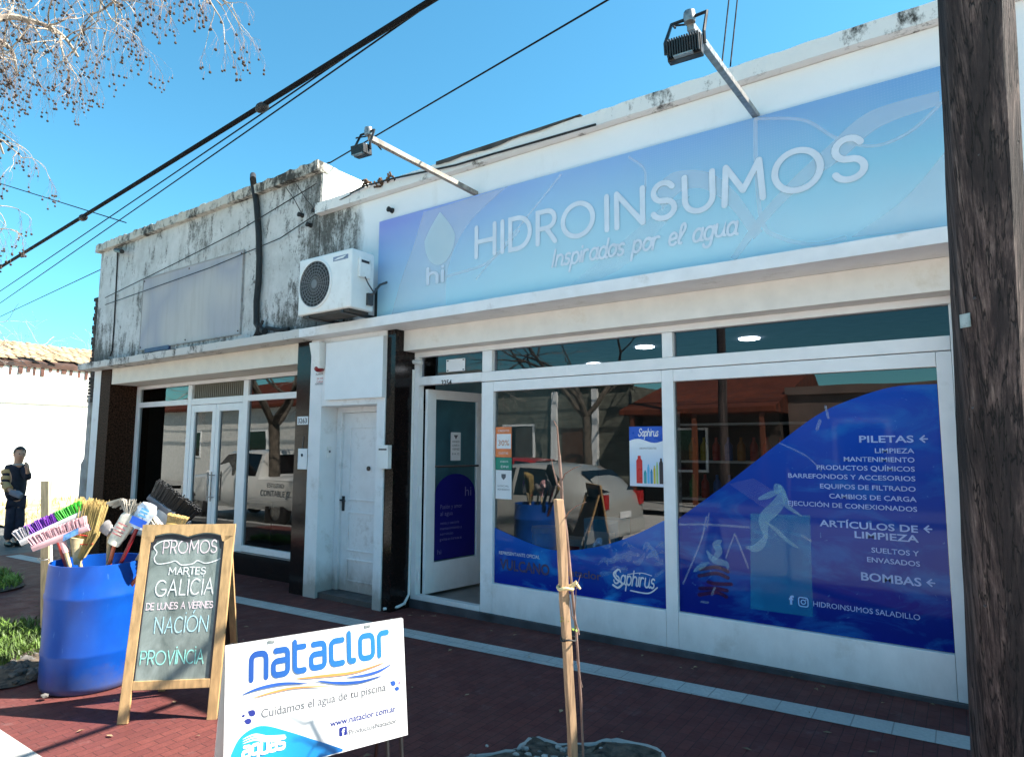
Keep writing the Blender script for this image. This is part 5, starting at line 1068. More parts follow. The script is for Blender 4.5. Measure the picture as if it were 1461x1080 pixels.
lens_ = lambda t: .12+1.0*math.sin(math.pi*t)
for pts, wd, m, nm in (([(165, 550), (260, 515), (380, 492), (510, 490)], .012, ink_blue, 'wave_stroke'), ([(210, 570), (330, 535), (450, 512), (640, 505)], .008, ink_orange, 'wave_stroke'), ([(430, 468), (560, 455), (760, 430), (915, 378)], .010, ink_orange, 'wave_stroke'), ([(540, 475), (660, 488), (780, 482), (895, 450)], .012, ink_blue, 'wave_stroke'), ([(700, 460), (800, 448), (880, 425), (945, 388)], .010, M('deep_blue_ink', (.02, .08, .40), .5, bump=0), 'wave_stroke')):
    b = bmesh.new(); ribbon(b, smooth_line([apos(*p) for p in pts], 10), wd, 0, lens_); put(b, m, nm, .0010+.0003*len(nm))
a, c = apos(265, 672), apos(915, 540); h_ = apos(265, 622)[1]-a[1]
cu_ = fit_text('Cuidamos el agua de tu piscina', a[0], c[0], h_*.92, .012)
for v in cu_.verts: v.co.y += a[1]+(c[1]-a[1])*0
put(cu_, ink_grey, 'slogan')
for s, l, r, cp, m in (('www.nataclor.com.ar', (625, 718), (968, 650), 34, ink_navy), ('/ProductosNatacloR'.replace('R', 'r'), (712, 762), (970, 700), 26, ink_grey)):
    a, c = apos(*l), apos(*r); bm = fit_text(s, a[0], c[0], apos(l[0], l[1]-cp)[1]-a[1], .012)
    for v in bm.verts: v.co.y += a[1]
    put(bm, m, 'contact_lettering')
a = apos(672, 768); b = bmesh.new(); s = .018; f = [b.verts.new((a[0]+x, a[1]+y, 0)) for x, y in rnd([(0, 0), (2*s, 0), (2*s, 2*s), (0, 2*s)], .006, True, 3)[:-1]]; b.faces.new(f); put(b, ink_navy, 'social_badge')
b = fit_text('f', a[0]+.012, a[0]+.026, .026, .03)
for v in b.verts: v.co.y += a[1]+.002
put(b, paper, 'badge_letter', .0018)
def drop(cx, cy, r, ang, m, nm='printed_drop'):
    b = bmesh.new(); P = []
    for k in range(24):
        t = 2*math.pi*k/24; s_ = (1-math.cos(t))/2; x, y = r*.62*math.sin(t)*(1 if s_ > .5 else (2*s_)**.5), r*(.9-1.7*s_); P.append((cx+x*math.cos(ang)-y*math.sin(ang), cy+x*math.sin(ang)+y*math.cos(ang)))
    f = b.faces.new([b.verts.new((x, y, 0)) for x, y in P]); f.normal_update()
    if f.normal.z < 0: f.normal_flip()
    put(b, m, nm)
for x, y, r, an, m in ((216, 645, .020, 1.0, ink_navy), (196, 688, .018, -1.9+3.1, ink_navy), (172, 660, .008, 1.4, ink_navy), (952, 490, .018, 1.0, ink_blue), (972, 518, .015, 1.3, ink_blue), (985, 488, .007, -1.2, M('purple_ink', (.15, .05, .2), .5, bump=0))):
    p = apos(x, y); drop(p[0], p[1], r, an, m)
tp = smooth_line([apos(*p) for p in ((108, 862), (150, 780), (215, 728), (290, 712), (420, 745), (560, 790), (690, 832))], 8)
low = apos(690, 836)
b = bmesh.new(); f = b.faces.new([b.verts.new((max(.002, x), y, 0)) for x, y in [(.002, .004), (max(low[0], .3), .004)]+[(max(.002, x), max(.006, y)) for x, y in tp[::-1]]]); f.normal_update()
if f.normal.z < 0: f.normal_flip()
put(b, agrad('cyan_wedge_print', (.006, .24, .50), (.004, .06, .30), .25, .72), 'blue_wedge', .0006)
a, c = apos(168, 880), apos(384, 840); h_ = apos(168, 822)[1]-apos(168, 880)[1]
bm, L = write('aguas', h_*1.35, .0125, .2, ital=.08)
for v in bm.verts: v.co.x = a[0]+v.co.x*((c[0]-a[0])/L); v.co.y += a[1]
put(bm, paper, 'product_lettering', .0016)
for k in range(3):
    b = bmesh.new(); ribbon(b, smooth_line([apos(*p) for p in ((168, 806-k*12), (230, 785-k*14), (300, 790-k*12), (390, 762-k*2))], 8), .006, 0, lens_); put(b, paper, 'product_wave', .0014+.0003*k)

# ================================================================ YOUNG TREE WITH STAKE, TREE PIT
SB0 = gnd(822, 1134); S0 = Vector((SB0.x, SB0.y, gz(SB0.x)-.05)); ST = dep(797, 712, (SB0-C).dot(BF)*1.0)
d = ST-S0; b = B(); x_ = Vector((.82, .57, 0)); y_ = Vector((-.57, .82, 0))
def sq(p, a, w1=.019, w2=.014):
    u_, v_ = x_*math.cos(a)+y_*math.sin(a), -x_*math.sin(a)+y_*math.cos(a); return [p-u_*w1-v_*w2, p+u_*w1-v_*w2, p+u_*w1+v_*w2, p-u_*w1+v_*w2]
random.seed(6); rings = []
for i in range(13):
    s = i/12; rings.append([b.bm.verts.new(v_) for v_ in sq(S0+d*s+Vector((random.uniform(-.003, .003), random.uniform(-.003, .003), 0)), R(28), .0185, .0155)])
for i in range(12):
    for k in range(4): b.bm.faces.new((rings[i][k], rings[i][(k+1) % 4], rings[i+1][(k+1) % 4], rings[i+1][k]))
b.bm.faces.new(rings[0][::-1]); b.bm.faces.new(rings[-1])
tag(obj('tree_stake', b, stake_wood, bevel=.003), 'square wooden stake holding the thin sapling in front of the middle window', 'stake')
dS = (SB0-C).dot(BF)+.03
sp = [(834, 1128), (829, 1000), (822, 900), (814, 820), (808, 760), (802, 718), (801, 690), (798, 650)]
SP0 = thing('sapling', 'leafless young tree tied to the wooden stake', 'tree', SB0)
tk = [dep(x, y, dS+(.01 if y > 712 else -.005)) for x, y in sp]
obj('trunk', B().tube(tk, [.006, .006, .006, .007, .008, .008, .0075, .007], 8), twig_mat, SP0, smooth=True)
cn_ = B(); top = tk[-1]
for pp, r0 in (([(798, 650), (797, 640), (795, 610), (790, 600)], .0065), ([(803, 700), (795, 690), (789, 668), (787, 655)], .005), ([(806, 740), (812, 730), (822, 722), (836, 716)], .004), ([(800, 690), (806, 676), (818, 668), (830, 664)], .004), ([(826, 905), (820, 880), (822, 840), (828, 820)], .0035), ([(826, 900), (816, 878), (812, 850), (815, 838)], .003), ([(831, 980), (826, 960), (822, 940)], .002)):
    cn_.tube([dep(x, y, dS-.02*i) for i, (x, y) in enumerate(pp)], [r0*(1-.7*i/(len(pp)-1)) for i in range(len(pp))], 6)
obj('branches', cn_, twig_mat, SP0, smooth=True)
lf = B(); random.seed(12)
for px, py, n_l in ((814, 888, 6), (818, 900, 4), (806, 884, 3)):
    for k in range(n_l):
        p = dep(px+random.uniform(-5, 5), py+random.uniform(-5, 5), dS-.03+random.uniform(-.02, .02)); a = Vector((random.uniform(-1, 1), random.uniform(-1, 1), random.uniform(.2, 1))).normalized()*.016; e = a.orthogonal().normalized()*.006
        lf.poly([p, p+a*.5+e, p+a, p+a*.5-e])
obj('leaves', lf, M('young_leaf', (.22, .33, .05), .6, var=.3), SP0)
tie = thing('tie', 'strip of cloth and black cord tying the sapling to its stake', 'tie', dep(808, 836, dS))
for py, m in ((836, M('tan_cloth_tie', (.62, .50, .26), .8)), (908, black_rubber)):
    p = S0+d*((dep(810, py, dS).z-S0.z)/d.z); b = B(); b.tube([p+x_*.034*math.cos(t)+y_*.034*math.sin(t)+x_*.008+Vector((0, 0, .004*math.sin(3*t))) for t in [2*math.pi*k/20 for k in range(21)]], .008 if py < 900 else .0045, 6, caps=False)
    if py < 900: b.tube([p+x_*.03, p+x_*.055+Vector((0, 0, .02)), p+x_*.075-Vector((0, 0, .005))], [.010, .014, .006], 6)
    obj('binding' if py < 900 else 'cord', b, m, tie, smooth=True)
# pit
pitc = [gnd(735, 1075), gnd(762, 1057), gnd(796, 1066), gnd(850, 1064), gnd(880, 1060), gnd(945, 1078)]
pc = Vector((-1.42, -2.42, 0)); P_ = [(-1.95, -2.05), (-1.72, -1.86), (-1.60, -1.90), (-1.42, -1.78), (-1.30, -1.72), (-1.05, -1.85), (-.95, -2.3), (-1.1, -2.85), (-1.6, -2.95), (-1.95, -2.6)]
P_ = [(p.x, p.y) for p in pitc]+[(-1.25, -2.0), (-1.2, -2.5), (-1.5, -2.75), (-2.0, -2.65), (-2.15, -2.3)]
soil = M('dark_soil', (.075, .055, .040), .95, var=.7, sc_=18, bump=1, bsc=40, dirt=.6, dcol=(.16, .13, .10), dsc=22)
random.seed(14)
def soil_patch(name, outline, h, n=14, m=soil):
    cx = sum(p[0] for p in outline)/len(outline); cy = sum(p[1] for p in outline)/len(outline); b = B(); o2 = smooth_line(list(outline)+[outline[0]], 4)
    rings = []
    for j in range(7):
        s = 1-j/6; rings.append([b.bm.verts.new((cx+(x-cx)*s+random.uniform(-.012, .012), cy+(y-cy)*s+random.uniform(-.012, .012), gz(x)+.005+h*(1-s**2)+random.uniform(0, .022))) for x, y in o2[:-1]])
    nn = len(rings[0])
    for j in range(6):
        for k in range(nn): b.bm.faces.new((rings[j][k], rings[j][(k+1) % nn], rings[j+1][(k+1) % nn], rings[j+1][k]))
    return struct(name, b, m)
soil_patch('tree_pit_soil', P_, .02)
b = B(); random.seed(15); loop = P_+[P_[0]]
rimpts = [q_ for q_ in smooth_line([(x, y) for x, y in loop], 5)]
b.tube([Vector((x, y, gz(x)+.006)) for x, y in rimpts], [.016+random.uniform(-.004, .006) for _ in rimpts], 6, caps=False)
struct('tree_pit_edging', b, concrete)
def pebbles(name, region, n, r0, r1, m, seed):
    rg = random.Random(seed); b = B()
    for _ in range(n):
        x, y = region(rg); r = rg.uniform(r0, r1); b.ball((x, y, gz(x)+.02+r*.3), r, 1, (1, rg.uniform(.6, 1), rg.uniform(.4, .7)))
    return struct(name, b, m, 'stuff')
pebbles('pit_stones', lambda g_: (-1.62+g_.gauss(0, .17), -2.22+g_.gauss(0, .17)), 240, .008, .028, M('pale_stones', (.34, .33, .31), .9, var=.5, sc_=20), 4)

# ================================================================ POST, GRASS VERGE NEAR THE BARREL
p0 = gnd(64.5, 912); k = (p0-C).dot(BF); p1_ = dep(63.5, 686, k)
wp = B(); ww = 11.5/915*k/2
wp.hexa([p0+Vector((-ww*.82, -ww*.57, -.1)), p0+Vector((ww*.82, ww*.57, -.1)), p0+Vector((ww*.82-.03, ww*.57+.04, -.1)), p0+Vector((-ww*.82-.03, -ww*.57+.04, -.1)), p1_+Vector((-ww*.82, -ww*.57, 0)), p1_+Vector((ww*.82, ww*.57, 0)), p1_+Vector((ww*.82-.03, ww*.57+.04, 0)), p1_+Vector((-ww*.82-.03, -ww*.57+.04, 0))])
WP = tag(obj('wooden_post', fixn(wp), M('pale_timber', (.62, .46, .28), .7, var=.2, sc_=5, stretch=(12, 12, 1), bump=.3, bsc=20), bevel=.004), 'square pale timber post with wire behind the blue barrel', 'post')  # one pale timber colour with grain
wz = dep(64, 797, k-.03); obj('wire_tie', B().tube([wz+Vector((.05*math.cos(t)*1.0, .05*math.sin(t), .004*math.sin(2*t))) for t in [2*math.pi*j/16 for j in range(17)]], .004, 5, caps=False), steel, WP)
tag(obj('sapling_rod', B().tube([gnd(79, 935)+Vector((0, 0, -.02)), dep(76, 880, k-.15), dep(73, 800, k-.05), dep(72, 760, k-.02)], [.013, .012, .011, .009], 8), M('white_peeled_stick', (.70, .66, .62), .7), smooth=True), 'thin white stick standing between timber post and barrel', 'stick')
V1 = [(gnd(*p).x, gnd(*p).y) for p in ((-60, 905), (20, 905), (70, 897), (100, 930), (96, 960), (55, 972), (-20, 985), (-90, 960))]
soil_patch('verge_soil', V1, .03)
V2 = [(gnd(*p).x, gnd(*p).y) for p in ((-60, 822), (10, 818), (34, 832), (20, 842), (-60, 852))]
soil_patch('verge_soil', V2, .02)
def grass(name, poly, n, h0, h1, m, seed, inset=0):
    rg = random.Random(seed); xs = [p[0] for p in poly]; ys = [p[1] for p in poly]; b = B(); c_ = 0
    def inside(x, y):
        r_ = False; j = len(poly)-1
        for i in range(len(poly)):
            if (poly[i][1] > y) != (poly[j][1] > y) and x < (poly[j][0]-poly[i][0])*(y-poly[i][1])/(poly[j][1]-poly[i][1])+poly[i][0]: r_ = not r_
            j = i
        return r_
    while c_ < n:
        x, y = rg.uniform(min(xs), max(xs)), rg.uniform(min(ys), max(ys))
        if not inside(x, y) or rg.random() > .35+.65*math.sin(x*9)*math.sin(y*11+1): 
            if rg.random() < .6 or not inside(x, y): continue
        c_ += 1; a = rg.uniform(0, 6.28); h = rg.uniform(h0, h1); dx, dy = math.cos(a), math.sin(a); l = rg.uniform(.2, .9)*h; z = gz(x)+.02; w_ = rg.uniform(.003, .006)
        q1 = Vector((x, y, z)); q2 = q1+Vector((dx*l*.4, dy*l*.4, h*.65)); q3 = q1+Vector((dx*l, dy*l, h*.9)); s_ = Vector((-dy, dx, 0))*w_
        v = [b.bm.verts.new(p) for p in (q1-s_, q1+s_, q2+s_, q2-s_, q3)]; b.bm.faces.new((v[0], v[1], v[2], v[3])); b.bm.faces.new((v[3], v[2], v[4]))
    o = obj(name, b, m); o['kind'] = 'stuff'; return o
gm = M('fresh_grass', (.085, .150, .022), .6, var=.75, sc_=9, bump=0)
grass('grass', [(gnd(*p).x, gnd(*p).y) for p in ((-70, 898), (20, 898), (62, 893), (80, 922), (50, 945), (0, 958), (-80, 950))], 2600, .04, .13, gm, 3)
grass('grass', V2, 1400, .04, .11, M('painted_sunlit_grass', (.20, .30, .04), .6, var=.4, sc_=9, bump=0), 4)  # brighter copy of the grass, sunlight put into its colour
pebbles('verge_stones', lambda g_: (-5.85+g_.gauss(0, .45), -2.88+g_.gauss(0, .12)), 170, .012, .055, M('dark_stones', (.10, .095, .09), .9, var=.5, sc_=14), 8)
lotg = [(-21.8, 1.0), (-16, 1.0), (-16, 10), (-21.8, 10)]
rg = random.Random(2); b = B()
for i in range(2600):
    x, y = rg.uniform(-22, -15.5), rg.uniform(.6, 11); z = gz(-18)+.0+.12*max(0, (-15-x)/7); h = rg.uniform(.06, .28)*(1.5 if x < -21 else 1); a = rg.uniform(0, 6.28); s_ = Vector((math.cos(a), math.sin(a), 0))*.016; t_ = Vector((rg.uniform(-.1, .1), rg.uniform(-.1, .1), h)); q1 = Vector((x, y, z)); b.poly([q1-s_, q1+s_, q1+t_])
o = obj('dry_weeds', b, M('dry_weed', (.45, .38, .18), .8, var=.4, sc_=2, bump=0)); o['kind'] = 'stuff'

# ================================================================ UTILITY POLE
pk = 2.36; u1, u0 = dep(1391, 0, pk), dep(1443, 1080, pk); ud = (u1-u0)/(u1.z-u0.z)
n = N('weathered_pole_wood'); v = n.coord(); gr = n.noise(n.mapped(v, (1, 1, .022)), 60, 12, .75); bigp = n.noise(n.mapped(v, (1, 1, .16)), 7, 6, .62); crk = n.noise(n.mapped(v, (1, 1, .010)), 34, 4, .55, .05); kn = n.noise(n.mapped(v, (1, 1, .5)), 14, 8, .7)
cc = n.ramp(gr, [(.36, (.014, .009, .010)), (.47, (.055, .038, .036)), (.56, (.12, .086, .078)), (.66, (.24, .185, .16))]); cc = n.mix(n.ramp(bigp, [(.46, 0), (.56, .82)]), cc, (.020, .015, .016))
cf = n.ramp(crk, [(.455, 0), (.48, 1), (.50, 0)]); cc = n.mix(cf, cc, (.004, .003, .003)); cc = n.mix(n.ramp(kn, [(.62, 0), (.70, .6)]), cc, (.03, .018, .014)); n.base(cc); n.rough(.92)
n.bump(n.math('SUBTRACT', n.math('ADD', gr, n.math('MULTIPLY', kn, .3)), n.math('MULTIPLY', cf, .9)), 1.0, .02)
pb = B(); random.seed(17); rings = []; zt_ = 8.2; zb_ = gz(.1)-.1; nz, na_ = 60, 28
for i in range(nz+1):
    z = zb_+(zt_-zb_)*i/nz; c = u0+ud*(z-u0.z); r0 = .122-.004*z; rings.append([pb.bm.verts.new(c+Vector((math.cos(2*math.pi*k/na_), math.sin(2*math.pi*k/na_), 0))*(r0*(1+.03*math.sin(k*1.9+z*.25)+.02*math.sin(k*4.3-z*.4)+random.uniform(-.012, .012)))) for k in range(na_)])
for i in range(nz):
    for k in range(na_): pb.bm.faces.new((rings[i][k], rings[i][(k+1) % na_], rings[i+1][(k+1) % na_], rings[i+1][k]))
pb.bm.faces.new(rings[-1]); UP = thing('utility_pole', 'dark weathered wooden utility pole close to the camera beside the widest window', 'pole', (u0.x, u0.y, gz(u0.x)))
pole_wood = n.m; obj('shaft', pb, pole_wood, UP, smooth=True)
for k_, (z, an) in enumerate(((1.62, -2.3), (1.66, -2.2), (2.05, -2.0), (1.25, -2.5), (2.55, -1.7), (0.95, -2.1), (2.9, -2.4))):
    c = u0+ud*(z-u0.z); rr = .118-.004*z; p = c+Vector((math.cos(an), math.sin(an), 0))*rr; obj('nail', B().ball(p, .007, 1), dark_metal, UP)
c = u0+ud*(1.95-u0.z); an = -2.25; ra = Vector((math.cos(an), math.sin(an), 0)); tg = Vector((-ra.y, ra.x, 0)); p = c+ra*.119
obj('metal_tag', fixn(B().hexa([p-tg*.02, p+tg*.02, p+tg*.02+ra*.003, p-tg*.02+ra*.003, p-tg*.02+Vector((0, 0, .05)), p+tg*.02+Vector((0, 0, .05)), p+tg*.02+ra*.003+Vector((0, 0, .05)), p-tg*.02+ra*.003+Vector((0, 0, .05))])), steel, UP)
tp_ = u0+ud*(zt_-u0.z)
obj('crossarm', B().box((tp_.x-.06, tp_.y-.9, 7.5), (tp_.x+.06, tp_.y+.9, 7.62)), stake_wood, UP, bevel=.006)

# ================================================================ OVERHEAD CABLES
cable_m = M('cable_sheath', (.008, .008, .009), .85, var=0, bump=0, spec=.1)
def span(p, q_, sag=.0, n=16): return [p.lerp(q_, i/n)-Vector((0, 0, sag*4*(i/n)*(1-i/n))) for i in range(n+1)]
def ext(p, q_, a, b_): return p+(p-q_)*a, q_+(q_-p)*b_
def cable(name, pa, za, pb_, zb2, r, lab, m=cable_m, e0=.4, e1=.6, sag=.0, group='overhead cables'):
    p, q_ = plz(*pa, za), plz(*pb_, zb2); p, q_ = ext(p, q_, e0, e1)
    o = obj(name, B().tube(span(p, q_, sag, 24), r, 8), m, smooth='all'); tag(o, lab, 'cable', group); return p, q_
cable('overhead_cable', (0, 381), 5.0, (610, 2), 5.2, .027, 'thickest black overhead cable crossing the whole sky', sag=.02)
p, q_ = plz(0, 381, 5.0), plz(610, 2, 5.2)
for px, py in ((118, 312), (372, 153)):
    a = min(range(200), key=lambda k: (lambda v: abs(730.5+FP*(v-C).dot(BR)/(v-C).dot(BF)-px))(p.lerp(q_, k/200))); c = p.lerp(q_, a/200)
    tag(obj('cable_clamp', B().ball(c-Vector((0, 0, .04)), .07, 2, (1.5, .8, .8)), black_rubber, smooth='all'), 'black clamp on the thickest cable near '+('the cloudless corner over the alley' if px < 200 else 'the top edge over the office roof'), 'clamp', 'clamps on the overhead cable')
cable('overhead_cable', (0, 415), 5.0, (600, 6), 5.2, .008, 'thin cable running just under the thickest overhead cable', sag=.02)
cable('overhead_cable', (0, 432), 5.0, (612, 4), 5.2, .008, 'second thin cable below the thickest overhead cable', sag=.02)
cable('overhead_cable', (0, 452), 5.0, (470, 232), 4.95, .008, 'lowest thin cable crossing the alley sky towards the office roof', e1=.0)
cable('overhead_cable', (470, 233), 4.95, (868, 0), 5.0, .008, 'single thin cable rising over the small floodlight', e0=.0)
cable('overhead_cable', (0, 262), 6.5, (180, 318), 4.85, .008, 'thin slack cable from the bare tree to the office corner', e1=.0)
cable('overhead_cable', (1030, 92), 4.4, (1040, 0), 5.2, .006, 'left one of two hanging wires above the shop roof', e0=0, e1=.5)
cable('overhead_cable', (1042, 95), 4.4, (1052, 0), 5.2, .006, 'right one of two hanging wires above the shop roof', e0=0, e1=.5)

# ================================================================ NEIGHBOUR ACROSS THE LOT
XN = -22.0
NH = thing('old_house', 'long white plastered house with a crumbling tiled roof beyond the vacant lot', 'house', (XN-3, 5, -.3))
zt0 = plx(0, 512, XN).z
random.seed(22); b = B(); n = 60; top = []
for i in range(n+1):
    y = -1.2+15.2*i/n; top.append((y, zt0-.05+random.uniform(-.05, .05)-(.25 if random.random() < .07 else 0)))
va_ = [b.bm.verts.new((XN, y, -.6)) for y, z in top]; vb = [b.bm.verts.new((XN, y, z)) for y, z in top]; vc = [b.bm.verts.new((XN-.35, y, z)) for y, z in top]; vd = [b.bm.verts.new((XN-.35, y, -.6)) for y, z in top]
for i in range(n):
    for q0, q1 in ((va_, vb), (vb, vc), (vc, vd)): b.bm.faces.new((q0[i], q0[i+1], q1[i+1], q1[i]))
b.box((XN-7, -1.2, -.6), (XN-.36, -.85, zt0)); bmesh.ops.recalc_face_normals(b.bm, faces=b.bm.faces)
obj('wall', b, plaster_white, NH)
ze_ = plx(0, 571, XN).z; obj('string_course', B().box((XN+.001, -1.2, ze_-.05), (XN+.05, 14, ze_+.01)), plaster_white, NH, bevel=.012)
b = B()
for j in range(7):                               # courses of half-round tiles, broken along the eave
    for i in range(74):
        y = -1.0+i*.20+(.1 if j % 2 else 0)+random.uniform(-.02, .02)
        if j == 0 and random.random() < .35: continue
        x1 = XN+.10-j*.38+random.uniform(-.04, .05); x0_ = x1-.45; z1 = zt0+.03+j*.115+random.uniform(-.015, .02); L = []
        for (x, z) in ((x1, z1), (x0_, z1+.125)):
            L.append([b.bm.verts.new((x, y+.095*math.cos(t), z+.05*math.sin(t))) for t in [math.pi*k/5 for k in range(6)]])
        for k in range(5): b.bm.faces.new((L[0][k], L[0][k+1], L[1][k+1], L[1][k]))
        b.bm.faces.new(L[0])
rf = obj('roof', b, M('old_clay_tile', (.46, .33, .20), .9, var=.4, sc_=3, bump=.3, dirt=.6, dcol=(.22, .17, .10), dsc=3), NH)
obj('roof_deck', B().hexa([(XN+.05, -1.2, zt0-.16), (XN+.05, 14, zt0-.16), (XN-3, 14, zt0+.7), (XN-3, -1.2, zt0+.7), (XN+.05, -1.2, zt0-.02), (XN+.05, 14, zt0-.02), (XN-3, 14, zt0+.82), (XN-3, -1.2, zt0+.82)]), M('dark_roof_edge', (.07, .035, .025), .9, var=.5, sc_=5), NH)
random.seed(23)
for k in range(30):
    y = 1+k*.19+random.uniform(-.04, .04); b = B().box((XN+.004, y, zt0-.20-random.uniform(0, .28)), (XN+.012+random.uniform(0, .03), y+random.uniform(.05, .14), zt0-.10))
    obj('exposed_brick', b, M('exposed_brick', (.12, .05, .035), .9, var=.4, sc_=5), NH)
# ragged dark brick pier and grey pipe at the end of the office building
random.seed(24); bp_ = B(); PX, PY = -11.62, -.22; z = 2.2; pier = thing('brick_pier', 'ragged dark brick edge standing above the slab end at the alley', 'pier', (PX, PY, 0))
zt2 = plx(137, 427, PX).z
while z < zt2:
    h = random.uniform(.05, .08); w_ = .10+random.uniform(-.03, .04); bp_.box((PX-w_, PY-.04, z), (PX+w_*.7, PY+.22, z+h-.008)); z += h
obj('brickwork', bp_, M('burnt_brick', (.035, .02, .016), .9, var=.6, sc_=12, bump=.5), pier)
obj('render_edge', B().box((PX-.13, PY+.02, 2.2), (PX-.085, PY+.2, zt2)), M('grey_render', (.40, .39, .38), .9), pier)
pq = [plx(135, 590, -11.7), plx(134, 620, -11.7), plx(131, 660, -11.75), plx(128, 715, -11.8)]
tag(obj('downpipe', B().tube([Vector((-11.66, PY-.02, 2.3)), Vector((-11.66, PY-.02, 1.3)), Vector((-11.70, PY-.02, 1.2)), Vector((-11.70, PY-.02, gz(-11.7)))], [.035, .035, .06, .06], 10), M('grey_pipe', (.42, .41, .40), .6, var=.3, sc_=5), smooth=True), 'grey vertical pipe at the alley corner of the office building', 'pipe')
obj_ = None

# ================================================================ MAN IN THE ALLEY
PF = gnd(24, 778); PF = Vector((PF.x, PF.y, gz(PF.x)-.01)); pd = (PF-C).dot(BF); k_ = pd/FP
rx = Vector((BR.x, BR.y, 0)).normalized(); fy = Vector((BF.x, BF.y, 0)).normalized()    # picture right, away from the camera
def MP(px, py, off=0): p = dep(px, py, pd+off); return p
def skin(name, verts, edges, rad, m, parent=None, sub=2, root=0):
    me = bpy.data.meshes.new(name); me.from_pydata([tuple(v) for v in verts], edges, []); o = bpy.data.objects.new(name, me); COL.objects.link(o)
    md = o.modifiers.new('s', 'SKIN'); md.use_smooth_shade = True
    for i, r in enumerate(rad): v = me.skin_vertices[0].data[i]; v.radius = (r, r) if not isinstance(r, tuple) else r; v.use_root = (i == root)
    o.modifiers.new('d', 'SUBSURF').levels = sub; o.modifiers['d'].render_levels = sub
    dg = bpy.context.evaluated_depsgraph_get(); m2 = bpy.data.meshes.new_from_object(o.evaluated_get(dg)); bpy.data.objects.remove(o)
    bm = bmesh.new(); bm.from_mesh(m2); bpy.data.meshes.remove(m2); return obj(name, bm, m, parent, smooth='all')
MAN = thing('person', 'man in a dark jumper with tan striped sleeves smoking by the white wall', 'person', PF)
skin_m = M('skin', (.55, .31, .21), .55, var=.08, bump=0); navy_c = M('navy_jumper', (.014, .016, .03), .9, var=.3, sc_=20, bump=.2); tan_c = M('tan_stripe', (.50, .33, .15), .9, bump=.2); jean = M('dark_jeans', (.022, .026, .05), .85, var=.3, sc_=15, bump=.2); shoe_m = M('black_shoe', (.015, .015, .015), .5); hair_m = M('black_hair', (.012, .010, .009), .6)
J = dict(pel=MP(22, 712), chest=MP(22, 678), neck=MP(26, 661), head=MP(28, 651), top=MP(28.5, 644),
 sl=MP(11, 669, -.05), el=MP(7, 691, -.16), wl=MP(15, 700, -.22), hl=MP(20, 702, -.23), sr=MP(33, 668, .06), er=MP(40, 683, -.06), wr=MP(39.5, 670, -.16), hr=MP(38.5, 665, -.18),
 hpl=MP(17, 716, -.03), kl=MP(14.5, 744, -.06), al=MP(11, 772, .0), tl=MP(17, 777, -.12), hpr=MP(28, 716, .05), kr=MP(28, 744, .02), ar=MP(24, 771, .06), trr=MP(33, 776, -.04))
V = [J[k] for k in ('pel', 'chest', 'neck', 'head', 'top', 'sl', 'el', 'wl', 'hl', 'sr', 'er', 'wr', 'hr', 'hpl', 'kl', 'al', 'tl', 'hpr', 'kr', 'ar', 'trr')]
Ed = [(0, 1), (1, 2), (2, 3), (3, 4), (1, 5), (5, 6), (6, 7), (7, 8), (1, 9), (9, 10), (10, 11), (11, 12), (0, 13), (13, 14), (14, 15), (15, 16), (0, 17), (17, 18), (18, 19), (19, 20)]
Rd = [.12, .135, .055, .085, .075, .065, .042, .032, .035, .065, .042, .032, .035, .085, .06, .042, .035, .085, .06, .042, .035]
skin('body', V, Ed, Rd, skin_m, MAN)
# head details: nose, ears as one continuous shell over the body head
hc = (J['head']+J['top'])/2-Vector((0, 0, .01)); fdir = (rx*.75-fy*.55).normalized(); side = Vector((-fdir.y, fdir.x, 0))
b = B().ball((0, 0, 0), .1, 3, (.95, .80, 1.22))
for v in b.bm.verts:
    if v.co.x > .05: v.co.x += .022*max(0, 1-(abs(v.co.y)/.022)**2)*max(0, 1-abs(v.co.z+.012)/.035)
    if v.co.z < -.05: v.co.y *= .82
for sgn in (-1, 1): b.ball((-.005, sgn*.082, -.005), .022, 1, (.8, .45, 1.3))
rot = Matrix((fdir, side, Vector((0, 0, 1)))).transposed().to_4x4(); rot.translation = hc; b.xf(rot); fo = obj('face', b, skin_m, MAN, smooth='all')
b = B()
for sgn in (-1, 1): b.ball(hc+fdir*.092+side*sgn*.032+Vector((0, 0, .012)), .011, 1)
obj('eyes', b, ink, fo); obj('mouth', B().ball(hc+fdir*.090-Vector((0, 0, .052)), .016, 1, (1, 1, .35)), M('lip', (.25, .08, .06), .5), fo)
b = B().ball((0, 0, 0), .108, 3, (.98, .86, 1.15))
bmesh.ops.delete(b.bm, geom=[v for v in b.bm.verts if (v.co.x > .045 and v.co.z < .06) or v.co.z < -.03], context='VERTS'); rot.translation = hc+Vector((0, 0, .018)); b.xf(rot); obj('hair', b, hair_m, MAN, smooth='all')
mid = lambda a, c, t: J[a].lerp(J[c], t)
skin('jumper', [J['pel']-Vector((0, 0, .06)), mid('pel', 'chest', .5), J['chest'], J['neck']-Vector((0, 0, .03)), J['sl'], J['el'], mid('el', 'wl', .8), J['sr'], J['er'], mid('er', 'wr', .75)], [(0, 1), (1, 2), (2, 3), (2, 4), (4, 5), (5, 6), (2, 7), (7, 8), (8, 9)], [.150, .155, .165, .075, .088, .06, .05, .085, .06, .048], navy_c, MAN)
for s0_, s1_, a, c in ((.12, .34, 'sl', 'el'), (.52, .74, 'sl', 'el'), (.90, 1.0, 'sl', 'el')):
    p, q_ = mid(a, c, s0_), mid(a, c, s1_); obj('sleeve_stripe', B().tube([p, p.lerp(q_, .5), q_], [.088-.02*s0_, .086-.02*s0_, .082-.02*s1_], 14), tan_c, MAN, smooth=True)
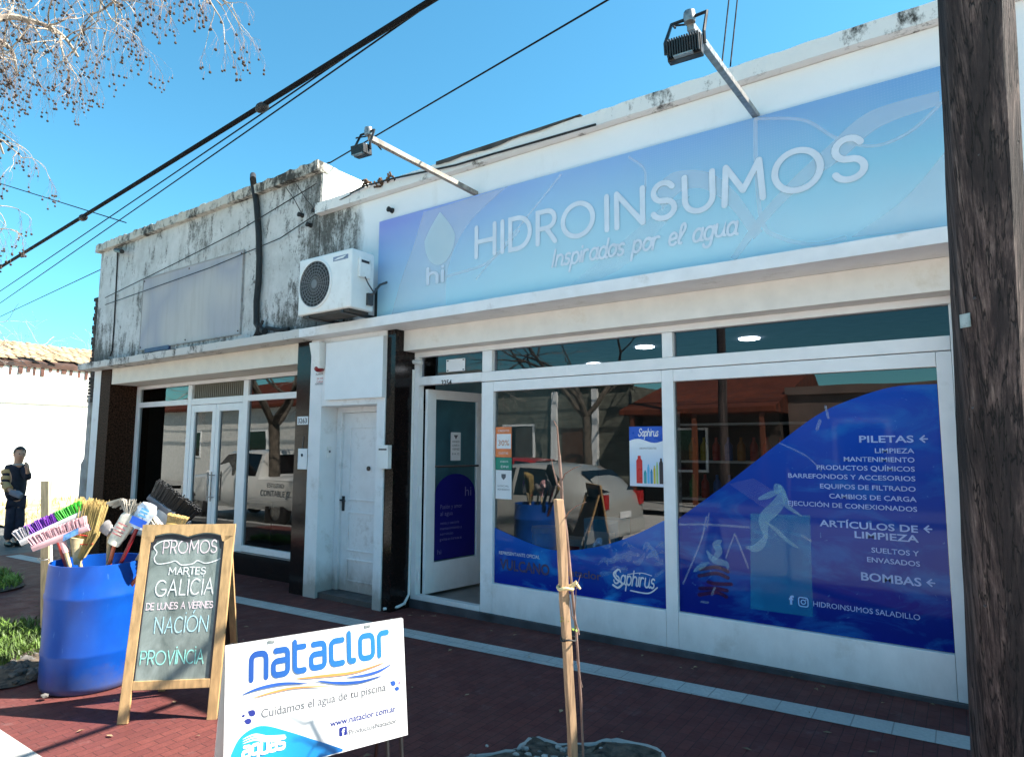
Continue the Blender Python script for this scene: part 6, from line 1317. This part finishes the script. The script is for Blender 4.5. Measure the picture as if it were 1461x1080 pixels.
obj('sleeve_stripe', B().tube([mid('el', 'wl', .15), mid('el', 'wl', .75)], [.066, .060], 14), tan_c, MAN, smooth=True)
obj('collar', B().tube([J['neck']+Vector((.07*math.cos(t), .07*math.sin(t), -.02)) for t in [2*math.pi*k/14 for k in range(15)]], .016, 6, caps=False), M('light_collar', (.45, .42, .40), .8), MAN, smooth=True)
skin('trousers', [J['pel']-Vector((0, 0, .05)), J['hpl'], J['kl'], mid('kl', 'al', .92), J['hpr'], J['kr'], mid('kr', 'ar', .92)], [(0, 1), (1, 2), (2, 3), (0, 4), (4, 5), (5, 6)], [.115, .08, .08, .07, .08, .08, .07], jean, MAN)
for a, tt in (('al', 'tl'), ('ar', 'trr')):
    p = Vector((J[a].x, J[a].y, PF.z+.045)); q_ = p+(fdir*.24); obj('shoe', B().tube([p-fdir*.06, p, p.lerp(q_, .5), q_], [.04, .052, .046, .032], 10), shoe_m, MAN, smooth=True)
def hand(w, h, side_, up_):
    d = (h-w).normalized(); s = side_.normalized(); n_h = d.cross(s)
    V = [w, w+d*.045, w+d*.085]; Ed = [(0, 1), (1, 2)]; Rd = [.026, .032, .03]
    for i, (o_, L) in enumerate(((-.027, .068), (-.009, .078), (.010, .074), (.028, .058))):
        a = w+d*.085+s*o_; V += [a, a+d*L*.5+n_h*.012, a+d*L*.8+n_h*.035]; m = len(V)-3; Ed += [(2, m), (m, m+1), (m+1, m+2)]; Rd += [.010, .009, .008]
    a = w+d*.04-s*.035; V += [a, a+d*.04-s*.015+n_h*.012]; m = len(V)-2; Ed += [(1, m), (m, m+1)]; Rd += [.012, .010]
    return skin('hand', V, Ed, Rd, skin_m, MAN, 1)
hand(mid('er', 'wr', .92), J['hr']+Vector((0, 0, .05)), fy, None); hand(mid('el', 'wl', .9), J['hl']+rx*.05, Vector((0, 0, 1)), None)
hp_ = J['hr']+Vector((0, 0, .10)); tag(obj('cigarette', B().tube([hp_-rx*.03, hp_+rx*.09+Vector((0, 0, .02))], .006, 6), paper), 'white cigarette held up in the hand of the man', 'cigarette')
tag(obj('folded_jacket', B().tube([J['hl']+Vector((0, 0, -.0))-rx*.05, J['hl']+rx*.06-Vector((0, 0, .03)), J['hl']+rx*.13-Vector((0, 0, .07))], [.045, .06, .045], 10), M('grey_blue_cloth', (.20, .21, .26), .8), smooth=True), 'grey blue cloth bundle held under the arm of the man', 'jacket')

# ================================================================ BARE TREES
def grow(b, bt, seeds, p, d, L, r, depth, rg, droop, tw, maxd):
    n = 4; pts = [p]; dd = d.copy()
    for i in range(n):
        dd = (dd+Vector((rg.gauss(0, .16), rg.gauss(0, .16), rg.gauss(0, .12)-droop*(depth/maxd)))).normalized(); pts.append(pts[-1]+dd*L/n)
    r1 = r*.62; (b if depth < maxd-1 else bt).tube(pts, [r+(r1-r)*i/n for i in range(n+1)], 7 if depth < 2 else (5 if depth < maxd-1 else 3), caps=False)
    if depth >= maxd:
        if seeds is not None and rg.random() < tw: 
            e = pts[-1]-Vector((rg.uniform(-.01, .01), rg.uniform(-.01, .01), rg.uniform(.03, .09))); seeds.append(e); bt.tube([pts[-1], e], [.0022, .0016], 3, caps=False)
        return
    for i in range(2 if depth < maxd-2 else 3):
        t = rg.uniform(.45, 1.0) if i else 1.0; k = min(n, max(1, int(t*n+.5))); ax = Vector((rg.gauss(0, 1), rg.gauss(0, 1), rg.gauss(0, .7))).normalized()
        grow(b, bt, seeds, pts[k], (dd+ax*.75).normalized(), L*rg.uniform(.62, .85), r1*rg.uniform(.75, 1), depth+1, rg, droop, tw, maxd)
def seed_mesh(seeds, r, rg, name='seed_balls'):
    b = B()
    for e in seeds: b.ball(e, r*rg.uniform(.8, 1.2), 1)
    return b
rg = random.Random(41); T0 = Vector((-8.7, -3.05, gz(-8.7)-.1)); BTree = thing('bare_tree', 'tall leafless plane tree with pale twigs and dark seed balls over the alley sky', 'tree', T0)
tb1 = B(); tb2 = B(); seeds = []
trunk = [T0, T0+Vector((.02, .03, 1.2)), T0+Vector((-.04, .05, 2.6)), T0+Vector((.02, .12, 3.9)), T0+Vector((.1, .2, 5.0)), T0+Vector((.2, .25, 6.2)), T0+Vector((.25, .3, 7.5))]
tb1.tube(trunk, [.19, .165, .15, .135, .11, .085, .05], 12)
def limb(pts, r0, r1, ntw, Lt, drp, rs, tw=.34):
    P3 = smooth_line3(pts, 6); n = len(P3); tb1.tube(P3, [r0+(r1-r0)*i/(n-1) for i in range(n)], 7, caps=False)
    for i in range(int(ntw*2.0)):
        s = rs.uniform(.12, 1.0); p = P3[min(n-1, int(s*(n-1)))]; d = Vector((rs.gauss(0, 1), rs.gauss(0, 1), rs.gauss(.1, .8))).normalized()
        grow(tb1, tb2, seeds, p, d, Lt*rs.uniform(.6, 1.2), .011*rs.uniform(.6, 1.1), 1, rs, drp, tw, 5)
def smooth_line3(pts, n):
    P = [Vector(p) for p in pts]; P = [P[0]]+P+[P[-1]]; out = []
    for i in range(1, len(P)-2):
        for k in range(n):
            t = k/n; out.append(.5*((2*P[i])+(P[i+1]-P[i-1])*t+(2*P[i-1]-5*P[i]+4*P[i+1]-P[i+2])*t*t+(3*P[i]-P[i-1]-3*P[i+1]+P[i+2])*t**3))
    return out+[P[-2]]
Lb = lambda *a: [dep(x, y, k) for x, y, k in a]
limb([trunk[4]]+Lb((-70, 70, 6.6), (0, 27, 6.9), (50, 32, 7.0), (88, 50, 7.1), (112, 82, 7.2)), .05, .012, 20, .42, .34, rg)
limb([trunk[5]]+Lb((-40, -60, 6.5), (60, -50, 6.6), (130, -20, 6.8), (175, 10, 7.0)), .05, .012, 22, .45, .35, rg)
limb([trunk[5]]+Lb((-20, -110, 6.3), (120, -110, 6.2), (220, -80, 6.2), (280, -30, 6.2), (296, 5, 6.2)), .045, .009, 15, .32, .35, rg)
limb([trunk[3]]+Lb((-95, 200, 7.0), (-45, 170, 7.3), (-10, 190, 7.6), (5, 220, 7.8)), .045, .010, 6, .34, .35, rg)
limb([trunk[2]]+Lb((-110, 330, 7.2), (-60, 300, 7.6), (-25, 320, 7.9), (-8, 350, 8.0)), .04, .009, 5, .34, .40, rg)
limb([trunk[3]]+Lb((-60, 60, 7.4), (10, 65, 8.0), (25, 110, 8.2)), .04, .010, 10, .42, .40, rg)
obj('trunk', tb1, bark_pale, BTree, smooth=True); obj('twigs', tb2, twig_mat, BTree)
o = obj('seed_balls', seed_mesh(seeds, .014, rg), seed_mat, BTree); o['kind'] = 'stuff'
def bare_tree(x, y, h, lab, seed, maxd=6, r=.16, droop=.0, bark=bark_pale, L=None):
    rs = random.Random(seed); t = thing('bare_tree', lab, 'tree', (x, y, gz(x)-.1)); a, c = B(), B(); p = Vector((x, y, gz(x)-.1))
    a.tube([p, p+Vector((.05, 0, h*.18)), p+Vector((.0, .04, h*.33))], [r, r*.85, r*.75], 10)
    for i in range(4):
        an = 6.28*i/4+rs.uniform(-.4, .4); grow(a, c, None, p+Vector((0, .04, h*.33-.02*i)), Vector((math.cos(an)*.75, math.sin(an)*.75, 1)).normalized(), L or h*.22, r*.55, 1, rs, droop, 0, maxd)
    obj('trunk', a, bark, t, smooth=True); obj('twigs', c, M('grey_twig', (.36, .30, .27), .8, var=.3), t); return t
dbark = M('dark_bark', (.11, .09, .07), .9, var=.4, sc_=8, bump=.4)
bare_tree(-31, 6.5, 8.5, 'distant leafless tree with hazy twigs behind the crumbling tiled roof', 51, 6)
bare_tree(-13.5, -4.3, 7.0, 'kerbside bare tree by the parked pickup, mirrored in the office windows', 52, 6, bark=dbark)
bare_tree(-9.2, -12.2, 8.0, 'dark bare tree on the far pavement, mirrored in the middle window', 53, 6, bark=dbark)
bare_tree(-17.5, -12.4, 8.0, 'bare tree on the far pavement in front of the grey house', 54, 6, bark=dbark)

# ================================================================ OPPOSITE SIDE OF THE STREET (seen mirrored in the glass)
def house(name, x0, x1, y, h, m, lab, wins, roofm=None, roof_h=0, eave=.0, door=None, depth=8):
    t = thing(name, lab, 'house', ((x0+x1)/2, y, gz(x0))); obj('wall', B().box((x0, y-depth, -.6), (x1, y, h)), m, t)
    for (a, c, z0, z1) in wins:
        f = obj('window', B().box((a-.08, y+.001, z0-.08), (c+.08, y+.05, z1+.08)), white_frame, t); obj('pane', B().box((a, y+.05, z0), (c, y+.056, z1)), car_glass, f)
    if door: obj('door', B().box((door[0], y+.001, -.3), (door[1], y+.04, 2.1)), M('dark_wood_door', (.10, .05, .03), .5), t)
    if roofm: obj('roof', B().hexa([(x0-.2, y+eave, h-.02), (x1+.2, y+eave, h-.02), (x1+.2, y-depth, h-.02), (x0-.2, y-depth, h-.02), (x0-.2, y+eave, h+.12), (x1+.2, y+eave, h+.12), (x1+.2, y-depth*.5, h+roof_h), (x0-.2, y-depth*.5, h+roof_h)]), roofm, t)
    else: obj('cornice', B().box((x0-.05, y-.3, h), (x1+.05, y+.12, h+.22)), m, t)
    return t
orange_tile = brick_mat('orange_roof_tile', (.19, .045, .02), (.11, .03, .016), (.04, .016, .012), 3.0, row=.8, w=.5, bump=.5, dirt=.5)
brick_red = brick_mat('red_brick_wall', (.28, .09, .05), (.20, .065, .04), (.25, .2, .17), 4, row=.28, w=.9, axis=(R(90), 0, 0))
t = house('brick_house', -8.4, -4.2, -14.6, 2.5, M('dark_brown_wall', (.05, .035, .028), .8), 'dark house with deep orange tiled eaves, mirrored in the widest window', ((-7.6, -6.4, .8, 2.0),), orange_tile, 1.6, 1.4)
for x in (-8.2, -6.3, -4.4): obj('porch_post', B().box((x-.06, -13.4, -.2), (x+.06, -13.28, 2.48)), M('orange_post', (.15, .045, .022), .5), t)
t = house('corrugated_house', -14.6, -8.7, -14.2, 3.5, M('grey_green_render', (.13, .135, .11), .9, var=.3, sc_=2, stretch=(1, 1, 6)), 'grey house with white pilasters across the street', ((-13.6, -12.4, .8, 2.2),), None, door=(-11.2, -10.2))
for x in (-11.5, -9.9): obj('pilaster', B().box((x-.10, -14.19, -.2), (x+.10, -14.05, 3.4)), white_paint, t)
house('cream_house', -24.5, -15.0, -14.4, 4.2, M('cream_render', (.24, .22, .18), .9, var=.15, sc_=1.5), 'cream house across the street, mirrored in the office windows', ((-23, -21.6, .9, 2.4), (-19, -17.6, .9, 2.4)), None, door=(-20.8, -19.8))
house('pink_house', -4.0, 4.5, -14.8, 3.0, M('dull_pink_render', (.14, .095, .08), .9, var=.2, sc_=2), 'dull pink house opposite the widest window', ((-2.8, -1.6, .9, 2.2),), None, door=(0, 1))
house('tall_house', 5, 18, -14.5, 6.5, M('pale_render', (.3, .29, .27), .9, var=.2), 'tall pale house opposite the utility pole', ((7, 8.5, 1, 2.4), (11, 12.5, 1, 2.4), (7, 8.5, 4, 5.4)), None)
house('tile_house', -40, -25, -14.3, 3.4, M('white_render', (.70, .68, .64), .9, var=.1), 'white house with orange tiled roof far across the street', ((-36, -34.5, .9, 2.2), (-30, -28.5, .9, 2.2)), orange_tile, 1.8, .4)
pl_ = thing('utility_pole', 'slim dark pole on the far pavement by the grey house', 'pole', (-5.0, -11.8, 0)); obj('shaft', B().tube([(-5.0, -11.8, -.3), (-5.0, -11.8, 8)], [.13, .10], 12), pole_wood, pl_, smooth=True); obj('crossarm', B().box((-5.9, -11.86, 7.2), (-4.1, -11.74, 7.32)), stake_wood, pl_)
for i, (y, z) in enumerate(((-11.7, 6.9), (-11.8, 7.35), (-11.9, 6.4))): tag(obj('street_cable', B().tube([(-60, y, z+.2), (-32, y, z-.3), (-5, y, z), (20, y, z-.3)], .022, 5), black_rubber), ('upper', 'topmost', 'lower')[i]+' cable along the far side of the street', 'cable', 'cables along the far pavement')

def loft(b, secs, close=True, mi=0):
    rings = [[b.bm.verts.new(p) for p in s] for s in secs]; n = len(rings[0])
    for i in range(len(rings)-1):
        for k in range(n): b.bm.faces.new((rings[i][k], rings[i][(k+1) % n], rings[i+1][(k+1) % n], rings[i+1][k])).material_index = mi
    if close: b.bm.faces.new(rings[0][::-1]); b.bm.faces.new(rings[-1])
    bmesh.ops.recalc_face_normals(b.bm, faces=b.bm.faces); return b
def vehicle(name, lab, loc, rot, body_m, st, glass_side, glass_rear, glass_front, wheels, wr, bed=None, cat='car', tail_z=(.75, 1.0)):
    """st: stations (x, z_bottom, z_belt, z_top, half width at belt, half width at top); rear at +x"""
    def sec(x, zb, zm, zt, hw, ht):
        hs = [(hw*.88, zb), (hw*.98, zb+.10), (hw, (zb+zm)/2), (hw*.985, zm), (ht+.02, zt-.05), (ht-.08, zt), (ht*.4, zt+.015)]
        return [(x, y, z) for y, z in hs]+[(x, -y, z) for y, z in hs[::-1]]
    t = thing(name, lab, cat, (0, 0, 0)); body = obj('body', loft(B(), [sec(*s) for s in st]), body_m, t, smooth=True)
    for s in (-1, 1):
        for gl in glass_side: obj('side_window', B().poly([(x, s*(y+.006), z) for x, y, z in (gl if s > 0 else gl[::-1])]), car_glass, t)
        obj('tail_light', B().box((st[-1][0]-.16, s*(st[-1][4]-.02)-.13*(s > 0)-.03*(s < 0), tail_z[0]), (st[-1][0]+.015, s*(st[-1][4]-.02)+.03*(s > 0)+.13*(s < 0), tail_z[1])), M('tail_lamp', (.45, .01, .012), .15), t, bevel=.012)
        obj('headlight', B().box((st[0][0]-.02, s*.55-.14, .62), (st[0][0]+.22, s*.55+.14, .76)), M('head_lamp', (.6, .62, .62), .1), t, bevel=.02)
        obj('mirror', B().ball((glass_side[0][0][0]+.12, s*(st[3][4]+.10), glass_side[0][0][2]+.05), .09, 2, (.6, 1, .7)), body_m, t, smooth='all')
        for x in wheels:
            w = obj('wheel', B().lathe([(wr*.62, -.1), (wr*.95, -.1), (wr, -.07), (wr, .07), (wr*.95, .1), (wr*.62, .1)], 28).xf(Matrix.Translation((x, s*(.78), wr)) @ Matrix.Rotation(R(90), 4, 'X')), black_rubber, t, smooth=True)
            obj('rim', B().lathe([(0, .06), (wr*.2, .085), (wr*.62, .06), (wr*.62, -.08)], 20).xf(Matrix.Translation((x, s*.785, wr)) @ Matrix.Rotation(R(-90*s), 4, 'X')), steel, w, smooth=True)
            obj('wheel_arch', B().disc((x, s*(.815 if s > 0 else .815), wr+.03), wr*1.12, 'y', 28), ink, t)
    obj('rear_window', B().poly(glass_rear), car_glass, t); obj('windscreen', B().poly(glass_front), car_glass, t)
    xe = st[-1][0]
    obj('rear_bumper', B().box((xe-.10, -st[-1][4]*.95, .38), (xe+.05, st[-1][4]*.95, .58)), bed or body_m, t, bevel=.03)
    obj('number_plate', B().box((xe+.016 if not bed else xe+.052, -.2, .62 if not bed else .42), (xe+.022 if not bed else xe+.058, .2, .73 if not bed else .53)), paper, t)
    t.location = loc; t.rotation_euler = (0, 0, rot); return t
silver = paint_car('pale_silver_paint', (.54, .54, .51), .3); whitec = paint_car('white_car_paint', (.74, .74, .72)); redc = paint_car('red_car_paint', (.35, .015, .012))
hatch = [(-2.02, .35, .55, .62, .62, .5), (-1.9, .22, .66, .74, .76, .66), (-1.2, .20, .80, .90, .84, .74), (-.85, .20, .88, 1.0, .86, .72), (-.1, .20, .92, 1.42, .87, .62), (.6, .20, .94, 1.47, .87, .62), (1.3, .20, .98, 1.42, .86, .60), (1.72, .26, .98, 1.20, .82, .60), (1.95, .32, .90, .98, .78, .62), (2.0, .38, .74, .80, .72, .6)]
vehicle('parked_hatchback', 'pale silver hatchback parked at the kerb, mirrored in the middle window', (-6.5, -4.72, gz(-6.5)-.13), 0, silver, hatch, ([(-.85, .80, .96), (-.1, .68, 1.36), (.35, .665, 1.40), (.35, .845, .97)], [(.42, .845, .97), (.42, .665, 1.40), (1.05, .66, 1.38), (1.42, .76, 1.06), (1.15, .84, .98)]),
    [(1.90, -.60, 1.04), (1.90, .60, 1.04), (1.50, .54, 1.36), (1.50, -.54, 1.36)], [(-.93, .68, .985), (-.93, -.68, .985), (-.22, -.56, 1.385), (-.22, .56, 1.385)], (-1.25, 1.28), .31, tail_z=(.80, 1.02))
pick = [(-2.6, .45, .75, .85, .70, .6), (-2.5, .35, .95, 1.02, .84, .76), (-1.5, .35, 1.02, 1.12, .90, .80), (-1.1, .35, 1.06, 1.2, .91, .76), (-.55, .35, 1.08, 1.70, .91, .66), (.5, .35, 1.08, 1.74, .91, .66), (.95, .35, 1.08, 1.70, .91, .66), (1.0, .35, 1.05, 1.10, .91, .88), (2.5, .40, 1.05, 1.10, .90, .88), (2.58, .45, 1.03, 1.08, .89, .87)]
vehicle('parked_pickup', 'white double cab pickup parked at the kerb, mirrored in the office windows', (-14.6, -4.85, gz(-14.6)-.13), 0, whitec, pick, ([(-1.02, .84, 1.12), (-.55, .72, 1.62), (0, .70, 1.66), (0, .88, 1.12)], [(.07, .88, 1.12), (.07, .70, 1.66), (.85, .70, 1.64), (.88, .88, 1.12)]),
    [(1.0, -.62, 1.16), (1.0, .62, 1.16), (.97, .58, 1.62), (.97, -.58, 1.62)], [(-1.16, .70, 1.16), (-1.16, -.70, 1.16), (-.62, -.60, 1.66), (-.62, .60, 1.66)], (-1.6, 1.65), .37, bed=black_metal, tail_z=(.72, 1.0))
vehicle('parked_hatchback', 'red hatchback parked on the far side of the street', (-9.6, -10.2, gz(-9)-.13), math.pi, redc, hatch, ([(-.85, .80, .96), (-.1, .68, 1.36), (.35, .665, 1.40), (.35, .845, .97)], [(.42, .845, .97), (.42, .665, 1.40), (1.05, .66, 1.38), (1.42, .76, 1.06), (1.15, .84, .98)]),
    [(1.90, -.60, 1.04), (1.90, .60, 1.04), (1.50, .54, 1.36), (1.50, -.54, 1.36)], [(-.93, .68, .985), (-.93, -.68, .985), (-.22, -.56, 1.385), (-.22, .56, 1.385)], (-1.25, 1.28), .31, tail_z=(.80, 1.02))
# a neighbour past the utility pole closes the row
t = house('corner_house', XR+.01, 9.5, FY-.02, 3.9, M('warm_render', (.60, .56, .50), .9, var=.15), 'plain rendered house past the utility pole', ((3, 4.5, .9, 2.2),), None, depth=-8)
bpy.data.objects.remove([o for o in t.children if o.name.startswith('cornice')][0])

# ---------------------------------------------------------------- litter on the pavement
rg = random.Random(77); b = B()
for i in range(150):
    x, y = rg.uniform(-8, .2), rg.choice((rg.uniform(-3.3, -.15), rg.uniform(-2.9, -1.4), rg.gauss(-.2, .08))); a = rg.uniform(0, 6.28); L = rg.uniform(.008, .028); u_, v_ = Vector((math.cos(a), math.sin(a), 0))*L, Vector((-math.sin(a), math.cos(a), 0))*L*rg.uniform(.3, .6); p = Vector((x, y, gz(x)+.008)); up = Vector((0, 0, rg.uniform(.002, .008)))
    b.poly([p-u_, p+v_+up, p+u_, p-v_+up*.5])
o = obj('fallen_leaves', b, M('dry_leaf', (.30, .21, .12), .8, var=.5, sc_=9)); o['kind'] = 'stuff'
